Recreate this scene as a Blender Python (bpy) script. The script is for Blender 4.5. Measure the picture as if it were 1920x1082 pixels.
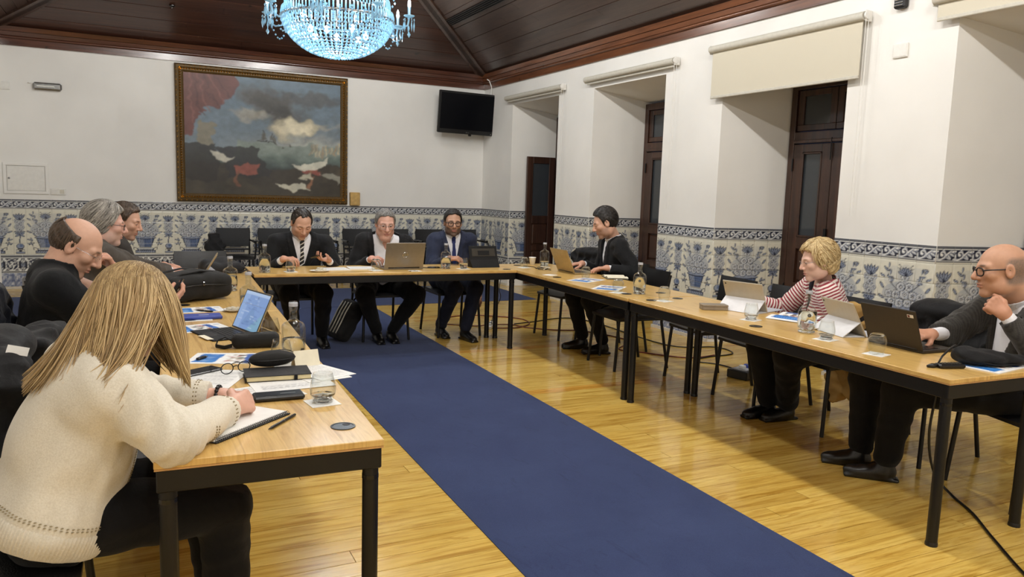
import bpy, math, random
import numpy as np
from mathutils import Matrix, Vector

# ------------------------------------------------------------------ camera, world, lights
scene = bpy.context.scene
for _o in list(bpy.data.objects): bpy.data.objects.remove(_o)
C = scene.collection
random.seed(7); rng = np.random.default_rng(7)

CAM_Z, YAW, PITCH, ROLL = 1.4575, 0.4604, 0.1254, 0.0313
cam_data = bpy.data.cameras.new('camera'); cam = bpy.data.objects.new('camera', cam_data); C.objects.link(cam)
cam_data.sensor_width = 36.0; cam_data.lens = 36.0*1439.7/1920; cam_data.clip_start = .05; cam_data.clip_end = 100
_f = Vector((math.sin(YAW)*math.cos(PITCH), math.cos(YAW)*math.cos(PITCH), -math.sin(PITCH)))
_r = Vector((math.cos(YAW), -math.sin(YAW), 0)); _u = _r.cross(_f)
_r2 = _r*math.cos(ROLL)+_u*math.sin(ROLL); _u2 = _u*math.cos(ROLL)-_r*math.sin(ROLL)
cam.matrix_world = Matrix(((_r2.x,_u2.x,-_f.x,0),(_r2.y,_u2.y,-_f.y,0),(_r2.z,_u2.z,-_f.z,CAM_Z),(0,0,0,1)))
scene.camera = cam

world = bpy.data.worlds.new('world'); scene.world = world; world.use_nodes = True
world.node_tree.nodes['Background'].inputs[0].default_value = (.012,.016,.028,1)   # night outside the windows
world.node_tree.nodes['Background'].inputs[1].default_value = 1.0

scene.view_settings.view_transform = 'Standard'; scene.view_settings.look = 'None'
scene.view_settings.gamma = 1.0; scene.view_settings.use_curve_mapping = False
scene.view_settings.exposure = 0.0

XR, YB, XL, YF = 5.226, 11.77, -1.56, -3.6       # right wall, back wall, left wall, wall behind the camera
ZC, ZT, ZW = 3.09, 1.1625, 2.77                  # wall top, tile dado top, window head
XM = (XR+XL)/2                                   # ridge of the hipped ceiling
SLOPE = .43

# ceiling strip lamps (built as fixtures further down) on both slopes and the LEDs of the chandelier
LAMP_W = 55.0
LAMP_Y = (-1.6, 1.0, 3.6, 6.2, 8.8)
LAMP_X = (.72, 2.74)
def slope_z(x): return ZC+.21+SLOPE*(XR-x if x > XM else x-XL)
for _x in LAMP_X:
    for _y in LAMP_Y:
        for _k in (-.3, .3):
            d = bpy.data.lights.new('strip_lamp_light', 'POINT'); d.energy = LAMP_W*{-1.6:1.0,1.0:1.02,3.6:.98,6.2:.88,8.8:.52}[_y]*(1.28 if _x > XM else .64); d.color = (1,.988,.955); d.shadow_soft_size = .045
            o = bpy.data.objects.new('strip_lamp_light', d); C.objects.link(o); o.location = (_x, _y+_k, slope_z(_x)-.24)
CH = Vector((1.86, 7.77, 2.71))                  # lowest point of the chandelier basket
for _a in range(4):
    d = bpy.data.lights.new('chandelier_led', 'POINT'); d.energy = 11; d.color = (.80,.91,1); d.shadow_soft_size = .05
    o = bpy.data.objects.new('chandelier_led', d); C.objects.link(o)
    o.location = CH+Vector((.22*math.cos(_a*1.571+.4), .22*math.sin(_a*1.571+.4), .27))
# ------------------------------------------------------------------ materials
MATS = {}
def lin(r,g,b): 
    f = lambda c: (c/255/12.92 if c/255 <= .04045 else ((c/255+.055)/1.055)**2.4)
    return (f(r),f(g),f(b),1)
class N:
    def __init__(s, name):
        s.m = bpy.data.materials.new(name); s.m.use_nodes = True; s.t = s.m.node_tree
        s.b = s.t.nodes['Principled BSDF']; s.out = s.t.nodes['Material Output']; MATS[name] = s.m
    def n(s, typ, **kw):
        x = s.t.nodes.new(typ)
        for k,v in kw.items(): setattr(x,k,v)
        return x
    def l(s, a, b): s.t.links.new(a, b)
    def set(s, **kw):
        names = dict(rough='Roughness', metal='Metallic', spec='Specular IOR Level', trans='Transmission Weight', ior='IOR', coat='Coat Weight', coatr='Coat Roughness', sss='Subsurface Weight', sheen='Sheen Weight', alpha='Alpha')
        for k,v in kw.items(): s.b.inputs[names[k]].default_value = v
    def col(s, c): s.b.inputs['Base Color'].default_value = c
    def coords(s, kind='Object', scale=(1,1,1), rot=(0,0,0)):
        tc = s.n('ShaderNodeTexCoord'); mp = s.n('ShaderNodeMapping'); mp.inputs['Scale'].default_value = scale; mp.inputs['Rotation'].default_value = rot
        if kind == 'World':
            g = s.n('ShaderNodeNewGeometry'); s.l(g.outputs['Position'], mp.inputs['Vector'])
        else: s.l(tc.outputs[kind], mp.inputs['Vector'])
        return mp.outputs['Vector']
    def noise(s, vec, scale, detail=4, rough=.5, dist=0):
        x = s.n('ShaderNodeTexNoise'); x.inputs['Scale'].default_value = scale; x.inputs['Detail'].default_value = detail
        x.inputs['Roughness'].default_value = rough; x.inputs['Distortion'].default_value = dist
        if vec is not None: s.l(vec, x.inputs['Vector'])
        return x.outputs['Fac']
    def ramp(s, fac, stops):
        x = s.n('ShaderNodeValToRGB'); e = x.color_ramp.elements
        while len(e) < len(stops): e.new(.5)
        for i,(p,c) in enumerate(stops): e[i].position = p; e[i].color = c
        s.l(fac, x.inputs['Fac']); return x.outputs['Color']
    def mixc(s, fac, a, b, mode='MIX'):
        x = s.n('ShaderNodeMix', data_type='RGBA', blend_type=mode)
        for sock,v in ((x.inputs[0],fac),(x.inputs[6],a),(x.inputs[7],b)):
            if isinstance(v,(int,float,tuple)): sock.default_value = v
            else: s.l(v, sock)
        return x.outputs[2]
    def math(s, op, a, b=0.):
        x = s.n('ShaderNodeMath', operation=op)
        for i,v in ((0,a),(1,b)):
            if isinstance(v,(int,float)): x.inputs[i].default_value = v
            else: s.l(v, x.inputs[i])
        return x.outputs[0]
    def base(s, c): s.l(c, s.b.inputs['Base Color'])
    def bump(s, h, strength=.2, dist=.01):
        x = s.n('ShaderNodeBump'); x.inputs['Strength'].default_value = strength; x.inputs['Distance'].default_value = dist
        s.l(h, x.inputs['Height']); s.l(x.outputs['Normal'], s.b.inputs['Normal'])

def plain(name, rgb, rough=.5, metal=0, spec=.5, var=.12, scale=30, bump=0, bscale=80, coat=0, sheen=0):
    m = N(name); c = lin(*rgb); m.set(rough=rough, metal=metal, spec=spec, coat=coat, sheen=sheen)
    v = m.coords('Object'); f = m.noise(v, scale, 4)
    d = tuple(x*(1-var) for x in c[:3])+(1,); e = tuple(min(1,x*(1+var)) for x in c[:3])+(1,)
    m.base(m.ramp(f, [(.3,d),(.7,e)]))
    if bump: m.bump(m.noise(v, bscale, 3), bump, .004)
    return m.m
def vcol(name, rough=.5, spec=.5, coat=0, bump=0, bscale=200, sss=0):
    m = N(name); a = m.n('ShaderNodeAttribute', attribute_name='Col'); m.set(rough=rough, spec=spec, coat=coat)
    v = m.coords('Object'); f = m.noise(v, 60, 3)
    m.base(m.mixc(1., a.outputs['Color'], m.ramp(f, [(.3,(.93,.93,.93,1)),(.7,(1,1,1,1))]), 'MULTIPLY'))
    if sss:
        m.set(sss=sss); m.b.inputs['Subsurface Radius'].default_value = (.012,.005,.003); m.b.inputs['Subsurface Scale'].default_value = 1.
    if bump: m.bump(m.noise(v, bscale, 3), bump, .002)
    return m.m
def cloth(name, rgb, rough=.85, weave=900, fold=.45, var=.15, sheen=.06):
    m = N(name); c = lin(*rgb); m.set(rough=rough, spec=.25, sheen=sheen)
    v = m.coords('Object'); f = m.noise(v, 7, 4); w = m.noise(v, weave, 2)
    d = tuple(x*(1-var) for x in c[:3])+(1,); e = tuple(min(1,x*(1+var)) for x in c[:3])+(1,)
    m.base(m.mixc(.35, m.ramp(f,[(.3,d),(.7,e)]), m.ramp(w,[(.35,d),(.65,e)])))
    h = m.math('ADD', m.math('MULTIPLY', m.noise(v, 14, 3, .5, 1.2), .8), m.math('MULTIPLY', w, .12)); m.bump(h, fold, .012)
    return m.m

def mk_materials():
    # plaster
    m = N('plaster'); m.set(rough=.75, spec=.3); v = m.coords('World')
    m.base(m.ramp(m.noise(v,1.3,5),[(.3,lin(226,224,219)),(.7,lin(236,234,229))])); m.bump(m.noise(v,25,5),.06,.006)
    # floor planks
    m = N('floor_plank'); m.set(rough=.2, spec=.5, coat=.35, coatr=.08); oi = m.n('ShaderNodeObjectInfo')
    g = m.n('ShaderNodeNewGeometry'); add = m.n('ShaderNodeVectorMath', operation='MULTIPLY_ADD')
    cmb = m.n('ShaderNodeCombineXYZ'); 
    for i in range(3): m.l(oi.outputs['Random'], cmb.inputs[i])
    m.l(cmb.outputs[0], add.inputs[0]); add.inputs[1].default_value = (37,91,13); m.l(g.outputs['Position'], add.inputs[2])
    mp = m.n('ShaderNodeMapping'); mp.inputs['Scale'].default_value = (.9,11,1); m.l(add.outputs[0], mp.inputs['Vector']); v = mp.outputs['Vector']
    f1 = m.noise(v, 1.6, 6, .62, 1.4); f2 = m.noise(v, 7, 4, .6, .3)
    grain = m.ramp(f1, [(.33,lin(188,145,58)),(.47,lin(222,185,92)),(.60,lin(233,199,108)),(.66,lin(204,163,74)),(.72,lin(229,193,100))])
    tint = m.ramp(oi.outputs['Random'], [(0,(.80,.74,.62,1)),(.25,(1,.97,.92,1)),(.6,(1,1,1,1)),(.9,(.93,.90,.84,1)),(.97,(1.0,.80,.62,1))])
    c = m.mixc(1., grain, tint, 'MULTIPLY'); c = m.mixc(.45, c, m.ramp(f2,[(.3,(.66,.60,.50,1)),(.6,(1,1,1,1))]), 'MULTIPLY'); m.base(c)
    rr = m.ramp(m.noise(m.coords('World'),3,4),[(.3,(.14,.14,.14,1)),(.7,(.26,.26,.26,1))]); m.l(rr, m.b.inputs['Roughness'])
    wav = m.coords('World',(1.2,6,1)); m.bump(m.math('ADD', m.math('MULTIPLY',m.noise(wav,3,2),1.), m.math('MULTIPLY',f2,.25)), .05, .006)
    # carpet
    m = N('carpet'); m.set(rough=.95, spec=.1, sheen=.08); v = m.coords('World')
    a = m.noise(v,2.2,5,.65,.4); b = m.noise(v,420,2); c = m.noise(m.coords('World',(3,1,1),(0,0,.7)),3.2,6,.7,1.5)
    base = m.ramp(a,[(.3,lin(40,51,86)),(.7,lin(54,67,102))]); base = m.mixc(.35,base,m.ramp(b,[(.3,lin(32,42,74)),(.7,lin(66,79,116))]))
    m.base(m.mixc(m.ramp(c,[(.58,(0,0,0,1)),(.70,(.5,.5,.5,1))]), base, lin(30,37,68))); m.bump(b,.35,.004)
    # ceiling boards / dark wood
    def wood(name, dark, light, along, rough=.35, scale=1.0, coat=.2):
        m = N(name); m.set(rough=rough, spec=.5, coat=coat, coatr=.15); oi = m.n('ShaderNodeObjectInfo')
        sc = dict(x=(.6,9,9), y=(9,.6,9), z=(9,9,.6))[along]
        v = m.coords('World', tuple(k*scale for k in sc)); ad = m.n('ShaderNodeVectorMath', operation='MULTIPLY_ADD'); cb = m.n('ShaderNodeCombineXYZ')
        for i in range(3): m.l(oi.outputs['Random'], cb.inputs[i])
        m.l(cb.outputs[0], ad.inputs[0]); ad.inputs[1].default_value = (51,37,29); m.l(v, ad.inputs[2])
        f = m.noise(ad.outputs[0], 2, 6, .6, .9); k = m.noise(m.coords('World'), 5, 2)
        c = m.ramp(f,[(.3,lin(*dark)),(.7,lin(*light))]); c = m.mixc(m.ramp(k,[(.72,(0,0,0,1)),(.78,(.8,.8,.8,1))]), c, lin(*[x*.45 for x in dark]))
        t = m.ramp(oi.outputs['Random'],[(0,(.78,.76,.74,1)),(1,(1.1,1.08,1.05,1))]); m.base(m.mixc(1.,c,t,'MULTIPLY')); m.bump(f,.12,.004); return m.m
    wood('ceiling_wood_x',(54,33,27),(82,52,40),'x'); wood('ceiling_wood_y',(58,42,36),(88,66,56),'y')
    wood('cornice_x',(62,35,26),(100,58,42),'x',.25,1,.4); wood('cornice_y',(78,46,30),(124,78,50),'y',.28,1,.35)
    wood('door_wood',(40,24,17),(74,46,32),'z',.4,1,.2)
    # table top: oak laminate
    for nm,along in (('oak_y','y'),('oak_x','x')):
        m = N(nm); m.set(rough=.28, spec=.5, coat=.2, coatr=.12); sc = (14,1.1,1) if along=='y' else (1.1,14,1)
        v = m.coords('World', sc); f = m.noise(v,1.5,7,.6,1.8); f2 = m.noise(v,9,4,.6,.3)
        c = m.ramp(f,[(.32,lin(190,146,76)),(.5,lin(224,186,112)),(.62,lin(210,168,94)),(.75,lin(230,194,122))])
        m.base(m.mixc(.35,c,m.ramp(f2,[(.3,(.76,.70,.62,1)),(.6,(1,1,1,1))]),'MULTIPLY')); m.bump(f2,.04,.002)
    plain('oak_edge',(196,152,96),.4)
    plain('black_metal',(11,11,12),.4,0,.4,.1); plain('black_metal_gloss',(13,13,15),.22,0,.5,.1)
    plain('black_leather',(15,15,16),.34,0,.5,.18,18,.35,260); plain('black_plastic',(12,12,13),.32); plain('black_matte',(15,15,16),.7,0,.3)
    plain('dark_mesh',(24,25,27),.6,0,.4,.2,60,.3,400)
    plain('white_plastic',(226,224,218),.4,0,.5,.04); plain('cream_plastic',(206,200,184),.5,0,.4,.05)
    plain('chrome',(200,200,202),.15,1); plain('steel',(150,150,150),.3,1); plain('gold_metal',(220,172,84),.28,1,.5,.2)
    plain('silver_alu',(148,142,132),.38,.75,.5,.05); plain('dark_alu',(58,54,47),.42,.4,.5,.06); plain('tan_alu',(176,158,120),.35,.6,.5,.08)
    plain('laptop_black',(46,40,33),.45,.1,.4,.08); plain('screen_off',(5,6,11),.3,0,.12,.05)
    plain('tablet_white',(186,178,160),.4,.25,.5,.04); plain('cover_white',(222,222,224),.55,0,.4,.04); plain('cover_grey',(180,182,188),.6,0,.3,.05)
    plain('paper',(236,235,230),.8,0,.2,.03); plain('paper_warm',(232,224,200),.8,0,.2,.04); plain('paper_edge',(225,210,165),.8,0,.2,.06)
    plain('grey_box',(140,128,112),.45,.2); plain('blind_fabric',(205,198,180),.85,0,.2,.04,300); plain('blind_tube',(196,192,180),.6,0,.3,.05)
    plain('red_cable',(96,24,18),.4); plain('bone',(214,206,186),.6); plain('blue_folder',(52,72,158),.4,0,.5,.05); plain('ink',(28,30,36),.7,0,.2)
    plain('wood_speaker',(196,160,96),.5,0,.4,.15,20); plain('vent_dark',(20,19,22),.6); plain('gold_dark',(92,70,34),.5,.3,.5,.4,90,.3,120)
    plain('stone_base',(206,200,186),.6,0,.3,.06); plain('tan_coat',(176,142,84),.85,0,.2,.2,12,.5,30); plain('bracelet',(18,17,18),.3)
    cloth('suit_black',(17,18,21)); cloth('suit_charcoal',(22,22,24)); cloth('suit_navy',(36,42,62)); cloth('suit_grey',(74,68,62)); cloth('suit_brown',(50,46,42))
    cloth('knit_black',(10,11,14),.95); cloth('trouser_black',(8,8,10)); cloth('trouser_navy',(18,23,40)); cloth('coat_black',(12,12,14),.7,600,.5); cloth('coat_grey',(28,28,29),.8,600,.5)
    cloth('puffer_navy',(18,20,28),.5,300,.7); cloth('bag_cloth',(27,26,25),.8,1200,.15); cloth('bundle_cloth',(38,38,40),.8,700,.5)
    cloth('shirt_white',(232,232,236),.75,700,.2,.04,.1); cloth('blouse_dark',(24,22,30)); cloth('tie_navy',(32,42,92),.5)
    m = N('cream_knit'); m.set(rough=.95, spec=.15, sheen=.3); v = m.coords('Object'); f = m.noise(v,230,3); g2 = m.noise(v,5,3)
    m.base(m.mixc(.4,m.ramp(g2,[(.3,lin(214,206,188)),(.7,lin(228,221,204))]),m.ramp(f,[(.3,lin(200,190,168)),(.7,lin(238,232,216))]))); m.bump(m.math('ADD',m.math('MULTIPLY',f,.25),m.math('MULTIPLY',m.noise(v,12,3,.5,1.),.6)),.35,.008)
    plain('knit_stitch',(150,136,104),.9); 
    # striped jacket: stripe coordinate is stored on the mesh along torso and sleeves
    m = N('striped_knit'); m.set(rough=.9, spec=.2, sheen=.2); a = m.n('ShaderNodeAttribute', attribute_name='strp'); v = m.coords('Object')
    s = m.math('ADD', m.math('MULTIPLY', a.outputs['Fac'], 1/.0195), m.math('MULTIPLY', m.noise(v,18,3), .55))
    fr = m.math('FRACT', s); c = m.ramp(fr,[(.0,lin(150,42,58)),(.16,lin(140,34,50)),(.34,lin(236,224,216)),(.70,lin(240,230,222)),(.86,lin(160,52,66)),(1.,lin(150,42,58))])
    m.base(c); m.bump(m.noise(v,320,3),.3,.004)
    # fine check tweed
    m = N('tweed'); m.set(rough=.9, spec=.2, sheen=.2); v = m.coords('Object')
    w = m.n('ShaderNodeTexWave', wave_type='BANDS', bands_direction='Z'); w.inputs['Scale'].default_value = 42; w.inputs['Distortion'].default_value = 1.5; m.l(v,w.inputs['Vector'])
    w2 = m.n('ShaderNodeTexWave', wave_type='BANDS', bands_direction='X'); w2.inputs['Scale'].default_value = 34; w2.inputs['Distortion'].default_value = 1.5; m.l(v,w2.inputs['Vector'])
    f = m.noise(v,500,2); k = m.math('ADD', m.math('MULTIPLY',w.outputs['Fac'],.5), m.math('MULTIPLY',w2.outputs['Fac'],.5))
    m.base(m.mixc(.4,m.ramp(k,[(.2,lin(32,31,30)),(.8,lin(68,65,60))]),m.ramp(f,[(.3,lin(28,27,26)),(.7,lin(80,77,72))]))); m.bump(m.math('ADD',m.math('MULTIPLY',m.noise(v,13,3,.5,1.2),.8),m.math('MULTIPLY',f,.15)),.4,.012)
    # striped tie
    m = N('tie_striped'); m.set(rough=.5); v = m.coords('Object',(1,1,1),(0,.6,0)); w = m.n('ShaderNodeTexWave', wave_type='BANDS', bands_direction='Z'); w.inputs['Scale'].default_value = 10.; m.l(v,w.inputs['Vector'])
    m.base(m.ramp(w.outputs['Fac'],[(.74,lin(20,20,23)),(.80,lin(214,212,206))]))
    m = N('shirt_check'); m.set(rough=.8); v = m.coords('Object'); ck = m.n('ShaderNodeTexChecker'); ck.inputs['Scale'].default_value = 130; ck.inputs['Color1'].default_value = lin(226,226,230); ck.inputs['Color2'].default_value = lin(96,100,112); m.l(v,ck.inputs['Vector']); m.base(ck.outputs['Color'])
    vcol('skin',.5,.4,0,.12,260,.03); vcol('tile_glaze',.16,.5,.2); vcol('print',.55,.3); vcol('oil_paint',.42,.4,0,.25,120); 
    # hair: streaked along the lock direction stored on the mesh is not needed, fine stretched noise
    def hair(name, dark, light, rough=.42):
        m = N(name); m.set(rough=rough, spec=.4); v = m.coords('Object',(60,60,14)); f = m.noise(v,1.6,5,.6,.6); g3 = m.noise(m.coords('Object'),22,2)
        m.base(m.mixc(.35,m.ramp(f,[(.32,lin(*dark)),(.68,lin(*light))]),m.ramp(g3,[(.35,lin(*dark)),(.65,lin(*light))]))); m.bump(f,.6,.006)
    hair('hair_dark',(24,19,16),(54,44,36)); hair('hair_black',(14,12,12),(36,32,29)); hair('hair_brown',(44,33,24),(84,66,50)); hair('hair_grey',(84,80,74),(162,156,146)); hair('hair_salt',(66,64,62),(140,138,134))
    hair('hair_short_blonde',(150,118,68),(232,208,156)); hair('hair_long_blonde',(118,92,56),(206,176,122))
    m = N('hair_strand'); m.set(rough=.38, spec=.45); a = m.n('ShaderNodeAttribute', attribute_name='Col'); m.base(a.outputs['Color'])
    # thin clear glass (walls are modelled; mostly see-through with fresnel gloss)
    def thin(name, tint, ior=1.45, gl=(1,1,1,1)):
        m = N(name); m.t.nodes.remove(m.b); tr = m.n('ShaderNodeBsdfTransparent'); tr.inputs[0].default_value = tint; g = m.n('ShaderNodeBsdfGlossy'); g.inputs['Roughness'].default_value = .03; g.inputs[0].default_value = gl
        lw = m.n('ShaderNodeLayerWeight'); lw.inputs['Blend'].default_value = .5; fz = m.math('ADD', m.math('MULTIPLY', m.math('POWER', lw.outputs['Facing'], 3.2), (ior-1)*1.1), (ior-1)*.07); mx = m.n('ShaderNodeMixShader'); m.l(fz,mx.inputs[0]); m.l(tr.outputs[0],mx.inputs[1]); m.l(g.outputs[0],mx.inputs[2]); m.l(mx.outputs[0],m.out.inputs[0])
    thin('clear_glass',(.955,.965,.96,1),1.5); thin('lens_glass',(.95,.96,.96,1),1.15)
    m = N('water'); m.col((.97,.985,.98,1)); m.set(rough=.0, trans=1., ior=1.33)
    m = N('window_glass'); m.col(lin(56,60,64)); m.set(rough=.07, spec=.6); v = m.coords('World'); m.bump(m.noise(v,4,2),.03,.01)
    # crystal beads: bright translucent body plus sharp gloss
    m = N('crystal'); m.t.nodes.remove(m.b); a = m.n('ShaderNodeBsdfTranslucent'); a.inputs[0].default_value = (.50,.78,.92,1); d = m.n('ShaderNodeBsdfDiffuse'); d.inputs[0].default_value = (.45,.70,.85,1)
    g = m.n('ShaderNodeBsdfGlossy'); g.inputs['Roughness'].default_value = .06; m1 = m.n('ShaderNodeMixShader'); m1.inputs[0].default_value = .35; m2 = m.n('ShaderNodeMixShader'); m2.inputs[0].default_value = .3
    m.l(a.outputs[0],m1.inputs[1]); m.l(d.outputs[0],m1.inputs[2]); m.l(m1.outputs[0],m2.inputs[1]); m.l(g.outputs[0],m2.inputs[2]); m.l(m2.outputs[0],m.out.inputs[0])
    def emit(name, c, st):
        m = N(name); m.b.inputs['Emission Color'].default_value = c; m.b.inputs['Emission Strength'].default_value = st; m.col(c)
    emit('led_bulb',(.85,.94,1,1),9); emit('tube_light',(1,.95,.87,1),4)
    # tablet display: pale blue pages, lit
    m = N('lit_screen'); a = m.n('ShaderNodeAttribute', attribute_name='Col'); m.set(rough=.15); m.col((.02,.02,.02,1)); m.l(a.outputs['Color'],m.b.inputs['Emission Color']); m.b.inputs['Emission Strength'].default_value = .75
mk_materials()
# ------------------------------------------------------------------ mesh helpers
def rotz(a): c,s = math.cos(a),math.sin(a); return np.array([[c,-s,0],[s,c,0],[0,0,1.]])
def rotx(a): c,s = math.cos(a),math.sin(a); return np.array([[1,0,0],[0,c,-s],[0,s,c]])
def roty(a): c,s = math.cos(a),math.sin(a); return np.array([[c,0,s],[0,1,0],[-s,0,c]])
class MB:
    def __init__(s): s.v=[]; s.f=[]; s.n=0
    def add(s, V, F):
        V = np.asarray(V,float).reshape(-1,3); s.v.append(V); s.f += [tuple(i+s.n for i in f) for f in F]; s.n += len(V); return s
    def box(s, c, size, bev=.0, R=None):
        c = np.asarray(c,float); h = np.asarray(size,float)/2
        if bev <= 0:
            V = np.array([[x,y,z] for z in (-1,1) for y in (-1,1) for x in (-1,1)])*h
            F = [(0,2,3,1),(4,5,7,6),(0,1,5,4),(2,6,7,3),(0,4,6,2),(1,3,7,5)]
        else:
            b = min(bev, h.min()*.98); V=[]; idx={}
            for sx in (-1,1):
                for sy in (-1,1):
                    for sz in (-1,1):
                        for ax in range(3):
                            p = np.array([sx,sy,sz])*h; 
                            for k in range(3):
                                if k != ax: p[k] -= np.sign(p[k])*b
                            idx[(sx,sy,sz,ax)] = len(V); V.append(p)
            F=[]
            for ax in range(3):
                o = [k for k in range(3) if k!=ax]
                for sg in (-1,1):
                    q=[]
                    for a,bb in ((-1,-1),(1,-1),(1,1),(-1,1)):
                        t=[0,0,0]; t[ax]=sg; t[o[0]]=a; t[o[1]]=bb; q.append(idx[(*t,ax)])
                    F.append(tuple(q if (sg>0)==(ax!=1) else q[::-1]))
                for a in (-1,1):
                    for bb in (-1,1):      # edges parallel to ax
                        t1=[0,0,0]; t1[o[0]]=a; t1[o[1]]=bb; t1[ax]=-1; t2=list(t1); t2[ax]=1
                        q = (idx[(*t1,o[0])],idx[(*t2,o[0])],idx[(*t2,o[1])],idx[(*t1,o[1])])
                        F.append(q if (a*bb>0)==(ax==1) else q[::-1])
            for sx in (-1,1):
                for sy in (-1,1):
                    for sz in (-1,1):
                        q=(idx[(sx,sy,sz,0)],idx[(sx,sy,sz,1)],idx[(sx,sy,sz,2)]); F.append(q if sx*sy*sz>0 else q[::-1])
            V=np.array(V)
        if R is not None: V = V@np.asarray(R).T
        return s.add(V+c, F)
    def tube(s, pts, r, n=8, cap=True, closed=False, flat=None):
        P = np.asarray(pts,float); m=len(P); r = np.full(m,r,float) if np.isscalar(r) else np.asarray(r,float)
        T = np.zeros_like(P)
        if closed: T = np.roll(P,-1,0)-np.roll(P,1,0)
        else: T[1:-1]=P[2:]-P[:-2]; T[0]=P[1]-P[0]; T[-1]=P[-1]-P[-2]
        T /= np.linalg.norm(T,axis=1)[:,None]+1e-12
        a = np.array([0,0,1.]) if abs(T[0][2])<.9 else np.array([1.,0,0]); V=[]
        u = np.cross(a,T[0]); u/=np.linalg.norm(u)
        for i in range(m):
            u = u-T[i]*(u@T[i]); u/=np.linalg.norm(u)+1e-12; w=np.cross(T[i],u)
            for k in range(n):
                th=2*math.pi*k/n; V.append(P[i]+r[i]*(math.cos(th)*u+(flat or 1)*math.sin(th)*w))
        F=[]; mm = m if closed else m-1
        for i in range(mm):
            j=(i+1)%m
            for k in range(n): F.append((i*n+k,i*n+(k+1)%n,j*n+(k+1)%n,j*n+k))
        if cap and not closed: F.append(tuple(range(n))[::-1]); F.append(tuple((m-1)*n+k for k in range(n)))
        return s.add(V,F)
    def lathe(s, prof, n=24, c=(0,0,0)):
        V=[];F=[];m=len(prof)
        for r,z in prof:
            for k in range(n): th=2*math.pi*k/n; V.append((c[0]+max(r,1e-4)*math.cos(th),c[1]+max(r,1e-4)*math.sin(th),c[2]+z))
        for i in range(m-1):
            for k in range(n): F.append((i*n+k,i*n+(k+1)%n,(i+1)*n+(k+1)%n,(i+1)*n+k))
        if prof[0][0]>1e-3: F.append(tuple(range(n))[::-1])
        if prof[-1][0]>1e-3: F.append(tuple((m-1)*n+k for k in range(n)))
        return s.add(V,F)
    def prism(s, poly, z0, z1, R=None, c=(0,0,0)):
        m=len(poly); V=np.array([(x,y,z0) for x,y in poly]+[(x,y,z1) for x,y in poly],float)
        if R is not None: V=V@np.asarray(R).T
        return s.add(V+np.asarray(c), [tuple(range(m))[::-1],tuple(range(m,2*m))]+[(i,(i+1)%m,m+(i+1)%m,m+i) for i in range(m)])
    def quad(s,a,b,c,d): return s.add([a,b,c,d],[(0,1,2,3)])
    def ico(s, c, r):
        t=(1+5**.5)/2; V=np.array([(-1,t,0),(1,t,0),(-1,-t,0),(1,-t,0),(0,-1,t),(0,1,t),(0,-1,-t),(0,1,-t),(t,0,-1),(t,0,1),(-t,0,-1),(-t,0,1)],float)/math.sqrt(1+t*t)
        F=[(0,11,5),(0,5,1),(0,1,7),(0,7,10),(0,10,11),(1,5,9),(5,11,4),(11,10,2),(10,7,6),(7,1,8),(3,9,4),(3,4,2),(3,2,6),(3,6,8),(3,8,9),(4,9,5),(2,4,11),(6,2,10),(8,6,7),(9,8,1)]
        return s.add(V*np.asarray(r)+np.asarray(c),F)
    def octa(s,c,r):
        V=np.array([(1,0,0),(0,1,0),(-1,0,0),(0,-1,0),(0,0,1),(0,0,-1)],float)*np.asarray(r)
        return s.add(V+np.asarray(c),[(0,1,4),(1,2,4),(2,3,4),(3,0,4),(1,0,5),(2,1,5),(3,2,5),(0,3,5)])
    def arr(s): return np.concatenate(s.v) if s.v else np.zeros((0,3))
    def mesh(s,name): 
        me=bpy.data.meshes.new(name); me.from_pydata(s.arr().tolist(),[],s.f); return me
    def obj(s,name,mat,parent=None,smooth=False,kind=None): return link(name,s.mesh(name),mat,parent,smooth,kind)
def fast_mesh(name,V,Q,col=None,extra=None):
    """mesh from numpy vertices and quads"""
    me=bpy.data.meshes.new(name); V=np.ascontiguousarray(V,np.float32); Q=np.ascontiguousarray(Q,np.int32); k=Q.shape[1]
    me.vertices.add(len(V)); me.vertices.foreach_set('co',V.ravel()); me.loops.add(Q.size); me.loops.foreach_set('vertex_index',Q.ravel())
    me.polygons.add(len(Q)); me.polygons.foreach_set('loop_start',np.arange(0,Q.size,k,dtype=np.int32)); me.polygons.foreach_set('loop_total',np.full(len(Q),k,np.int32))
    me.update(calc_edges=True); me.validate()
    if col is not None: setcol(me,col)
    if extra is not None:
        a=me.attributes.new('strp','FLOAT','POINT'); a.data.foreach_set('value',np.ascontiguousarray(extra,np.float32))
    return me
def setcol(me,col):
    c=np.ones((len(me.vertices),4),np.float32); c[:,:3]=col; a=me.color_attributes.new('Col','FLOAT_COLOR','POINT'); a.data.foreach_set('color',c.ravel())
def link(name,me,mat,parent=None,smooth=False,kind=None):
    o=bpy.data.objects.new(name,me); C.objects.link(o)
    if mat and not me.materials: me.materials.append(MATS[mat])
    if smooth:
        me.polygons.foreach_set('use_smooth',np.ones(len(me.polygons),bool))
        if smooth=='auto':
            try: me.set_sharp_from_angle(angle=math.radians(38))
            except Exception: pass
    if parent is not None: o.parent=parent
    if kind: o['kind']=kind
    return o
def thing(name,label,cat,loc=(0,0,0),rz=0,group=None):
    o=bpy.data.objects.new(name,None); C.objects.link(o); o.empty_display_size=.1; o.location=loc; o.rotation_euler=(0,0,rz)
    o['label']=label; o['category']=cat
    if group: o['group']=group
    return o
def tag(o,label,cat,group=None):
    o['label']=label; o['category']=cat
    if group: o['group']=group
    return o
def struct(o): o['kind']='structure'; return o
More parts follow.
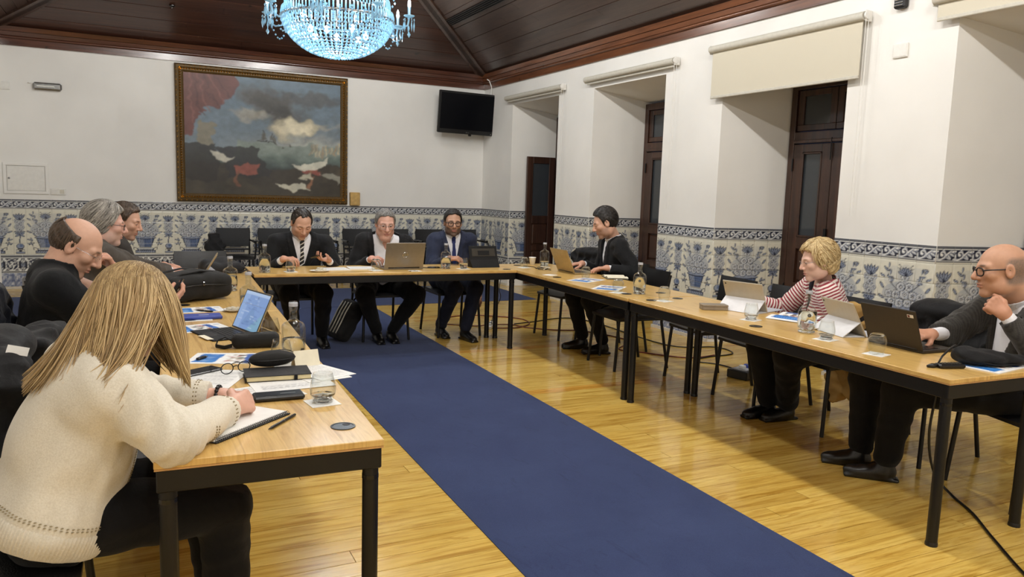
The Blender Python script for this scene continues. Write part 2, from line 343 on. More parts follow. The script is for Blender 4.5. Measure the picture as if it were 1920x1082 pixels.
def dup(root,loc,rz,label,group=None):
    def cp(o,par):
        c=o.copy(); C.objects.link(c); c.parent=par
        for ch in o.children: cp(ch,c)
        return c
    r=cp(root,None); r.location=loc; r.rotation_euler=(0,0,rz); r['label']=label
    if group: r['group']=group
    return r
def srgb(c):
    c=np.asarray(c,float)/255; return np.where(c<=.04045,c/12.92,((c+.055)/1.055)**2.4)
def text_mb(mb, txt, origin, ux, uy, h, st=.12, depth=None):
    """stroke lettering laid as flat strips: origin = lower left, ux/uy unit vectors"""
    G={'D':[[(0,0),(0,1),(.45,1),(.7,.75),(.7,.25),(.45,0),(0,0)]],'E':[[(.65,1),(0,1),(0,0),(.65,0)],[(0,.5),(.5,.5)]],'L':[[(0,1),(0,0),(.6,0)]],'G':[[(.7,.8),(.45,1),(.2,1),(0,.75),(0,.25),(.2,0),(.5,0),(.7,.2),(.7,.5),(.4,.5)]],'H':[[(0,0),(0,1)],[(.65,0),(.65,1)],[(0,.5),(.65,.5)]],'P':[[(0,0),(0,1),(.5,1),(.65,.8),(.5,.55),(0,.55)]]}
    o=np.asarray(origin,float); ux=np.asarray(ux,float); uy=np.asarray(uy,float); nrm=np.cross(ux,uy); x=0
    for ch in txt:
        for pl in G.get(ch,[]):
            for a,b in zip(pl[:-1],pl[1:]):
                A=o+ux*(x+a[0]*h)+uy*a[1]*h; B=o+ux*(x+b[0]*h)+uy*b[1]*h; d=(B-A)/(np.linalg.norm(B-A)+1e-9); w=np.cross(nrm,d)*h*st/2
                mb.quad(A-w-d*h*st/2,B-w+d*h*st/2,B+w+d*h*st/2,A+w-d*h*st/2)
        x+=h*.95
    return mb
# ------------------------------------------------------------------ drawing on small numpy canvases (tile paint, prints)
class Canvas:
    def __init__(s,w,h,bg,ss=1): s.w,s.h=w,h; s.a=np.ones((h,w,3))*srgb(bg); s.Y,s.X=np.mgrid[0:h,0:w]; s.X=(s.X+.5); s.Y=(h-s.Y-.5)
    def put(s,mask,c,al=1.): 
        m=np.clip(mask,0,1)[...,None]*al; s.a=s.a*(1-m)+srgb(c)*m
    def disc(s,x,y,rx,c,ry=None,rot=0,al=1.):
        ry=ry or rx; dx,dy=s.X-x,s.Y-y; cr,sr=math.cos(rot),math.sin(rot); u=(dx*cr+dy*sr)/rx; v=(-dx*sr+dy*cr)/ry
        s.put((1-np.hypot(u,v))*min(rx,ry)+.5,c,al)
    def ring(s,x,y,r,t,c,ry=None,al=1.):
        ry=ry or r; d=np.hypot((s.X-x),(s.Y-y)*r/ry)-r; s.put(t/2-np.abs(d)+.5,c,al)
    def line(s,pts,t,c,al=1.):
        D=np.full(s.X.shape,1e9)
        for (x0,y0),(x1,y1) in zip(pts[:-1],pts[1:]):
            dx,dy=x1-x0,y1-y0; L=dx*dx+dy*dy+1e-9; q=np.clip(((s.X-x0)*dx+(s.Y-y0)*dy)/L,0,1); D=np.minimum(D,np.hypot(s.X-x0-q*dx,s.Y-y0-q*dy))
        s.put(t/2-D+.5,c,al)
    def rect(s,x0,y0,x1,y1,c,al=1.): s.put(np.minimum(np.minimum(s.X-x0,x1-s.X),np.minimum(s.Y-y0,y1-s.Y))+.5,c,al)
    def poly(s,pts,c,al=1.):
        ins=np.zeros(s.X.shape,bool); n=len(pts)
        for i in range(n):
            (x0,y0),(x1,y1)=pts[i],pts[(i+1)%n]; cond=((y0>s.Y)!=(y1>s.Y)); xx=(x1-x0)*(s.Y-y0)/((y1-y0) if y1!=y0 else 1e-9)+x0; ins^=cond&(s.X<xx)
        s.put(ins.astype(float),c,al)
    def sample(s,u,v):
        """bilinear, u,v in 0..1 from the lower left"""
        x=np.clip(u*s.w-.5,0,s.w-1.001); y=np.clip((1-v)*s.h-.5,0,s.h-1.001); i=x.astype(int); j=y.astype(int); fx=(x-i)[...,None]; fy=(y-j)[...,None]
        return (s.a[j,i]*(1-fx)+s.a[j,i+1]*fx)*(1-fy)+(s.a[j+1,i]*(1-fx)+s.a[j+1,i+1]*fx)*fy
    def blur(s,k=1):
        for _ in range(k):
            p=np.pad(s.a,((1,1),(1,1),(0,0)),'edge'); s.a=(p[:-2,1:-1]+p[2:,1:-1]+p[1:-1,:-2]+p[1:-1,2:]+2*p[1:-1,1:-1])/6
        return s
def fbm(w,h,base,oct=5,seed=0,sx=1.,sy=1.):
    r=np.random.default_rng(seed); out=np.zeros((h,w)); amp=1
    for o in range(oct):
        n=max(2,int(base*2**o)); g=r.random((int(n*sy)+3,int(n*sx)+3)); yy=np.linspace(0,int(n*sy)+1,h); xx=np.linspace(0,int(n*sx)+1,w); i=yy.astype(int); j=xx.astype(int)
        fy=(yy-i)[:,None]; fx=(xx-j)[None]; fy=fy*fy*(3-2*fy); fx=fx*fx*(3-2*fx)
        out+=amp*((g[i][:,j]*(1-fx)+g[i][:,j+1]*fx)*(1-fy)+(g[i+1][:,j]*(1-fx)+g[i+1][:,j+1]*fx)*fy); amp*=.5
    return out/(2-.5**(oct-1))
NAVY=(34,40,58); BLUE=(94,112,148); PALE=(142,152,172); CREAM=(222,219,203); WHITE=(238,238,232)
def flower(c,x,y,r,pet=6,fill=PALE):
    for k in range(pet):
        a=2*math.pi*k/pet+.3+x; c.disc(x+.60*r*math.cos(a),y+.60*r*math.sin(a),r*.50,NAVY)
    c.disc(x,y,r*.7,NAVY)
    for k in range(pet):
        a=2*math.pi*k/pet+.3+x; px,py=x+.60*r*math.cos(a),y+.60*r*math.sin(a); c.disc(px,py,r*.37,(206,208,208)); c.disc(px+.12*r,py-.1*r,r*.2,fill,None,0,.7)
    c.disc(x,y,r*.34,(214,214,212)); c.ring(x,y,r*.34,max(1.4,r*.14),NAVY); c.disc(x,y,r*.14,NAVY)
def leaf(c,x,y,l,rot,w=.34,fill=PALE):
    cx,cy=x+.5*l*math.cos(rot),y+.5*l*math.sin(rot); c.disc(cx,cy,l*.56,NAVY,l*w*.62,rot); c.disc(cx,cy,l*.42,fill,l*w*.36,rot)
def curl(c,x,y,r,a0,turn,t=3.2,col=NAVY):
    c.line([(x+r*(1-k/18*.8)*math.cos(a0+turn*k/18),y+r*(1-k/18*.8)*math.sin(a0+turn*k/18)) for k in range(19)],t,col)
def motif_basket():
    T=72; c=Canvas(3*T,4*T,CREAM); W=3*T; m=W/2
    # plinth
    c.rect(m-62,8,m+62,26,NAVY); c.rect(m-58,11,m+58,23,PALE); 
    for k in range(9): c.line([(m-52+k*13,12),(m-46+k*13,22)],2.6,NAVY)
    c.rect(m-50,26,m+50,40,NAVY); c.rect(m-47,29,m+47,38,WHITE)
    for k in range(10): c.disc(m-42+k*9.4,33,3.2,BLUE)
    curl(c,m-66,34,14,0,4.6); curl(c,m+66,34,14,math.pi,-4.6)
    # basket
    c.poly([(m-36,44),(m+36,44),(m+58,108),(m-58,108)],NAVY); c.poly([(m-32,47),(m+32,47),(m+52,104),(m-52,104)],BLUE); c.poly([(m-32,47),(m-6,47),(m-10,104),(m-52,104)],PALE)
    for k in range(-4,5): c.line([(m+k*8,47),(m+k*12,104)],1.8,NAVY,.7)
    for k in range(5): c.line([(m-36-k*3,56+k*11),(m+36+k*3,56+k*11)],1.6,NAVY,.6)
    c.disc(m,110,66,NAVY,11); c.disc(m,111,61,PALE,7)
    # bouquet
    c.disc(m,160,88,PALE,50,0,.5); c.disc(m+30,150,50,BLUE,30,0,.45); c.disc(m-46,222,40,PALE,44,0,.22); c.disc(m+46,222,40,PALE,44,0,.22); c.disc(m,235,30,PALE,40,0,.25)
    for x,y,a in ((m-52,118,2.4),(m+52,118,.7),(m-80,140,2.7),(m+80,140,.4),(m-84,178,2.2),(m+84,178,.9)): leaf(c,x,y,26,a)
    for x,y,r in ((m-46,134,17),(m-15,129,18),(m+18,132,17),(m+48,134,17),(m-62,160,15),(m-30,160,18),(m+4,164,20),(m+36,160,17),(m+64,160,14),(m-14,190,17),(m+20,192,16)): flower(c,x,y,r,7 if r>16 else 6,BLUE if int(x)%3==0 else PALE)
    # top sprays
    for sx in (-1,1):
        x0=m+sx*60; c.line([(m+sx*30,180),(x0,205),(x0+sx*10,236)],3,NAVY); flower(c,x0-sx*6,214,11,6)
        for k in range(5): leaf(c,x0+sx*(k*4-8),206+k*13,19,(.9 if sx>0 else 2.2)+(.5 if k%2 else -.7)*1.)
        curl(c,x0+sx*14,254,12,0,sx*5,3); leaf(c,x0+sx*22,222,22,.4 if sx>0 else 2.7); leaf(c,x0+sx*14,246,20,.8 if sx>0 else 2.3)
        for y in (60,86): leaf(c,m+sx*76,y,24,(1.1 if sx>0 else 2.0)); leaf(c,m+sx*86,y+8,20,(.2 if sx>0 else 2.9))
        c.line([(m+sx*72,44),(m+sx*84,90)],2.4,NAVY); c.disc(m+sx*70,74,4,NAVY); c.disc(m+sx*94,64,4,NAVY)
    flower(c,m,226,15,8)
    for k in range(7): leaf(c,m,232,32,.45+k*.375,.3)
    for k in (-1,1): curl(c,m+k*28,262,10,1.57,k*4.4,3)
    return c.blur(1)
def motif_vase():
    T=72; c=Canvas(T,4*T,CREAM); m=T/2
    c.rect(m-24,6,m+24,20,NAVY); c.rect(m-21,9,m+21,17,PALE); curl(c,m-18,28,9,0,4); curl(c,m+18,28,9,math.pi,-4); c.rect(m-8,20,m+8,30,NAVY)
    c.disc(m,38,15,NAVY,6); c.disc(m,54,22,NAVY,18); c.disc(m,55,19,PALE,14); c.disc(m+5,57,9,BLUE,9); c.line([(m,70),(m-3,90),(m+2,110),(m,128)],6.5,NAVY); c.line([(m,70),(m-3,90),(m+2,110),(m,128)],2.4,PALE)
    c.disc(m,190,26,PALE,66,0,.5)
    for k in range(6): leaf(c,m,126,27,-.35+k*.77,.32)
    for x,y,r in ((m,160,12),(m-17,176,11),(m+17,176,11),(m,196,14),(m-19,216,11),(m+19,216,11)): flower(c,x,y,r,6,BLUE if y%4==0 else PALE)
    for k in range(5): leaf(c,m,222,40,.75+k*.41,.26)
    for sx in (-1,1): leaf(c,m+sx*6,140,24,.3 if sx>0 else 2.84); leaf(c,m+sx*14,238,24,.8 if sx>0 else 2.3)
    return c.blur(1)
def motif_band():
    T=96; H=86; c=Canvas(T,H,WHITE); c.rect(0,72,T,78.5,NAVY); c.rect(0,80,T,H,NAVY); c.rect(0,1,T,7,CREAM); c.rect(0,7,T,11.5,NAVY); c.rect(0,15,T,69,(34,38,54))
    for o in (-T,0,T):
        x=o+30; c.line([(o-6,22),(o+20,20),(o+44,30),(o+58,48),(o+76,62),(o+102,60)],9,(150,154,166)); c.line([(o-6,23),(o+20,21),(o+43,31),(o+57,49),(o+76,63),(o+102,61)],4.5,WHITE)
        curl(c,x,46,19,-1.1,6.6,8.5,(146,150,164)); curl(c,x,46,19,-1.1,6.6,4.2,WHITE); c.disc(x-2,46,4,WHITE)
        for k,(lx,ly,l,a) in enumerate(((o+58,46,32,-.9),(o+66,52,34,-.45),(o+50,34,24,-.5),(o+74,60,26,-.25),(o+8,24,26,1.7),(o+44,58,22,2.4))):
            c.disc(lx+.5*l*math.cos(a),ly+.5*l*math.sin(a),l*.5,(140,146,162),l*.17,a); c.disc(lx+.5*l*math.cos(a),ly+.5*l*math.sin(a),l*.42,WHITE,l*.07,a)
    return c.blur(1)
def motif_scroll():
    T=120; c=Canvas(T,T,WHITE); c.rect(0,100,T,107,NAVY); c.rect(0,112,T,118,NAVY); c.rect(0,4,T,9,NAVY); c.rect(0,14,T,96,(38,42,58)); m=T/2
    c.disc(m,55,38,WHITE); c.disc(m,55,33,(44,50,70)); 
    for k in range(3): curl(c,m+13*math.cos(k*2.1),55+13*math.sin(k*2.1),17,k*2.1+1,5.4,6.5,WHITE)
    c.disc(m,55,6,WHITE)
    for sx in (0,T):
        for y in (30,80): flower(c,sx,y,11,6,WHITE)
        c.disc(sx,55,12,PALE); c.disc(sx,55,7,NAVY)
    for sx,sy in ((-1,-1),(1,-1),(-1,1),(1,1)): c.disc(m+sx*40,55+sy*32,13,WHITE,6,.8*sx*sy)
    return c.blur(1)
def motif_marble():
    c=Canvas(64,90,(150,158,178)); f=fbm(64,90,6,4,3); c.put((f-.5)*7,(92,104,138)); c.put((.42-f)*8,(206,208,212)); return c
def tile_mesh(name,cv,u0,v0,u1,v1,w,h,n=18,th=.006):
    """glazed tile: fine front face carrying the painted colours, chamfered rim and sides; local x right, z up, front -y"""
    g=.0012; xs=np.linspace(g,w-g,n+1); zs=np.linspace(g,h-g,n+1); XX,ZZ=np.meshgrid(xs,zs); yy=np.full_like(XX,-th)
    ed=np.zeros_like(XX,bool); ed[0]=ed[-1]=True; ed[:,0]=ed[:,-1]=True; yy[ed]=-th+.0015
    V=np.stack([XX,yy,ZZ],-1).reshape(-1,3); col=cv.sample(u0+(u1-u0)*XX/w,v0+(v1-v0)*ZZ/h).reshape(-1,3)
    I=np.arange((n+1)*(n+1)).reshape(n+1,n+1); Q=np.stack([I[:-1,:-1],I[:-1,1:],I[1:,1:],I[1:,:-1]],-1).reshape(-1,4)
    b=len(V); VB=np.array([(g,0,g),(w-g,0,g),(w-g,0,h-g),(g,0,h-g)]); cs=[I[0,0],I[0,-1],I[-1,-1],I[-1,0]]
    QB=[(cs[i],b+i,b+(i+1)%4,cs[(i+1)%4]) for i in range(4)]
    V=np.concatenate([V,VB]); col=np.concatenate([col,np.ones((4,3))*srgb((215,212,200))]); Q=np.concatenate([Q,np.array(QB)])
    me=fast_mesh(name,V,Q,col); me.materials.append(MATS['tile_glaze']); me.polygons.foreach_set('use_smooth',np.ones(len(me.polygons),bool)); return me
TW=.1469; ZB1=ZT-.1305; ZB2=ZB1-4*TW; ZB3=.205     # band bottom, picture bottom, scroll bottom
_b,_v,_bd,_sc,_mb=motif_basket(),motif_vase(),motif_band(),motif_scroll(),motif_marble()
TM={}
for _i in range(3):
    for _j in range(4): TM['p',_i,_j]=tile_mesh('tile',_b,_i/3,_j/4,(_i+1)/3,(_j+1)/4,TW,TW)
for _j in range(4): TM['p',3,_j]=tile_mesh('tile',_v,0,_j/4,1,(_j+1)/4,TW,TW)
TM['band']=tile_mesh('tile',_bd,0,0,1,1,TW,ZT-ZB1)
TM['scroll']=tile_mesh('tile',_sc,0,0,1,1,ZB2-ZB3,ZB2-ZB3)
TM['marble']=tile_mesh('tile',_mb,0,0,1,1,TW,ZB3-.03,12)
def tile_run(parent,p0,p1,phase=0,rows=(0,1,2,3),scroll=True,marble=True,count=None):
    """tiles along the foot of a wall from p0 to p1 (left to right as seen from the room)"""
    p0=np.array(p0,float); p1=np.array(p1,float); d=p1-p0; L=np.hypot(*d); d/=L; ang=math.atan2(d[1],d[0]); n=max(1,round(L/TW)); sx=L/(n*TW)
    def put(me,k,w,z,s):
        o=bpy.data.objects.new('tile',me); C.objects.link(o); o.parent=parent; o.location=(p0[0]+d[0]*k*w,p0[1]+d[1]*k*w,z); o.rotation_euler=(0,0,ang); o.scale=(s,1,1)
    for k in range(n):
        put(TM['band'],k,TW*sx,ZB1,sx)
        for j in rows: put(TM['p',(k+phase)%4,j],k,TW*sx,ZB2+j*TW,sx)
        if marble: put(TM['marble'],k,TW*sx,.03,sx)
    if scroll:
        w=ZB2-ZB3; m=max(1,round(L/w)); s2=L/(m*w)
        for k in range(m): put(TM['scroll'],k,w*s2,ZB3,s2)
# ------------------------------------------------------------------ room shell
# floor: dark bed with planks laid across the room
floor=struct(MB().box(((XL+XR)/2,(YF+YB)/2,-.06),(XR-XL+2.2,YB-YF+.4,.09)).obj('floor','black_matte'))
PW=.105; far=MB(); row=0; y=YF
while y<YB-.02:
    x=XL-random.random()*1.6; xe=XR+.8
    while x<xe:
        L=random.uniform(1.5,2.6); a=max(x,XL); b=min(x+L,xe)
        if b-a>.05:
            if .9<y<8.2 and b>XL+.3: 
                MB().box((0,0,-.006),(b-a-.003,PW-.003,.012)).obj('plank','floor_plank',floor).location=((a+b)/2,y+PW/2,0)
            else: far.box(((a+b)/2,y+PW/2,-.006),(b-a-.003,PW-.003,.012))
        x+=L
    y+=PW
far.obj('plank','floor_plank',floor,kind='stuff')

# carpets: long runner between the tables and the cross runner in front of the back wall
def carpet_slab(poly):
    m=MB().prism(poly,0.0005,.004); return m
c0=lambda y:1.2652+.0173*y; c1=lambda y:2.4651+.0173*y
tag(carpet_slab([(c0(-1),-1),(c1(-1),-1),(c1(9.18),9.18),(c0(9.18),9.18)]).obj('carpet_runner','carpet'),'long dark blue carpet runner down the middle between the tables','carpet')
tag(carpet_slab([(XL+.1,9.2),(4.95,9.2),(4.95,10.9),(XL+.1,10.9)]).obj('carpet_runner','carpet'),'dark blue carpet strip crossing behind the head table near the tiled wall','carpet')

# back wall
wb=MB(); wb.box(((XL+XR)/2,YB+.1,ZC/2+.15),(XR-XL+.4,.2,ZC+.3)); wall_back=struct(wb.obj('wall_back','plaster'))
tile_run(wall_back,(XL+.02,YB),(XR-.003,YB),2)
struct(MB().box(((XL+XR)/2,YB-.012,.015),(XR-XL,.024,.03)).obj('baseboard_back','stone_base'))
# right wall with deep splayed window bays: (far edge, near edge, far edge at the frame, near edge at the frame)
BAYS=[(10.704,9.286,10.62,9.37),(8.396,6.942,8.30,7.04),(6.020,4.539,5.83,4.73),(3.628,2.15,3.44,2.34),(1.25,-.2,1.06,-.01)]
XD=5.95; ZWI=2.64
wr=MB(); top=ZC+.3; prev=YB+.02
for a,b,ai,bi in BAYS:
    wr.quad((XR,prev,0),(XR,a,0),(XR,a,top),(XR,prev,top)); wr.quad((XR,a,ZW),(XR,b,ZW),(XR,b,top),(XR,a,top))
    wr.quad((XR,a,0),(XD+.1,ai,0),(XD+.1,ai,ZW),(XR,a,ZW)); wr.quad((XD+.1,bi,0),(XR,b,0),(XR,b,ZW),(XD+.1,bi,ZW))
    wr.quad((XR,b,ZW),(XR,a,ZW),(XD+.1,ai,ZWI),(XD+.1,bi,ZWI)); prev=b
wr.quad((XR,prev,0),(XR,YF,0),(XR,YF,top),(XR,prev,top)); wall_right=struct(wr.obj('wall_right','plaster'))
ph=0
for i,(a,b,ai,bi) in enumerate(BAYS[:4]):
    p=YB-.003 if i==0 else BAYS[i-1][1]
    tile_run(wall_right,(XR,p),(XR,a),(1,3,1,1)[i],marble=i>0)
    if i==0: tile_run(wall_right,(XR,a),(XR+.27,a-.031),0,marble=False)
    else: tile_run(wall_right,(XR,a),(XD,ai),(0,1,3,3)[i],marble=i==2,rows=(0,1,2,3))
bb=MB(); prev=YB
for a,b,ai,bi in BAYS: bb.box((XR-.012,(prev+a)/2,.016),(.03,prev-a,.032)); prev=b
struct(bb.obj('baseboard_right','stone_base'))
# left wall and the wall behind the camera
struct(MB().box((XL-.1,(YF+YB)/2,ZC/2+.15),(.2,YB-YF+.4,ZC+.3)).obj('wall_left','plaster'))
wf=MB(); wf.add([(XL,YF,0),(XR,YF,0),(XR,YF,ZC+.2),((XL+XR)/2,YF,ZC+.25+SLOPE*(XR-XL)/2),(XL,YF,ZC+.2)],[(0,1,2,3,4)]); struct(wf.obj('wall_front','plaster'))

# ceiling: boards on three slopes, hip beams, ridge board
Z0=ZC+.21; HALF=(XR-XL)/2; ridge_y=YB-HALF
cb=MB(); e=.035
cb.quad((XL,YB,Z0+e),(XR,YB,Z0+e),((XL+XR)/2,ridge_y,Z0+e+SLOPE*HALF),((XL+XR)/2,ridge_y,Z0+e+SLOPE*HALF))
cb.quad((XR,YB,Z0+e),(XR,YF,Z0+e),((XL+XR)/2,YF,Z0+e+SLOPE*HALF),((XL+XR)/2,ridge_y,Z0+e+SLOPE*HALF))
cb.quad((XL,YF,Z0+e),(XL,YB,Z0+e),((XL+XR)/2,ridge_y,Z0+e+SLOPE*HALF),((XL+XR)/2,YF,Z0+e+SLOPE*HALF))
ceiling=struct(cb.obj('ceiling','vent_dark'))
def board(P,th,mat):
    """ceiling board from its four lower corners"""
    P=np.array(P,float); n=np.cross(P[1]-P[0],P[3]-P[0]); n/=np.linalg.norm(n); n=n if n[2]>0 else -n
    V=np.concatenate([P,P+n*th]); MB().add(V,[(0,1,2,3),(7,6,5,4),(0,4,5,1),(1,5,6,2),(2,6,7,3),(3,7,4,0)]).obj('board',mat,ceiling)
BW=.128; nb=int(HALF/BW); g=.004
for i in range(nb):
    t0,t1=i*BW+g/2,(i+1)*BW-g/2; dz=(.004 if i%2 else 0.); z0,z1=Z0+SLOPE*t0-dz,Z0+SLOPE*t1-dz
    a,b=XL+t1,XR-t1; cuts=[a]+([a+(b-a)*(.25+.5*((i*.37)%1))] if b-a>2 else [])+[b]
    for k in range(len(cuts)-1):
        xa,xb=cuts[k]+.001,cuts[k+1]-.001
        board([(xa-(BW-g if k==0 else 0),YB-t0,z0),(xb+(BW-g if k==len(cuts)-2 else 0),YB-t0,z0),(xb,YB-t1,z1),(xa,YB-t1,z1)],.02,'ceiling_wood_x')
    ya,yb=YF,YB-t1; L=yb-ya; s=(i*.61)%1; cuts=[ya,ya+L*(.2+.12*s),ya+L*(.42+.12*s),ya+L*(.64+.14*s),ya+L*(.84+.08*s),yb]
    for k in range(5):
        y0,y1=cuts[k]+.001,cuts[k+1]-.001; last=(BW-g) if k==4 else 0
        board([(XR-t0,y0,z0),(XR-t0,y1+last,z0),(XR-t1,y1,z1),(XR-t1,y0,z1)],.02,'ceiling_wood_y')
        if k>=3: board([(XL+t0,y0,z0),(XL+t0,y1+last,z0),(XL+t1,y1,z1),(XL+t1,y0,z1)],.02,'ceiling_wood_y')
    if True:
        y0,y1=cuts[0],cuts[3]-.002; board([(XL+t0,y0,z0),(XL+t0,y1,z0),(XL+t1,y1,z1),(XL+t1,y0,z1)],.02,'ceiling_wood_y')
def beam(A,B,w,h,mat,name='hip_beam'):
    A,B=np.array(A,float),np.array(B,float); d=(B-A)/np.linalg.norm(B-A); s=np.cross(d,(0,0,1)); s/=np.linalg.norm(s); u=np.cross(s,d); m=MB()
    for wd,o,hh in ((w,0,h),(w*.45,-h*.5,h*.5)):
        V=[P+s*wd/2*i+u*(o-hh*j) for P in (A,B) for j in (0,1) for i in (-1,1)]; m.add(V,[(0,1,3,2),(4,6,7,5),(0,4,5,1),(2,3,7,6),(0,2,6,4),(1,5,7,3)])
    return m.obj(name,mat,ceiling)
beam((XR,YB,Z0+.02),(XM,ridge_y,Z0+.02+SLOPE*HALF),.17,.07,'ceiling_wood_y'); beam((XL,YB,Z0+.02),(XM,ridge_y,Z0+.02+SLOPE*HALF),.17,.07,'ceiling_wood_y')
beam((XM,YF,Z0+SLOPE*HALF),(XM,ridge_y,Z0+SLOPE*HALF),.2,.06,'ceiling_wood_y','ridge_beam')
# cornice: fascia board, bead and cover board around the room
def cornice(name,along,mat):
    t=struct(bpy.data.objects.new(name,None)); C.objects.link(t)
    prof=[('fascia',[(0,0),(.022,0),(.022,.085),(0,.085)]),('bead',None),('cover_board',[(.02,.118),(.05,.118),(.062,.165),(.02,.165)]),('cap_board',[(.02,.168),(.075,.168),(.098,.222),(.02,.222)])]
    for nm,pr in prof:
        if pr is None: pr=[(.0+.034+.018*math.cos(a),.102+.018*math.sin(a)) for a in np.linspace(-1.57,1.57,7)]+[(0,.12),(0,.084)]
        m=len(pr); V=[]
        for end in (0,1):
            for d,h in pr:
                if along=='x': V.append(((XL+d) if end==0 else (XR-d),YB-d,ZC+h))
                elif along=='yr': V.append((XR-d,YF if end==0 else YB-d,ZC+h))
                else: V.append((XL+d,YF if end==0 else YB-d,ZC+h))
        F=[tuple(range(m)),tuple(range(2*m-1,m-1,-1))]+[(i,(i+1)%m,m+(i+1)%m,m+i) for i in range(m)]
        MB().add(V,F).obj(nm,mat,t,smooth='auto' if nm=='bead' else False)
cornice('trim_1','x','cornice_x'); cornice('trim_2','yr','cornice_y'); cornice('trim_3','yl','cornice_y')

# slot air vent on the right slope and small round sensor on the back slope
def on_slope(x,y): return slope_z(x)
vt=thing('ceiling_vent','long dark slotted air vent set in the right ceiling slope','air vent')
nrm=np.array([-SLOPE,0,-1.]); nrm/=np.linalg.norm(nrm); sd=np.array([-1,0,SLOPE]); sd/=np.linalg.norm(sd)
p0=np.array([4.13,0,slope_z(4.13)])+nrm*.004
def slopebar(o0,o1,y0,y1,lift,mat,nm):
    V=[]; 
    for yy in (y0,y1):
        for o_,l in ((o0,0),(o1,0),(o1,lift),(o0,lift)): q=p0+sd*o_+nrm*l; V.append((q[0],yy,q[2]))
    MB().add(V,[(0,1,2,3),(7,6,5,4),(0,4,5,1),(1,5,6,2),(2,6,7,3),(3,7,4,0)]).obj(nm,mat,vt)
slopebar(0,.125,6.2,10.48,.004,'vent_dark','backing')
for k in range(5): slopebar(.0+k*.029,.009+k*.029,6.2,10.48,.014,'black_metal','slat')
sp=thing('ceiling_sensor','tiny round sensor on the back ceiling slope above the painting','sensor',(.52,10.94,slope_z(9)))
_z=Z0+SLOPE*(YB-10.94)-.002; sp.location=(.52,10.94,_z); MB().lathe([(.035,0),(.035,-.012),(.022,-.018),(.012,-.03),(0.001,-.032)],16).obj('housing','black_plastic',sp,smooth='auto'); MB().lathe([(.014,-.026),(.01,-.036),(.001,-.038)],12).obj('lens','chrome',sp,smooth=True)

# strip lamps on the slopes (these light the room)
first=None
for x in LAMP_X:
    for k,yy in enumerate(LAMP_Y):
        z=slope_z(x)-.105; side='right' if x>XM else 'left'; lab='%s ceiling strip lamp hanging on the %s slope of the wooden ceiling'%(('first','second','third','fourth','fifth')[k],side)
        if first is None:
            first=thing('strip_lamp',lab,'lamp',(x,yy,z),0,'strip lamps on the ceiling slopes'); MB().box((0,0,-.03),(.11,1.16,.07),.006).obj('housing','white_plastic',first); MB().box((0,0,-.07),(.08,1.12,.012)).obj('diffuser','tube_light',first)
            for s in (-.4,.4): MB().box((0,s,.03),(.03,.03,.08)).obj('bracket','steel',first)
        else: dup(first,(x,yy,z),0,lab,'strip lamps on the ceiling slopes')

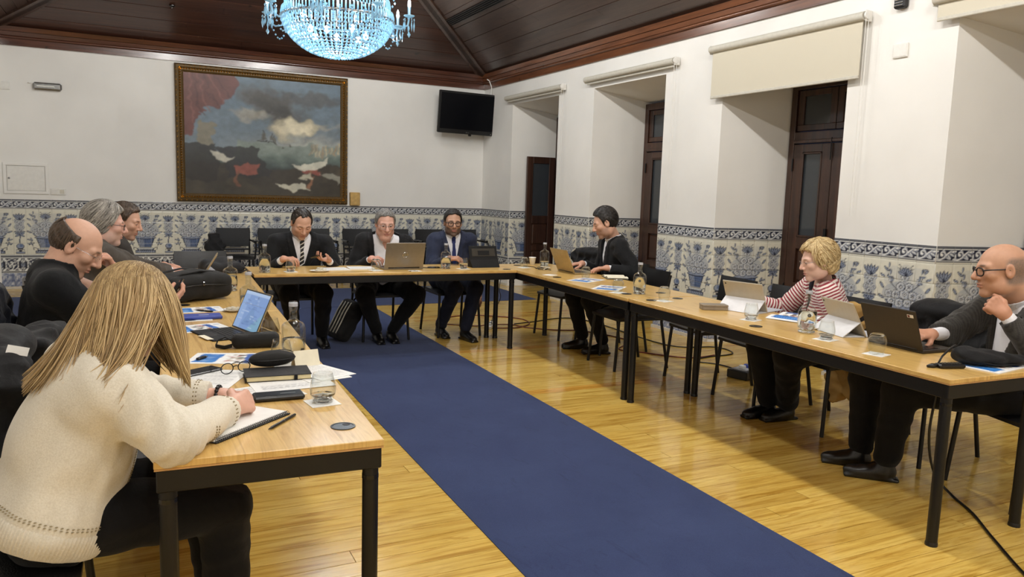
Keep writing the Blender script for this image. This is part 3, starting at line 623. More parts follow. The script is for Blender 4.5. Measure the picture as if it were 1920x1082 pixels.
# windows: dark wooden french casements at the back of the bays
def casement(idx,bay,leaf_open=False):
    a,b,ai,bi=bay; w=ai-bi; h=ZWI-.02; t=struct(bpy.data.objects.new('window_%d'%idx,None)); C.objects.link(t); t.location=(XD,ai,0)
    # local: x into the wall, y runs from 0 (far) to -w (near)
    def bx(par,nm,y0,y1,z0,z1,x0,x1,mat='door_wood',bev=.004): return MB().box(((x0+x1)/2,-(y0+y1)/2,(z0+z1)/2),(x1-x0,y1-y0,z1-z0),bev).obj(nm,mat,par)
    fr=MB(); 
    for y0,y1,z0,z1 in ((0,.07,0,h),(w-.07,w,0,h),(.07,w-.07,h-.08,h),(.07,w-.07,2.02,2.13)): fr.box((.04,-(y0+y1)/2,(z0+z1)/2),(.08,y1-y0,z1-z0),.004)
    fr.obj('frame','door_wood',t)
    bx(t,'transom_moulding',.07,w-.07,2.02,2.05,-.02,.0)
    mid=w/2
    for s,(y0,y1) in enumerate(((.075,mid-.003),(mid+.003,w-.075))):
        tr=bx(t,'transom_sash',y0,y1,2.14,2.20,.02,.06); bx(tr,'stile',y0,y0+.075,2.2,h-.085,.02,.06); bx(tr,'stile',y1-.075,y1,2.2,h-.085,.02,.06); bx(tr,'rail',y0+.075,y1-.075,h-.145,h-.085,.02,.06)
        bx(t,'pane',y0+.075,y1-.075,2.2,h-.145,.038,.044,'window_glass',0)
        if leaf_open and s==0: continue
        lf=bx(t,'leaf',y0,y1,.04,.2,.0,.05); st=.115
        bx(lf,'stile',y0,y0+st,.2,2.01,.0,.05); bx(lf,'stile',y1-st,y1,.2,2.01,.0,.05); bx(lf,'rail',y0+st,y1-st,1.93,2.01,.0,.05); bx(lf,'rail',y0+st,y1-st,.98,1.10,.0,.05); bx(lf,'rail',y0+st,y1-st,.56,.64,.0,.05)
        bx(lf,'panel',y0+st+.02,y1-st-.02,.66,.96,.012,.04,'door_wood',.012); bx(lf,'panel',y0+st+.02,y1-st-.02,.22,.54,.012,.04,'door_wood',.012)
        bx(lf,'panel_bed',y0+st,y1-st,.2,.98,.03,.045)
        for q0,q1,z0,z1 in ((y0+st,y0+st+.018,1.1,1.93),(y1-st-.018,y1-st,1.1,1.93),(y0+st,y1-st,1.1,1.118),(y0+st,y1-st,1.912,1.93)): bx(lf,'bead',q0,q1,z0,z1,-.006,.012)
        bx(t,'pane',y0+st,y1-st,1.10,1.93,.02,.026,'window_glass',0)
        for zz in (.5,1.75): MB().tube([(-.008,-(y0 if s==0 else y1),zz),(-.008,-(y0 if s==0 else y1),zz+.12)],.009,8).obj('hinge','black_metal',t)
    bt=MB(); bt.tube([(-.02,-mid,1.85),(-.02,-mid,2.06)],.006,8); bt.tube([(-.02,-mid,.12),(-.02,-mid,.5)],.006,8); bt.box((-.012,-mid,1.12),(.03,.03,.16),.005); bt.obj('bolt','black_metal',t)
    if leaf_open:   # leaf swung back along the bay's side
        lf=MB().box((-.27,-.04,.12),(.48,.045,.16),.004).obj('leaf','door_wood',t)
        for x0,x1,z0,z1 in ((-.51,-.41,.2,2.0),(-.13,-.03,.2,2.0),(-.41,-.13,1.90,2.0),(-.41,-.13,.98,1.10),(-.41,-.13,.56,.64)): MB().box(((x0+x1)/2,-.04,(z0+z1)/2),(x1-x0,.045,z1-z0),.004).obj('stile',"door_wood",lf)
        for z0,z1 in ((.66,.96),(.22,.54)): MB().box((-.27,-.045,(z0+z1)/2),(.25,.04,z1-z0),.012).obj('panel','door_wood',lf)
        MB().box((-.27,-.035,.58),(.28,.02,.8)).obj('panel_bed','door_wood',lf); MB().box((-.27,-.045,1.5),(.28,.006,.8)).obj('pane','window_glass',t)
    return t
for i,bay in enumerate(BAYS[:4]): casement(i+1,bay,i==0)
MB().box((XD+.03,.52,1.3),(.05,1.1,2.6)).obj('window_5','door_wood')['kind']='structure'

# roller blinds
def blind(y0,y1,zt,drop,label,chain_y):
    t=thing('roller_blind',label,'blind',(XR-.075,(y0+y1)/2,zt)); w=y0-y1
    MB().tube([(0,w/2,0),(0,-w/2,0)],.034,18).obj('roller','blind_tube',t,smooth='auto')
    if drop>0:
        MB().box((.012,0,-.02-drop/2),(.004,w-.05,drop)).obj('fabric','blind_fabric',t); MB().box((.012,0,-.02-drop),(.018,w-.05,.028),.005).obj('bottom_bar','blind_tube',t)
    else: MB().box((.02,0,-.045),(.016,w-.04,.03),.005).obj('bottom_bar','blind_tube',t)
    for s in (-1,1): 
        b=MB().box((.03,s*(w/2+.008),0),(.075,.012,.085),.005).obj('bracket','white_plastic',t)
        if s<0: MB().lathe([(.03,0),(.03,.014),(.012,.018)],16).obj('chain_wheel','white_plastic',b,smooth='auto').matrix_local=Matrix.Translation((0,-w/2-.014,0))@Matrix.Rotation(math.pi/2,4,'X')
    ch=MB()
    for dx in (-.012,.018): ch.tube([(dx,-w/2-.02,-.01),(dx,-w/2-.02,-1.55)],.0022,5)
    ch.obj('pull_chain','white_plastic',t)
blind(10.80,9.10,2.86,0,'rolled-up beige roller blind over the far window beside the television',0)
blind(8.50,6.72,2.875,0,'rolled-up beige roller blind over the second window from the back wall',0)
blind(6.15,4.36,2.90,.44,'cream roller blind pulled a third down over the window behind the woman in stripes',0)
blind(3.78,2.0,2.90,.12,'cream roller blind cut by the top right corner of the picture',0)
# ------------------------------------------------------------------ wall things
# framed painting (generic harbour scene of similar colours)
PL,PR_,PZ0,PZ1=.566,2.956,1.184,3.062
pt=thing('framed_painting','large oil painting of a cloudy harbour in a carved gilt frame','painting',(0,YB-.03,0))
fw=.155
def paint_canvas():
    W,H=300,236; c=Canvas(W,H,(110,128,140)); cl=fbm(W,H,3,6,11,1.3,1.); cl2=fbm(W,H,5,5,5); yy=c.Y/H; xx=c.X/W
    c.put((yy-.3)*2.,(84,116,140),.8); c.put((cl-.46)*6*np.clip((yy-.42)*4,0,1),(84,84,80)); c.put((cl-.58)*8*np.clip((yy-.42)*4,0,1),(52,50,50),.8)
    bx=np.exp(-(((xx-.70)/.26)**2+((yy-.60)/.10)**2)); c.put((bx*1.2+cl2-1.02)*4,(190,178,140),.9); c.put((bx+cl2-1.16)*5,(226,214,176)); bx=np.exp(-(((xx-.45)/.2)**2+((yy-.70)/.09)**2)); c.put((bx+cl2-1.1)*5,(168,162,142),.7); bx=np.exp(-(((xx-.8)/.3)**2+((yy-.86)/.12)**2)); c.put((bx+cl-1.0)*5,(78,78,76),.8)
    c.put(np.exp(-(((xx-.78)/.3)**2+((yy-.44)/.07)**2))*.7,(196,198,184)); 
    c.put((.46-yy)*40*(xx>.3),(128,146,136)); c.put((.38-yy)*14,(84,104,98)); c.put((.30-yy)*14,(50,62,62))
    for x,y,s in ((.47,.46,1.),(.53,.45,.8),(.55,.455,.6),(.66,.43,.5),(.60,.41,.35)):
        X,Y=x*W,y*H; c.line([(X,Y),(X,Y+22*s)],1.6*s+.4,(52,50,44)); c.poly([(X-6*s,Y+3*s),(X+6*s,Y+3*s),(X+4*s,Y+16*s),(X-3*s,Y+17*s)],(92,88,74),.8); c.line([(X-8*s,Y),(X+8*s,Y)],3*s,(44,42,38))
    for k in range(12): c.rect((.78+.018*k)*W,(.36+.008*(k%3))*H,(.79+.018*k)*W,(.43+.012*(k%4))*H,(190,170,128) if k%2 else (160,140,108))
    f=fbm(W,H,6,4,9); g=.25+.03*np.sin(xx*9); c.put((g-yy)*60,(58,50,38)); c.put((f-.5)*4*(yy<g-.02),(92,80,58),.7); c.put((.11-yy)*8,(70,62,46),.6)
    # drapery and dark furniture at the left, stool with loose sheets at the right
    c.poly([(0,H),(.33*W,H),(.30*W,.84*H),(.22*W,.76*H),(.15*W,.72*H),(.09*W,.66*H),(.06*W,.50*H),(0,.46*H)],(112,52,44))
    for k in range(6): c.line([(.02*W+k*9,H),(.01*W+k*13+16,.62*H+k*9)],3.,(78,34,30) if k%2 else (146,80,66),.7)
    c.poly([(.0,.42*H),(.2*W,.43*H),(.2*W,.1*H),(0,.1*H)],(40,34,28),.9); c.poly([(.07*W,.42*H),(.19*W,.42*H),(.16*W,.62*H),(.10*W,.64*H)],(128,122,102)); c.poly([(.2*W,.40*H),(.44*W,.42*H),(.52*W,.16*H),(.26*W,.14*H)],(44,42,42),.92)
    c.poly([(.30*W,.24*H),(.44*W,.25*H),(.45*W,.19*H),(.31*W,.18*H)],(150,66,46)); c.line([(.33*W,.2*H),(.31*W,.09*H)],5,(128,74,42)); c.poly([(.14*W,.36*H),(.3*W,.33*H),(.25*W,.27*H),(.17*W,.3*H)],(196,192,172))
    c.poly([(.72*W,.25*H),(.84*W,.26*H),(.85*W,.2*H),(.73*W,.2*H)],(150,60,42)); c.line([(.8*W,.22*H),(.79*W,.1*H)],6,(150,92,48))
    for P,cc in (([(.66*W,.27*H),(.92*W,.34*H),(.9*W,.27*H),(.72*W,.22*H)],(212,208,186)),([(.56*W,.12*H),(.74*W,.13*H),(.8*W,.07*H),(.66*W,.05*H)],(206,200,174)),([(.70*W,.17*H),(.8*W,.2*H),(.8*W,.12*H)],(188,180,152)),([(.84*W,.22*H),(.99*W,.2*H),(.98*W,.12*H)],(150,148,130))): c.poly(P,cc,.92)
    w1=fbm(W,H,14,3,31)-.5; w2=fbm(W,H,14,3,32)-.5; jj,ii=np.mgrid[0:H,0:W]; c.a=c.a[np.clip(jj+w1*22,0,H-1).astype(int),np.clip(ii+w2*22,0,W-1).astype(int)]; f2=fbm(W,H,30,3,21); f3=fbm(W,H,8,4,22); c.a*=(.62+.5*f2+.28*f3)[...,None]*1.0; lum=c.a.mean(-1,keepdims=True); c.a=c.a*.68+lum*.32*np.array([1.0,.97,.88]); return c.blur(2)
cvs=paint_canvas(); nx,nz=300,236; x0,x1,z0,z1=PL+fw*.72,PR_-fw*.72,PZ0+fw*.72,PZ1-fw*.72
XX,ZZ=np.meshgrid(np.linspace(x0,x1,nx),np.linspace(z0,z1,nz)); V=np.stack([XX,np.full_like(XX,-.012),ZZ],-1).reshape(-1,3)
I=np.arange(nx*nz).reshape(nz,nx); Q=np.stack([I[:-1,:-1],I[:-1,1:],I[1:,1:],I[1:,:-1]],-1).reshape(-1,4)
link('canvas',fast_mesh('canvas',V,Q,cvs.sample((XX-x0)/(x1-x0),(ZZ-z0)/(z1-z0)).reshape(-1,3)),'oil_paint',pt,True)
MB().box(((PL+PR_)/2,.01,(PZ0+PZ1)/2),(PR_-PL-.06,.03,PZ1-PZ0-.06)).obj('backing','black_matte',pt)
prof=[(0,.028),(.0,-.018),(.02,-.045),(.045,-.05),(.06,-.03),(.085,-.034),(.105,-.02),(.115,-.008),(.115,.028)]
for nm,(A,B,inn) in dict(top=((PL,PZ1),(PR_,PZ1),(0,-1)),bottom=((PR_,PZ0),(PL,PZ0),(0,1)),left=((PL,PZ0),(PL,PZ1),(1,0)),right=((PR_,PZ1),(PR_,PZ0),(-1,0))).items():
    V=[];m=len(prof); dx,dz=np.sign(B[0]-A[0]),np.sign(B[1]-A[1])
    for e,P in enumerate((A,B)):
        for d,yv in prof: sg=1 if e==0 else -1; V.append((P[0]+inn[0]*d+dx*d*sg,yv,P[1]+inn[1]*d+dz*d*sg))
    r=MB().add(V,[(i,(i+1)%m,m+(i+1)%m,m+i) for i in range(m-1)]).obj('frame_rail','gold_dark',pt)
    L=math.hypot(B[0]-A[0],B[1]-A[1]); bd=MB(); n=int((L-.1)/.034)
    for k in range(n):
        s=(.05+k*(L-.1)/(n-1))/L; q=(A[0]+(B[0]-A[0])*s+inn[0]*.066,-.034,A[1]+(B[1]-A[1])*s+inn[1]*.066); bd.octa(q,(.014 if dx else .017,.013,.017 if dx else .014))
        if k%2==0: bd.octa((q[0]-inn[0]*.046,-.048,q[2]-inn[1]*.046),(.013 if dx else .008,.008,.008 if dx else .013))
    bd.obj('carved_beading','gold_metal',r,kind='stuff')
# television
tv=thing('television','black flat television on a bracket high in the far corner','television',(4.793,YB-.33,2.66),-.04)
S_=MB().box((0,0,0),(.98,.055,.645),.012).obj('casing','black_plastic',tv); scr=MB().box((0,-.029,.018),(.92,.004,.55),0).obj('screen','screen_off',tv)
for o in (tv,): o.rotation_euler=(.10,.015,-.02)
lg=MB().lathe([(.010,0),(.010,.002),(.0,.003)],16); lg=MB(); text_mb(lg,'LG',(.012,-.0295,-.304),(1,0,0),(0,0,1),.014,.16); lg.obj('logo','steel',tv)
k_=MB(); k_.tube([(-.006+.008*math.cos(a),-.0295,-.297+.008*math.sin(a)) for a in np.linspace(0,6.28,16)[:-1]],.0016,5,closed=True); k_.obj('logo_ring','steel',tv)
MB().box((.41,-.03,-.298),(.008,.004,.008)).obj('power_light','white_plastic',tv); MB().box((.06,-.005,-.335),(.05,.03,.03),.008).obj('sensor_bump','black_plastic',tv)
arm=MB(); arm.tube([(0,.03,0),(.12,.18,.0),(.0,.325,.02)],.02,8); arm.box((0,.32,.02),(.2,.02,.22)); arm.obj('wall_arm','black_metal',tv)
MB().box((.497,.03,.08),(.012,.03,.16),.003).obj('socket_strip','white_plastic',tv)
cbv=MB(); cbv.tube([(5.13,YB-.3,2.62),(5.20,YB-.2,2.75),(5.205,YB-.3,2.95),(5.205,YB-.32,3.1),(5.17,YB-.3,3.2),(5.13,YB-.3,3.22)],.009,7); tag(cbv.obj('cable','white_plastic',None,True),'white cable rising from the television into the wooden cornice','cable')
# small wall fittings
t=thing('emergency_light','small grey emergency light high on the wall left of the painting','light',(-.935,YB,2.612)); MB().box((0,-.03,0),(.32,.06,.095),.02).obj('housing','steel',t,smooth=False); MB().box((0,-.062,0),(.26,.012,.06),.006).obj('diffuser','lens_glass',t); MB().box((-.02,-.058,0),(.2,.01,.022),.004).obj('tube','white_plastic',t); MB().lathe([(.02,0),(.02,.01)],12).obj('knob','white_plastic',t).location=(-.2,-.01,.03)
t=thing('access_panel','square white service hatch in the wall above the tiles','hatch',(-1.22,YB,1.433)); [MB().box(c_,s_,.003).obj('frame_bar','plaster',t) for c_,s_ in (((0,-.008,.18),(.5,.02,.036)),((0,-.008,-.18),(.5,.02,.036)),((-.232,-.008,0),(.036,.02,.33)),((.232,-.008,0),(.036,.02,.33)))]; MB().box((0,-.004,0),(.416,.012,.312),.002).obj('door','white_plastic',t); MB().lathe([(.012,0),(.012,.006),(.006,.008)],12).obj('lock','steel',t).matrix_local=Matrix.Translation((-.185,-.018,0))@Matrix.Rotation(math.pi/2,4,'X')
t=thing('socket_plate','double white socket plate beside the service hatch','socket',(-.866,YB,1.271)); MB().box((0,-.006,0),(.173,.012,.085),.004).obj('plate','white_plastic',t); MB().box((.043,-.013,0),(.05,.004,.05),.002).obj('socket','cream_plastic',t); MB().box((-.043,-.013,0),(.06,.004,.06),.002).obj('blank','white_plastic',t)
t=thing('switch_plate','white blank plate at the far left of the back wall','plate',(-1.42,YB,2.59)); MB().box((0,-.006,0),(.14,.012,.10),.004).obj('plate','white_plastic',t); MB().box((0,-.013,0),(.11,.004,.07),.002).obj('cover','white_plastic',t)
t=thing('wall_speaker','small wooden wall box standing just right of the painting above the tiles','box',(3.072,YB,1.272)); MB().box((0,-.04,0),(.15,.08,.2),.008).obj('body','wood_speaker',t); MB().box((0,-.082,0),(.11,.006,.16),.002).obj('front','wood_speaker',t)
t=thing('wall_plate','square white junction cover on the pier beside the near window','plate',(XR,4.07,2.60)); MB().box((-.008,0,0),(.016,.125,.105),.004).obj('plate','white_plastic',t); MB().box((-.017,0,0),(.004,.11,.09),.002).obj('cover','white_plastic',t)
t=thing('motion_sensor','dark motion sensor with silver louvres at the top of the right wall','sensor',(XR,4.085,2.96)); MB().box((-.03,0,0),(.06,.095,.11),.012).obj('housing','vent_dark',t)
for k in range(4): MB().box((-.062,0,-.035+k*.02),(.006,.07,.008),.002).obj('louvre','chrome',t)
MB().box((-.05,0,.055),(.05,.05,.02),.004).obj('bracket','steel',t)
lc=MB(); lc.tube([(XR-.006,6.84,2.85),(XR-.006,6.84,1.17)],.003,5); 

# ------------------------------------------------------------------ chandelier
ch=thing('chandelier','lit crystal basket chandelier hanging from the wooden ceiling','chandelier',tuple(CH))
R0,H0=.535,.36
def basket_pt(a,s):   # s 0 bottom .. 1 rim
    r=R0*math.sin(s*1.45)/math.sin(1.45); z=H0*(1-math.cos(s*1.45))/(1-math.cos(1.45)); return (r*math.cos(a),r*math.sin(a),z)
beads=MB(); wires=MB(); NM=60
for k in range(NM):
    a=2*math.pi*k/NM; nbd=15
    for j in range(nbd):
        s=.12+.88*j/(nbd-1)
        if s<.3 and k%2: continue
        if s<.18 and k%4: continue
        p=basket_pt(a,s); rr=.010+.010*s; beads.octa(p,(rr,rr,rr*1.15))
beads.obj('bead_strings','crystal',ch,kind='stuff')
for s in (.3,.55,.8,1.): wires.tube([basket_pt(a,s) for a in np.linspace(0,2*math.pi,49)[:-1]],.004 if s<1 else .012,5,closed=True)
wires.obj('wire_rings','chrome',ch,True)
MB().lathe([(.001,-.012),(.02,-.006),(.035,.006),(.03,.016),(.01,.02)],16).obj('bottom_boss','crystal',ch,True)
fr=MB()
for k in range(90):
    a=2*math.pi*k/90
    for zz,rr,h in ((.36,.535,.085),(.46,.50,.10)): x,y=rr*math.cos(a),rr*math.sin(a); fr.add([(x-.008*math.sin(a)*sx,y+.008*math.cos(a)*sx,zz+zo) for sx,zo in ((-1,0),(1,0),(1.,h),(-1,h))]+[(x*1.02,y*1.02,zz+h*.5),(x*1.015,y*1.015,zz-.02)],[(0,1,2,3),(0,4,3),(1,2,4),(0,5,1),(0,4,5),(1,5,4)])
fr.obj('prism_fringe','crystal',ch,kind='stuff')
up=MB()
for k in range(24):
    a=2*math.pi*k/24
    for j in range(14): s=j/13; r=.5*(1-s)**1.4+.05; up.octa((r*math.cos(a),r*math.sin(a),.56+.75*s),(.012,.012,.016))
up.obj('crown_strings','crystal',ch,kind='stuff')
MB().tube([(0,0,.3),(0,0,Z0+SLOPE*HALF-CH.z-.08)],.014,10).obj('stem','chrome',ch,True)
MB().lathe([(.06,0),(.09,.03),(.05,.07),(.02,.1)],20,(0,0,Z0+SLOPE*HALF-CH.z-.2)).obj('canopy','chrome',ch,True)
for k in range(7):
    a=2*math.pi*k/7+.5; b=MB(); b.ico((.27*math.cos(a),.27*math.sin(a),.22+.03*(k%2)),(.030,.030,.042)); b.obj('bulb','led_bulb',ch,True)
for k in range(8):
    a=2*math.pi*k/8+.29; ca,sa=math.cos(a),math.sin(a); P=lambda r,z:(r*ca,r*sa,z)
    arm=MB(); arm.tube([P(.50,.40),P(.56,.30),P(.62,.29),P(.69,.33),P(.70,.40)],.009,8); ar=arm.obj('arm','crystal',ch,True)
    MB().lathe([(.012,.0),(.05,.012),(.055,.02),(.014,.024),(.014,.1)],14,P(.70,.40)).obj('drip_pan','crystal',ar,True)
    MB().lathe([(.012,.10),(.017,.12),(.012,.16),(.001,.185)],10,P(.70,.40)).obj('candle_bulb','led_bulb',ar,True)
    dr=MB()
    for j in range(9):
        th=2*math.pi*j/9; x,y,z=P(.70,.40); q=np.array((x+.052*math.cos(th),y+.052*math.sin(th),z)); L=.075+.02*(j%3)
        dr.octa(q-(0,0,.02),(.007,.007,.012)); dr.octa(q-(0,0,.03+L/2),(.008,.008,L/2)); 
    dr.octa(np.array(P(.70,.24)),(.018,.012,.032)); dr.octa(np.array(P(.70,.30)),(.009,.009,.03))
    for j in range(9):
        s=j/8; r=.66-.16*s; z=.30-.12*math.sin(s*3.14)-.02*s; dr.octa(P(r,z),(.011,.011,.011))
    dr.obj('drops','crystal',ar,kind='stuff')

# ------------------------------------------------------------------ tables
def make_table(label,loc,rz,w,d,grom,mat='oak_y',labelgroup=None):
    """local: x across (0..w), y along (0..d)"""
    t=thing('conference_table',label,'table',loc,rz,'oak topped conference tables with black steel legs')
    MB().box((w/2,d/2,.730),(w,d,.020),.002).obj('tabletop',mat,t); MB().box((w/2,d/2,.7175),(w-.002,d-.002,.005)).obj('edge_band','oak_edge',t)
    ap=.062
    for c,s in (((w/2,.018,.684),(w-.01,.022,ap)),((w/2,d-.018,.684),(w-.01,.022,ap)),((.018,d/2,.684),(.022,d-.05,ap)),((w-.018,d/2,.684),(.022,d-.05,ap))): MB().box(c,s,.003).obj('apron','black_metal',t)
    for x in (.032,w-.032):
        for y in (.032,d-.032):
            lg=MB().tube([(x,y,.004),(x,y,.7)],.0235,16).obj('leg','black_metal',t,smooth='auto'); MB().lathe([(.026,0),(.026,.012),(.024,.018)],14,(x,y,0)).obj('foot',"black_plastic",lg,smooth='auto'); MB().lathe([(.0245,.62),(.0245,.632)],14,(x,y,0)).obj('collar','black_metal_gloss',lg)
    for x,y in grom:
        g=MB().lathe([(.037,.7395),(.037,.7425),(.031,.743),(.030,.7418),(.001,.7418)],24,(x,y,0)).obj('cable_grommet','black_plastic',t,smooth='auto'); MB().prism([(.012*math.cos(a)+x+.012,.010*math.sin(a)+y+.012) for a in np.linspace(0,6.2,9)],.7420,.7426).obj('cable_hole','vent_dark',g)
    return t
TR=.0339; LR=-.0449
def rt(y): return (2.9553+TR*y,y)
make_table('nearest table of the right-hand row, carrying the black laptop',(rt(1.98)[0],1.98,0),-TR,.62,2.43,[(.11,2.32),(.36,2.36),(.10,1.27),(.45,.25)])
make_table('farther table of the right-hand row, where the bearded young man types',(rt(4.43)[0],4.43,0),-TR,.62,2.45,[(.12,.20),(.42,.20),(.11,1.28),(.2,2.3)])
make_table('head table at the back carrying the silver laptop and two water bottles',(.855,6.345,0),-.017,2.315,.62,[(1.34,.05),(2.25,.08),(.25,.5)],'oak_x')
make_table('nearest table of the left-hand row, where the blonde woman writes',(.030,2.096,0),LR,.602,2.42,[(.515,.155),(.12,2.2)])
make_table('farther table of the left-hand row, carrying the black backpack',(.030+.1085,2.096+2.426,0),LR,.602,2.38,[(.515,.5),(.5,2.2),(.1,.3)])
MB_=None

# ------------------------------------------------------------------ chairs
def smooth_panel(w,h,th,bow,nx=9,ny=5,r=.03):
    """padded panel in the x-z plane, bowed backwards (+y)"""
    m=MB(); V=[];F=[]
    xs=np.linspace(-1,1,nx); zs=np.linspace(-1,1,ny)
    for side in (-1,1):
        for z in zs:
            for x in xs:
                ex=1-abs(x)**6*.0; pad=th/2*(1-.55*max(abs(x)**5,abs(z)**5)); V.append((x*w/2,bow*(1-x*x)+side*pad,z*h/2))
    n=nx*ny
    for s in (0,1):
        for j in range(ny-1):
            for i in range(nx-1):
                a=s*n+j*nx+i; q=(a,a+1,a+nx+1,a+nx); F.append(q if s==0 else q[::-1])
    for i in range(nx-1): F+= [(i+1,i,n+i,n+i+1),((ny-1)*nx+i,(ny-1)*nx+i+1,n+(ny-1)*nx+i+1,n+(ny-1)*nx+i)]
    for j in range(ny-1): F+= [(j*nx,(j+1)*nx,n+(j+1)*nx,n+j*nx),((j+1)*nx+nx-1,j*nx+nx-1,n+j*nx+nx-1,n+(j+1)*nx+nx-1)]
    return m.add(V,F)
def make_chair(label,loc,rz,arms=False,group=None):
    """stacking chair, local: front is -y, seat centre at the origin"""
    t=thing('conference_chair' if not arms else 'armchair',label,'chair',loc,rz,group)
    st=MB(); V=[];F=[]; nx,ny=9,9; xs=np.linspace(-1,1,nx); ys=np.linspace(-1,1,ny)
    for side in (-1,1):
        for y in ys:
            for x in xs:
                e=max(abs(x)**6,abs(y)**6); z=.445+side*.021*(1-.6*e)+(.006*(x*x) if side>0 else 0)-(.018*max(0,-y-.55)/.45); V.append((x*.225*(1-.03*(y+1)),y*.215,z))
    n=nx*ny
    for s in (0,1):
        for j in range(ny-1):
            for i in range(nx-1): a=s*n+j*nx+i; q=(a,a+nx,a+nx+1,a+1); F.append(q if s==0 else q[::-1])
    for i in range(nx-1): F+=[(i,i+1,n+i+1,n+i),((ny-1)*nx+i+1,(ny-1)*nx+i,n+(ny-1)*nx+i,n+(ny-1)*nx+i+1)]
    for j in range(ny-1): F+=[((j+1)*nx,j*nx,n+j*nx,n+(j+1)*nx),(j*nx+nx-1,(j+1)*nx+nx-1,n+(j+1)*nx+nx-1,n+j*nx+nx-1)]
    st.add(V,F).obj('seat','black_leather',t,smooth='auto')
    bk=smooth_panel(.45,.26,.034,.028).obj('backrest','black_leather' if not arms else 'dark_mesh',t,smooth='auto'); bk.location=(0,.245,.70); bk.rotation_euler=(-.16,0,0)
    for s in (-1,1):
        MB().tube([(s*.205,-.20,.43),(s*.225,-.235,.0)],.0125,10).obj('leg','black_metal',t,smooth='auto')
        lg=MB(); lg.tube([(s*.225,.285,.0),(s*.21,.215,.40),(s*.212,.222,.52),(s*.218,.275,.80)],.0125,10); lg.obj('leg','black_metal',t,smooth='auto')
        MB().tube([(s*.205,-.205,.425),(s*.208,.215,.425)],.011,8).obj('side_rail','black_metal',t,smooth='auto')
        if arms:
            MB().tube([(s*.225,-.215,.42),(s*.245,-.20,.62),(s*.245,-.17,.645),(s*.245,.15,.65),(s*.22,.235,.66)],.012,8).obj('arm_tube','black_metal',t,smooth='auto'); MB().box((s*.246,-.02,.662),(.045,.27,.022),.01).obj('arm_pad','black_plastic',t)
    MB().tube([(-.205,-.195,.425),(.205,-.195,.425)],.010,8).obj('cross_rail','black_metal',t,smooth='auto')
    if arms: MB().tube([(-.215,.235,.53),(0,.262,.53),(.215,.235,.53)],.014,8).obj('back_rail','black_metal',t,smooth='auto')
    return t
F_R=-math.pi/2      # front points to -x (right-hand row)
F_L=math.pi/2       # front points to +x (left-hand row)
F_B=0.0             # front points to -y
rear_ch=make_chair('last black chair of the right-hand row, under a dark coat',(3.98,6.76,0),F_R+.08,False,'black stacking chairs')
for loc,rz,lab in (((4.02,6.02,0),F_R,'black chair the bearded young man sits on'),
 ((3.80,5.42,0),F_R-.05,'empty black chair between the bearded young man and the water bottle'),
 ((4.08,4.70,0),F_R-.1,'empty black chair in front of the tiled pier beyond the grey box'),
 ((4.07,4.10,0),F_R-.06,'empty black chair just left of the woman in stripes'),
 ((4.06,3.50,0),F_R-.05,'black chair the woman in the striped jacket sits on'),
 ((4.12,2.90,0),F_R,'black chair under a black coat between the woman and the bald man'),
 ((4.02,2.22,0),F_R-.3,'black chair the bald man with glasses sits on'),
 ((1.33,7.235,0),F_B,'black chair the man with the striped tie sits on'),
 ((2.145,7.235,0),F_B,'black chair the man behind the silver laptop sits on'),
 ((2.90,7.235,0),F_B,'black chair the man in the navy suit sits on'),
 ((-.36,2.34,0),F_L,'black chair the blonde woman sits on'),
 ((-.34,4.05,0),F_L,'black chair the balding man in black sits on, coat over its back'),
 ((-.33,5.68,0),F_L,'black chair the grey haired man sits on'),
 ((-.27,6.45,0),F_L,'black chair the man next to the grey haired man sits on'),
 ((.55,7.32,0),F_B,'empty black chair at the far end of the left-hand row by the bundle')):
    dup(rear_ch,loc,rz,lab)
wall_ch=make_chair('empty black armchair against the tiled wall left of the man with the striped tie',(1.27,11.22,0),0,True,'black armchairs along the tiled wall')
for x,lab in ((1.83,'black armchair against the wall behind the man with the striped tie'),(2.40,'black armchair against the wall just right of the man with the striped tie'),(3.05,'black armchair against the wall behind the man with the silver laptop'),(3.63,'black armchair against the wall just right of the man with the silver laptop'),(4.2,'black armchair against the wall behind the man in the navy suit'),(4.78,'black armchair nearest the far corner of the room')):
    dup(wall_ch,(x,11.22,0),0,lab)
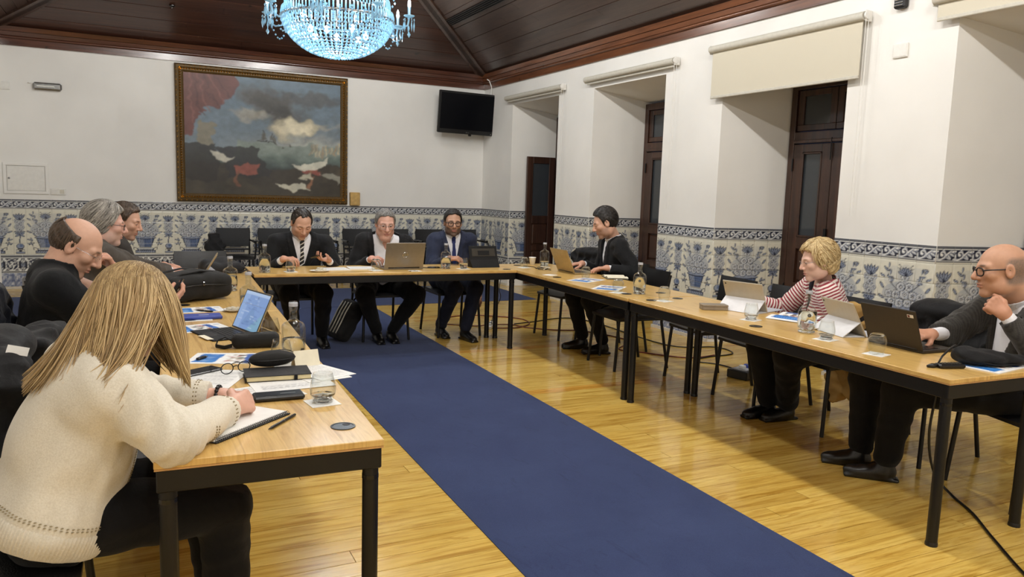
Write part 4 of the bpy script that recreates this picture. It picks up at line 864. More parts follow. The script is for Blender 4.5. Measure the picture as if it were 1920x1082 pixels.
# ------------------------------------------------------------------ implicit surfaces for bodies, clothes and soft goods
def nrm_(v): v=np.asarray(v,float); return v/(np.linalg.norm(v)+1e-12)
def surface_nets(D,o,h):
    """D: 3d array of distances; returns vertices, quads"""
    S=D<0; nx,ny,nz=D.shape
    c=S[:-1,:-1,:-1].astype(np.int8)
    for dx in (0,1):
        for dy in (0,1):
            for dz in (0,1):
                if dx+dy+dz: c=c+S[dx:nx-1+dx,dy:ny-1+dy,dz:nz-1+dz]
    act=(c>0)&(c<8); idx=np.full(act.shape,-1,np.int64); I=np.argwhere(act); idx[act]=np.arange(len(I))
    if len(I)==0: return np.zeros((0,3)),np.zeros((0,4),int)
    acc=np.zeros((len(I),3)); cnt=np.zeros(len(I)); cs=[(0,0,0),(1,0,0),(0,1,0),(1,1,0),(0,0,1),(1,0,1),(0,1,1),(1,1,1)]
    val=[D[I[:,0]+a,I[:,1]+b,I[:,2]+d] for a,b,d in cs]
    for i in range(8):
        for j in range(i+1,8):
            if sum(abs(p-q) for p,q in zip(cs[i],cs[j]))!=1: continue
            m=(val[i]<0)!=(val[j]<0); t=np.where(m,val[i]/(val[i]-val[j]+1e-12),0)
            for k in range(3): acc[:,k]+=np.where(m,cs[i][k]+t*(cs[j][k]-cs[i][k]),0)
            cnt+=m
    V=o+h*(I+acc/cnt[:,None]); Q=[]
    for ax in range(3):
        a,b=[k for k in range(3) if k!=ax]; sl0=[slice(None)]*3; sl1=[slice(None)]*3; sl0[ax]=slice(0,-1); sl1[ax]=slice(1,None)
        ch=S[tuple(sl0)]!=S[tuple(sl1)]; E=np.argwhere(ch); ok=(E[:,a]>0)&(E[:,b]>0)&(E[:,a]<D.shape[a]-1)&(E[:,b]<D.shape[b]-1); E=E[ok]
        q=[]
        for da,db in ((-1,-1),(0,-1),(0,0),(-1,0)):
            e=E.copy(); e[:,a]+=da; e[:,b]+=db; q.append(idx[e[:,0],e[:,1],e[:,2]])
        q=np.stack(q,1); fl=S[E[:,0],E[:,1],E[:,2]]
        if ax==1: fl=~fl
        q[~fl]=q[~fl][:,::-1]; Q.append(q)
    Q=np.concatenate(Q); return V,Q[(Q>=0).all(1)]
def polygonise(fn,lo,hi,h,B=6):
    """dual surface of fn<0; only blocks close to the surface are sampled finely"""
    lo=np.asarray(lo,float)-2*h; hi=np.asarray(hi,float)+2*h; nb=np.ceil((hi-lo)/(h*B)).astype(int); n=nb*B
    bi=np.stack(np.meshgrid(*[np.arange(k) for k in nb],indexing='ij'),-1).reshape(-1,3); cen=(lo+(bi*B+(B-1)/2)*h).astype(np.float32); dc=fn(cen)
    D=np.where(dc<0,-1.,1.).reshape(nb).repeat(B,0).repeat(B,1).repeat(B,2).astype(np.float32)
    act=bi[np.abs(dc)<h*B*1.25+.014]
    if len(act)==0: return np.zeros((0,3)),np.zeros((0,4),int)
    off=np.stack(np.meshgrid(*[np.arange(B)]*3,indexing='ij'),-1).reshape(-1,3); idx=(act[:,None]*B+off[None]).reshape(-1,3)
    D[idx[:,0],idx[:,1],idx[:,2]]=fn((lo+idx*h).astype(np.float32)); return surface_nets(D,lo,h)
def cone(P,a,b,ra,rb):
    a=np.asarray(a,np.float32); b=np.asarray(b,np.float32); ba=b-a; q=P-a; t=np.clip(q@ba/(ba@ba+1e-12),0,1); d=q-t[:,None]*ba; return np.sqrt((d*d).sum(1))-(ra+(rb-ra)*t)
def ell(P,c,r,M=None):
    q=P-np.asarray(c,np.float32)
    if M is not None: q=q@np.asarray(M,np.float32)
    r=np.asarray(r,np.float32); a=q/r; k0=np.sqrt((a*a).sum(1)); b=a/r; k1=np.sqrt((b*b).sum(1))+1e-6; return k0*(k0-1)/k1
def rbox(P,c,s,r,M=None):
    q=P-np.asarray(c,np.float32)
    if M is not None: q=q@np.asarray(M,np.float32)
    q=np.abs(q)-(np.asarray(s,np.float32)/2-r); return np.sqrt((np.maximum(q,0)**2).sum(1))+np.minimum(q.max(1),0)-r
def smin(a,b,k): h=np.clip(.5+.5*(b-a)/k,0,1); return b+(a-b)*h-k*h*(1-h)
def smax(a,b,k): return -smin(-a,-b,k)
def sunion(ds,k):
    d=ds[0]
    for e in ds[1:]: d=smin(d,e,k)
    return d
def folds(P,amp,wl,seed=0):
    r=np.random.default_rng(seed); out=0
    for i in range(4):
        k=nrm_(r.normal(size=3))*2*math.pi/(wl*r.uniform(.7,1.6)); k2=nrm_(r.normal(size=3))*2*math.pi/(wl*2.3)
        out=out+np.sin(P@k.astype(np.float32)+1.6*np.sin(P@k2.astype(np.float32)+r.uniform(0,6))+r.uniform(0,6))
    return amp*out/2.2
def sdf_obj(name,fn,lo,hi,h,mat,parent,col=None,origin=(0,0,0)):
    V,Q=polygonise(fn,lo,hi,h); me=fast_mesh(name,V-np.asarray(origin),Q,col(V) if col else None); return link(name,me,mat,parent,True)
def ik(s,w,la,lb,pole):
    s,w,pole=map(lambda v:np.asarray(v,float),(s,w,pole)); d=w-s; L=min(np.linalg.norm(d),la+lb-.004); d=nrm_(d); x=(la*la-lb*lb+L*L)/(2*L); y=math.sqrt(max(la*la-x*x,1e-6)); p=pole-d*(pole@d); return s+d*x+nrm_(p)*y
def hand_fn(w,d,n,right,curl=(.35,.5,.4),k=1.0,thumb=.5,spread=.09):
    """returns list of capsules (a,b,ra,rb) for a hand: wrist w, direction d, palm normal n"""
    d=nrm_(d); n=nrm_(np.asarray(n,float)-d*(np.asarray(n,float)@d)); t=np.cross(d,n)*(1 if right else -1); caps=[]; w=np.asarray(w,float)
    K=[.030,.010,-.010,-.029]; LN=[.088,.097,.090,.072]; KN=[.083,.087,.083,.076]
    for i in range(4):
        kn=w+d*KN[i]*k+t*K[i]*k-n*.002; caps.append((w+d*.012+t*K[i]*.55*k,kn,.0150*k,.0112*k)); a=0; p=kn; r=.0098*k
        cu=curl[i] if isinstance(curl[0],(tuple,list)) else curl
        for j,(fr,ang) in enumerate(zip((.46,.30,.24),cu)):
            a+=ang; dd=d*math.cos(a)+n*math.sin(a)+t*spread*(1.5-i)*.6*(1 if j==0 else .3); dd=nrm_(dd); q=p+dd*LN[i]*fr*k; caps.append((p,q,r,r*.9)); p=q; r*=.9
    p=w+d*.022*k+t*.020*k; a=nrm_(t*.75+d*.62+n*(.15+.5*thumb)); q=p+a*.044*k; caps.append((p,q,.0155*k,.0125*k)); b=nrm_(d*.85+t*.25+n*(.1+.75*thumb)); q2=q+b*.034*k; caps.append((q,q2,.0118*k,.0105*k)); b2=nrm_(d*.9-t*.1*thumb+n*(.1+.6*thumb)); caps.append((q2,q2+b2*.027*k,.0104*k,.0086*k))
    return caps
def rot_to(fwd,up=(0,0,1)):
    f=nrm_(fwd); r=nrm_(np.cross(f,up)); u=np.cross(r,f); return np.stack([r,f,u],1)   # columns: right, forward, up

SKIN=dict(fair=(222,182,162),warm=(206,162,138),tan=(198,152,124),pink=(214,168,150),olive=(184,144,120))
def head_fn(P,C0,M,k,jaw=1.,nose=1.,fat=0.,slit=.0042):
    q=((P-np.asarray(C0,np.float32))@M.astype(np.float32))/k; m=np.abs(q[:,0]); s=np.stack([m,q[:,1],q[:,2]],1)
    d=ell(q,(0,-.014,.024),(.0755,.098,.089))
    d=smin(d,ell(q,(0,.022,-.042),(.058+.006*fat,.068,.078)),.03)
    d=smin(d,ell(s,(.046*jaw,.004,-.074),(.026+.010*fat,.040,.034)),.03)
    d=smin(d,ell(q,(0,.064,-.106),(.027*jaw,.022,.020)),.022)
    if fat: d=smin(d,ell(q,(0,.030,-.122),(.05,.045,.03)),.03)
    d=smin(d,ell(s,(.046,.055,-.020),(.022,.024,.022)),.02)
    d=smin(d,cone(s,(.0,.080,.020),(.046,.066,.020),.013,.012),.016)
    d=smax(d,-ell(s,(.031,.094,.004),(.019,.018,.0125)),.012)
    d=smin(d,ell(s,(.031,.0735,.003),(.0145,.0135,.0125)),.004)
    d=smax(d,-ell(s,(.031,.0905,.0016),(.0130,.0110,slit)),.002)
    d=smin(d,cone(q,(0,.086,.014),(0,.107*1.0+.004*(nose-1),-.030),.0085,.0135*nose),.011)
    d=smin(d,ell(s,(.0125,.094,-.036),(.0085*nose,.010,.0078)),.006)
    d=smin(d,ell(q,(0,.0855,-.0615),(.022,.0105,.0052)),.007); d=smin(d,ell(q,(0,.0845,-.0735),(.020,.0105,.0062)),.007)
    d=smax(d,-ell(q,(0,.099,-.0672),(.021,.010,.0016)),.003)
    e=ell(s,(.0805,-.010,-.004),(.0085,.020,.0315)); e=smax(e,-ell(s,(.088,-.006,.000),(.006,.011,.018)),.005); d=smin(d,e,.008)
    return d*k
def head_col(V,C0,M,k,skin,lip=(176,96,88),brow=(60,46,38),beard=None,beard_c=(70,62,56),scalp=None,scalp_c=(60,50,42),seed=0):
    q=((V-C0)@M)/k; s=np.abs(q[:,0]); base=srgb(skin); c=np.ones((len(V),3))*base
    red=np.exp(-(((s-.04)/.028)**2+((q[:,2]+.03)/.03)**2))*.28+np.exp(-((q[:,0]/.018)**2+((q[:,1]-.105)/.02)**2+((q[:,2]+.03)/.02)**2))*.3+np.clip((s-.074)/.01,0,1)*.25
    c=c*(1-red[:,None])+c*np.array([.98,.80,.77])*red[:,None]
    def mix(m,col): 
        nonlocal c; m=np.clip(m,0,1)[:,None]; c=c*(1-m)+srgb(col)*m
    r=np.random.default_rng(seed); nz=r.random(len(V))
    if beard is not None:
        jawz=(q[:,2]<-.045+.0*s)&(q[:,1]>-.03); m=np.clip((-.040-q[:,2]+.35*(s-.03)*(s>.03))/.02,0,1)*np.clip((q[:,1]+.02)/.03,0,1)*np.clip((.022+q[:,2]*0+s*0+.2-np.abs(q[:,2]+.0675)*0),0,1)*5
        m=np.clip(m,0,1); lipm=np.exp(-((q[:,0]/.022)**2+((q[:,2]+.067)/.009)**2)); m=m*(1-.9*lipm); mix(m*beard*(.75+.4*nz),beard_c)
    if scalp is not None: mix(scalp(q,nz),scalp_c)
    mix(np.exp(-(((s-.031)/.017)**4+((q[:,2]-.0235+.0*s)/.0042)**2))*(q[:,1]>.05)*.85,brow)
    mix(np.exp(-((q[:,0]/.0215)**4+((q[:,2]+.0675)/.0095)**2))*(q[:,1]>.07)*.75,lip); mix(np.exp(-((q[:,0]/.021)**4+((q[:,2]+.0672)/.0016)**2))*(q[:,1]>.07)*.7,(96,44,42))
    mix(np.exp(-(((s-.0315)/.0135)**4+((q[:,2]-.0015)/.0022)**2))*(q[:,1]>.06)*.85,(46,34,30))
    return c
def hairline(pts): f=np.array([p[0] for p in pts]); v=np.array([p[1] for p in pts]); o=np.argsort(v); return lambda z:np.interp(z,v[o],f[o])
LINES=dict(short=hairline([(.068,.125),(.080,.105),(.064,.088),(.040,.070),(.026,.045),(.018,.01),(.014,-.02),(.0,-.033),(-.035,-.05),(-.05,-.085),(-.2,-.1)]),
 full=hairline([(.085,.13),(.086,.098),(.068,.080),(.044,.060),(.030,.035),(.022,.0),(.016,-.03),(-.03,-.055),(-.045,-.098),(-.2,-.11)]),
 recede=hairline([(.055,.125),(.060,.103),(.040,.085),(.030,.06),(.028,.03),(.022,0),(.016,-.02),(-.03,-.04),(-.05,-.085),(-.2,-.1)]),
 wig=hairline([(.105,.14),(.104,.09),(.092,.064),(.074,.05),(.050,.035),(.030,.01),(.010,-.02),(-.010,-.05),(-.03,-.10),(-.2,-.12)]))
def person(label,hip,neck,headc,face,phi,arms,knees,ankles,outfit,look,group='people seated around the tables'):
    """hip, neck base, head centre: points. face: gaze direction. phi: heading of the body. arms: (right,left) dicts."""
    hip,neck,headc=map(lambda v:np.asarray(v,float),(hip,neck,headc)); F=np.array([math.cos(phi),math.sin(phi),0]); R=np.array([F[1],-F[0],0])
    S=nrm_(neck-hip); Fp=nrm_(F-S*(F@S)); Rr=np.cross(Fp,S); T=np.stack([Rr,Fp,S],1); L=np.linalg.norm(neck-hip)
    bw=outfit.get('bw',1.); fat=outfit.get('fat',0.); sw=outfit.get('sw',.185)*bw; k=look.get('k',1.06); hk=outfit.get('hand',1.)
    org=np.array([hip[0],hip[1],0]); t=thing('person',label,'person',tuple(org),0,group)
    AR=[]
    for sgn,a in ((1,arms[0]),(-1,arms[1])):
        sh=neck+Rr*sgn*sw-S*.045+Fp*(a.get('fwd',.015)); w=np.asarray(a['w'],float); el=np.asarray(a['el'],float) if 'el' in a else ik(sh,w,.285*k,.25*k,np.asarray(a.get('pole',(-F*.3-np.array([0,0,1.])+R*sgn*.5)),float)); AR.append((sh,el,w,a,sgn))
    hipj=[hip+R*sg*.088*bw-np.array([0,0,.01]) for sg in (1,-1)]; knees=[np.asarray(x,float) for x in knees]; ankles=[np.asarray(x,float) for x in ankles]
    def torso(P,e=0.,kk=.05):
        ds=[cone(P,hip+R*.085*bw,hip-R*.085*bw,.112*bw+e,.112*bw+e),ell(P,hip+S*L*.34+Fp*.045*fat,((.148+.03*fat)*bw+e,(.108+.075*fat)*bw+e,.15+e),T),ell(P,neck-S*.185+Fp*.005,(.160*bw+e,.110*bw+e,.175+e),T),
            cone(P,neck-S*.07+Rr*.125*bw,neck-S*.07-Rr*.125*bw,.060*bw+e,.060*bw+e),cone(P,neck-S*.0+Fp*.0,neck-S*.06+Rr*sw*.86,.046+e,.050+e),cone(P,neck,neck-S*.06-Rr*sw*.86,.046+e,.050+e)]
        if outfit.get('bust'): ds+= [ell(P,neck-S*.23+Rr*sg*.07+Fp*.075,(.065+e,.055+e,.06+e)) for sg in (1,-1)]
        return sunion(ds,kk)
    def arm(P,i,e,end=1.,f=0.):
        sh,el,w,a,sgn=AR[i]; return smin(cone(P,sh,el,.056*bw+e,.045*bw+e),cone(P,el,el+(w-el)*end,.044*bw+e,.031+e+f),.02)
    def legs(P,e,end=1.):
        out=None
        for i in (0,1):
            d=smin(cone(P,hipj[i],knees[i],.092*bw+e,.062*bw+e),cone(P,knees[i],knees[i]+(ankles[i]-knees[i])*end,.060*bw+e,.040+e),.03); out=d if out is None else smin(out,d,.02)
        return out
    M=rot_to(face,look.get('up',(0,0,1))); hc=headc
    def necksd(P,e=0.): return cone(P,hc+M@np.array([0,-.022,-.055])*k,neck-S*.02-Fp*.01,(.056+.008*fat)*k*outfit.get('neckr',1.)+e,(.062+.008*fat)*k*outfit.get('neckr',1.)+e)
    # ---- body: one mesh of skin (trunk and limbs, head with neck, hands)
    skin=look['skin']; parts=[]
    def bodyf(P): 
        d=smin(torso(P,-.016),legs(P,-.012),.02); d=smin(d,smin(arm(P,0,-.008),arm(P,1,-.008),.01),.02); return smin(d,necksd(P,-.004),.02)
    allp=np.array([hip,neck]+[x for a in AR for x in a[:3]]+knees+ankles); lo=allp.min(0)-.17; hi=allp.max(0)+.17; lo[2]=max(lo[2],.03)
    V,Q=polygonise(bodyf,lo,hi,.0165); parts.append((V,Q,np.ones((len(V),3))*srgb(skin)))
    hf=lambda P:smin(head_fn(P,hc,M,k,look.get('jaw',1.),look.get('nose',1.),look.get('fat',0.),look.get('slit',.0042)),necksd(P),.03*k)
    lo=np.minimum(hc-.16*k,neck-.06); hi=hc+.155*k; hi=np.maximum(hi,neck+.06); lo[2]=neck[2]-.06
    V,Q=polygonise(hf,lo,hi,look.get('res',.0042)); parts.append((V,Q,head_col(V,hc,M,k,skin,look.get('lip',(176,100,90)),look.get('brow',(60,46,38)),look.get('beard'),look.get('beard_c',(70,62,56)),look.get('scalp'),look.get('scalp_c',(60,50,42)))))
    for i,(sh,el,w,a,sgn) in enumerate(AR):
        d=np.asarray(a.get('d',w-el),float); caps=hand_fn(w,d,a.get('n',(0,0,-1)),sgn>0,a.get('curl',(.35,.5,.4)),hk,a.get('thumb',.5)); pts=np.array([c[0] for c in caps]+[c[1] for c in caps])
        fa=nrm_(w-el)
        def hfn(P,caps=caps,w=w,fa=fa):
            palm=sunion([cone(P,*caps[j]) for j in (0,4,8,12)],.014); fing=None
            for j in range(4):
                g=sunion([cone(P,*caps[4*j+q]) for q in (1,2,3)],.004); fing=g if fing is None else np.minimum(fing,g)
            th=sunion([cone(P,*c) for c in caps[16:]],.006); d=smin(smin(palm,fing,.007),th,.010); return smin(d,cone(P,w-fa*.06,w+fa*.015,.029*hk,.026*hk),.02)
        V,Q=polygonise(hfn,np.minimum(pts.min(0),w-fa*.06-.01)-.03,np.maximum(pts.max(0),w-fa*.06+.01)+.03,.0038); c=np.ones((len(V),3))*srgb(skin)*np.array([.98,.93,.90])
        kn=np.min([np.linalg.norm(V-cp[1],axis=1) for cp in (caps[0],caps[4],caps[8],caps[12])],0); c*=(1-.14*np.exp(-(kn/.012)**2))[:,None]*np.array([1,.95,.95]); tips=np.min([np.linalg.norm(V-cp[1],axis=1) for cp in (caps[3],caps[7],caps[11],caps[15],caps[18])],0); c=c*(1-.12*np.exp(-(tips/.008)**2)[:,None]*np.array([0,1,1]))
        parts.append((V,Q,c))
    ev=[]
    if look.get('eyes',True):
        for sg in (-1,1):
            th=np.linspace(0,math.pi,9); ph=np.linspace(0,2*math.pi,13)[:-1]; U=np.array([(math.sin(a)*math.cos(b),math.cos(a),math.sin(a)*math.sin(b)) for a in th for b in ph]); n=12
            Qe=np.array([(i*n+j,i*n+(j+1)%n,(i+1)*n+(j+1)%n,(i+1)*n+j) for i in range(8) for j in range(n)]); Ve=hc+((U*.0122+np.array([sg*.031,.0728,.0016]))*k)@M.T
            ang=np.arccos(np.clip(U@nrm_((0,1,look.get('gaze',-.1))),-1,1)); ce=np.where((ang<.33)[:,None],srgb((22,18,16)),np.where((ang<.62)[:,None],srgb(look.get('iris',(70,56,44))),srgb((222,214,206)))); 
            if look.get('eyes')=='half': pass
            parts.append((Ve,Qe,ce))
    nV=0; VV=[];QQ=[];CC=[]
    for V,Q,c in parts: VV.append(V-org); QQ.append(Q+nV); CC.append(c); nV+=len(V)
    link('body',fast_mesh('body',np.concatenate(VV),np.concatenate(QQ),np.concatenate(CC)),'skin',t,True)
    # ---- clothes
    sp_=lambda P:((P-hip)@S, (P-neck)@Rr, (P-hip)@Fp)
    seed=int(abs(hip[0]*1000+hip[1]*77))%991; jk=outfit.get('jacket'); jf=None; sb=outfit.get('button',.12)
    opn=outfit.get('open',.075); ncut=outfit.get('neckcut',.0)
    def wid(s): return np.clip((s-sb)/(L-sb+.02),0,1)*opn+outfit.get('gap',0.)
    e_sh=.004; e_j=outfit.get('ej',.022)
    if outfit.get('shirt'):
        def sf(P):
            d=torso(P,e_sh)
            for i in (0,1):
                sh,el,w,a,sgn=AR[i]; fa=nrm_(w-el); d=smin(d,np.maximum(arm(P,i,-.003,1.05),(P-(w+fa*outfit.get('cuff',.006)))@fa),.02)
            s,u,f=sp_(P); d=np.maximum(d,-(s+.09)); d=d+folds(P,.0012,.05,seed+3)
            vn=outfit.get('vneck',0.)
            if vn: d=np.maximum(d,-np.maximum(np.abs(u)-np.clip((s-(L-vn))/vn,0,1.3)*.055,-f))
            return np.maximum(d,-necksd(P,.004) if not outfit.get('collar',True) else d*0-1)
        pts=np.array([hip,neck]+[x for a in AR for x in a[:3]]); lo=pts.min(0)-.16; hi=pts.max(0)+.16
        V,Q=polygonise(sf,lo,hi,.0105); sh_o=link('shirt',fast_mesh('shirt',V-org,Q),outfit['shirt'],t,True)
        if outfit.get('collar',True):
            co=outfit.get('collar_open',0.)
            def cf(P):
                q=P-neck; s=q@S; f=q@Fp; u=np.abs(q@Rr); ring=np.maximum(necksd(P,.0145),-necksd(P,.0085)); topz=.052-.30*np.maximum(f,0)-.0; d=np.maximum(ring,s-(topz)); d=np.maximum(d,-(s+.035+.25*np.maximum(f,0)))
                wing=np.maximum(np.abs(((P-neck)@Fp)-(.078-.35*s)-.0)-.004,np.maximum(np.maximum(s-.012,-s-.062),np.maximum(u-.062-co,.012+co*.6+.25*(-s)-u)))
                d=np.where((f>.02)&(u<.012+co),np.maximum(d,.015),d); return d
            V,Q=polygonise(cf,neck-.13,neck+.13,.0045); link('collar',fast_mesh('collar',V-org,Q),outfit['shirt'],sh_o,True)
    if outfit.get('tie'):
        def tf(P):
            s,u,f=sp_(P); w=np.where(s>L-.055,.020,.012+.028*np.clip((L-.04-s)/.36,0,1)); d=np.abs(torso(P,e_sh+.005))-.004; d=np.where(s>L-.06,smin(d,ell(P,neck-S*.012+Fp*.082,(.018,.016,.022),T),.012),d); return np.maximum(np.maximum(d,np.abs(u+.0)-w),np.maximum(-f,np.maximum(s-(L+.012),-(s-.06))))
        V,Q=polygonise(tf,np.minimum(hip,neck)-.22,np.maximum(hip,neck)+.22,.006); link('tie',fast_mesh('tie',V-org,Q),outfit['tie'],t,True)
    if jk:
        hem=outfit.get('hem',.10); lap=outfit.get('lapel',True); ce=outfit.get('cuffcut',.012)
        def jf(P):
            tor=torso(P,e_j,.06); s,u,f=sp_(P)
            if outfit.get('skirt',True): tor=smin(tor,ell(P,hip-S*.02+Fp*.01,(.185*bw+e_j*.5,.152*bw+.04*fat,.14),T),.05)
            d=tor
            for i in (0,1):
                sh,el,w,a,sgn=AR[i]; fa=nrm_(w-el); ad=smin(cone(P,sh,el,.058*bw+e_j*.8,.048*bw+e_j*.7),cone(P,el,w-fa*ce,.047*bw+e_j*.7,.036+e_j*.35),.022)
                te=(P-el)@fa; ub=nrm_(el-sh); tu=(P-el)@ub; near=np.exp(-((te/.11)**2+(tu/.11)**2)/2); ad=ad+.0042*np.sin(te*95+tu*60+3*np.sin(te*21))*near+.0022*np.sin(te*55+2*np.sin(te*17+i))*.8
                ad=np.maximum(ad,(P-(w-fa*ce))@fa) ; d=smin(d,ad,.028)
            if lap:
                for sh,el,w,a,sgn in AR: d=smin(d,ell(P,sh-Rr*sgn*.018+S*.022,(.070,.072,.036),T),.03)
            d=d+folds(P,outfit.get('fold',.0032),.11,seed)
            if outfit.get('roll'): d=smin(d,np.maximum(np.maximum(necksd(P,.024),s-(L+outfit['roll']-.25*np.maximum(f,0))),-(s-L+.05)),.015)
            if lap: d=smin(d,np.maximum(np.maximum(necksd(P,.030),s-(L+.034-.55*np.maximum(f,0))),-(s-L+.05)),.008)
            if outfit.get('front',True):
                a=np.abs(u)-wid(s)
                if lap: d=d-.0085*((a>0)&(a<.05*np.clip((s-sb-.02)/.1,0,1)+.004)&(f>0)&(s>sb))
                d=np.maximum(d,-np.maximum(a,-f))
            d=np.maximum(d,-necksd(P,outfit.get('jneck',.016))); d=np.maximum(d,-(s+hem)); return d
        pts=np.array([hip-S*.1,neck]+[x for a in AR for x in a[:3]]); lo=pts.min(0)-.2; hi=pts.max(0)+.17
        V,Q=polygonise(jf,lo,hi,outfit.get('res',.0082)); ex=None
        if outfit.get('stripe'):
            s=(V-hip)@S; ex=s.copy(); dt=torso(V.astype(np.float32),e_j)
            for i in (0,1):
                sh,el,w,a,sgn=AR[i]; ub=nrm_(el-sh); fa=nrm_(w-el); da=cone(V.astype(np.float32),sh,el,.07,.06); db=cone(V.astype(np.float32),el,w,.06,.045); la=L-(V-sh)@ub; lb=L-np.linalg.norm(el-sh)-(V-el)@fa; on=np.minimum(da,db)<dt-.004; ex=np.where(on,np.where(da<db,la,lb),ex)
        jo=link('jacket' if outfit.get('jname') is None else outfit['jname'],fast_mesh('jacket',V-org,Q,None,ex),jk,t,True)
        for fn in outfit.get('extra',[]): fn(jo,locals())
    # trousers, shoes
    def trf(P):
        e=outfit.get('et',.016); d=smin(legs(P,e,.93),cone(P,hip+R*.085*bw,hip-R*.085*bw,.108*bw+e*.4,.108*bw+e*.4),.05)+folds(P,.0035,.10,seed+9); return np.maximum(d,(P-(hip+S*.16))@S)
    pts=np.array([hip]+knees+ankles); V,Q=polygonise(trf,np.maximum(pts.min(0)-.16,(-99,-99,.02)),pts.max(0)+.16,.0125); link('trousers',fast_mesh('trousers',V-org,Q),outfit.get('trousers','trouser_black'),t,True)
    for i in (0,1):
        if outfit.get('noshoe'): break
        an=ankles[i]; dr=nrm_(np.asarray(outfit.get('toes',[F,F])[i],float)*np.array([1,1,0])); sd=np.array([dr[1],-dr[0],0]); MM=np.stack([sd,dr,np.array([0,0,1.])],1); bs=np.array([an[0],an[1],0])
        def shf(P):
            d=sunion([ell(P,bs+dr*.03+np.array([0,0,.045]),(.040,.085,.045),MM),ell(P,bs+dr*.12+np.array([0,0,.032]),(.043,.085,.034),MM),cone(P,bs+np.array([0,0,.05]),an+np.array([0,0,.0]),.042,.044)],.035); d=smin(d,rbox(P,bs+dr*.065+np.array([0,0,.010]),(.078,.27,.02),.008,MM),.012); return np.maximum(d,P[:,2]-outfit.get('shoeh',.095)+.0)
        V,Q=polygonise(shf,np.minimum(bs,bs+dr*.2)-np.array([.09,.09,0])+np.array([0,0,.001]),np.maximum(bs,bs+dr*.2)+np.array([.09,.09,.12]),.0065); link('shoe',fast_mesh('shoe',V-org,Q),'black_plastic',t,True)
    # ---- hair
    hr=look.get('hair')
    if hr:
        fl=LINES[hr.get('line','short')]; th=hr.get('th',.012); vol=hr.get('vol',(0,0,0)); bald=hr.get('bald'); fr=hr.get('fringe',0.)
        def hfun(P):
            q=((P-hc.astype(np.float32))@M.astype(np.float32))/k; d=ell(q,(0,-.016-vol[1]*.3,.026+vol[2]*.4),(.077+th+vol[0],.098+th+vol[1],.089+th+vol[2]))
            if hr.get('nape'): d=smin(d,ell(q,(0,-.062,-.045),(.066+th*.7,.05+th,.06)),.03)
            if hr.get('sides'): d=smin(d,ell(np.stack([np.abs(q[:,0]),q[:,1],q[:,2]],1),(.066,-.012,-.015),(.026+th,.062,.065)),.03)
            st=np.sin(q[:,0]*170+3.*np.sin(q[:,1]*32)+2*np.sin(q[:,2]*41))+.7*np.sin(q[:,0]*310+q[:,2]*160+2*np.sin(q[:,1]*60))+.6*np.sin(q[:,1]*120+q[:,2]*190); d=d+hr.get('rag',.0012)*st
            cut=q[:,1]-fl(q[:,2])+ .006*np.sin(q[:,0]*120+q[:,2]*30); d=smax(d,cut*.8,.008)
            if hr.get('part'): d=d+.006*np.exp(-((q[:,0]-hr['part'])/.006)**2)*(q[:,2]>.06)
            if bald: d=smax(d,bald(q),.008)
            if hr.get('ear',True): d=smax(d,-ell(np.stack([np.abs(q[:,0]),q[:,1],q[:,2]],1),(.085,-.008,-.006),(.024,.026,.036)),.006)
            return d*k
        V,Q=polygonise(hfun,hc-.17*k,hc+.17*k,.0046); ho=link('hair',fast_mesh('hair',V-org,Q),hr['mat'],t,True)
    if hr and hr.get('strands'):
        c0,c1=srgb(hr['c0']),srgb(hr['c1']); r=np.random.default_rng(seed+5); n=hr['strands']; fl=LINES[hr.get('line','short')]; th=hr.get('th',.012); vol=hr.get('vol',(0,0,0))
        rx=np.array([.077+th+vol[0],.098+th+vol[1],.089+th+vol[2]]); ce=np.array([0,-.016-vol[1]*.3,.026+vol[2]*.4]); part=np.array(hr.get('crown',(.02,-.03,.1))); ln=hr.get('len',.07); wid_=hr.get('w',.0016)
        d0=r.normal(size=(n*3,3)); d0/=np.linalg.norm(d0,axis=1)[:,None]; q0=ce+d0*rx; ok=(q0[:,1]<fl(q0[:,2])-.004)&(q0[:,2]>-.10)
        if bald is not None: ok&=bald(q0)<-.002
        q0=q0[ok][:n]; m=len(q0); K=8; path=[q0]; q=q0.copy(); flow0=nrm_(hr.get('flow',(0,0,0))) if hr.get('flow') else np.zeros(3)
        for st in range(K-1):
            g=q-(ce+part*np.array([1,1,1])); g=g/(np.linalg.norm(g,axis=1)[:,None]+1e-6)+np.array([0,0,-.35])+flow0*.9+r.normal(size=(m,3))*.10; nn=(q-ce)/rx**2; nn/=np.linalg.norm(nn,axis=1)[:,None]; g-=nn*(g*nn).sum(1)[:,None]; g/=np.linalg.norm(g,axis=1)[:,None]+1e-6
            q=q+g*ln/(K-1); w_=(q-ce)/rx; q=ce+w_/np.linalg.norm(w_,axis=1)[:,None]*rx*(1+.012*st/(K-1)*(1+hr.get('frizz',.5)*r.random(m))[:,None]); path.append(q)
        Pth=np.stack(path,1); keep=(Pth[:,-1,1]<fl(Pth[:,-1,2])+hr.get('over',.004)); Pth=Pth[keep]; m=len(Pth); Wp=hc+(Pth.reshape(-1,3)*k)@M.T; Wp=Wp.reshape(m,K,3)
        Tt=np.gradient(Wp,axis=1); Tt/=np.linalg.norm(Tt,axis=2)[...,None]+1e-9; nn=Wp-(hc+(ce*k)@M.T); nn/=np.linalg.norm(nn,axis=2)[...,None]; uu=np.cross(Tt,nn); uu/=np.linalg.norm(uu,axis=2)[...,None]+1e-9; rad=wid_*np.array([.5,.9,1,1,1,.9,.65,.15])[None,:,None]
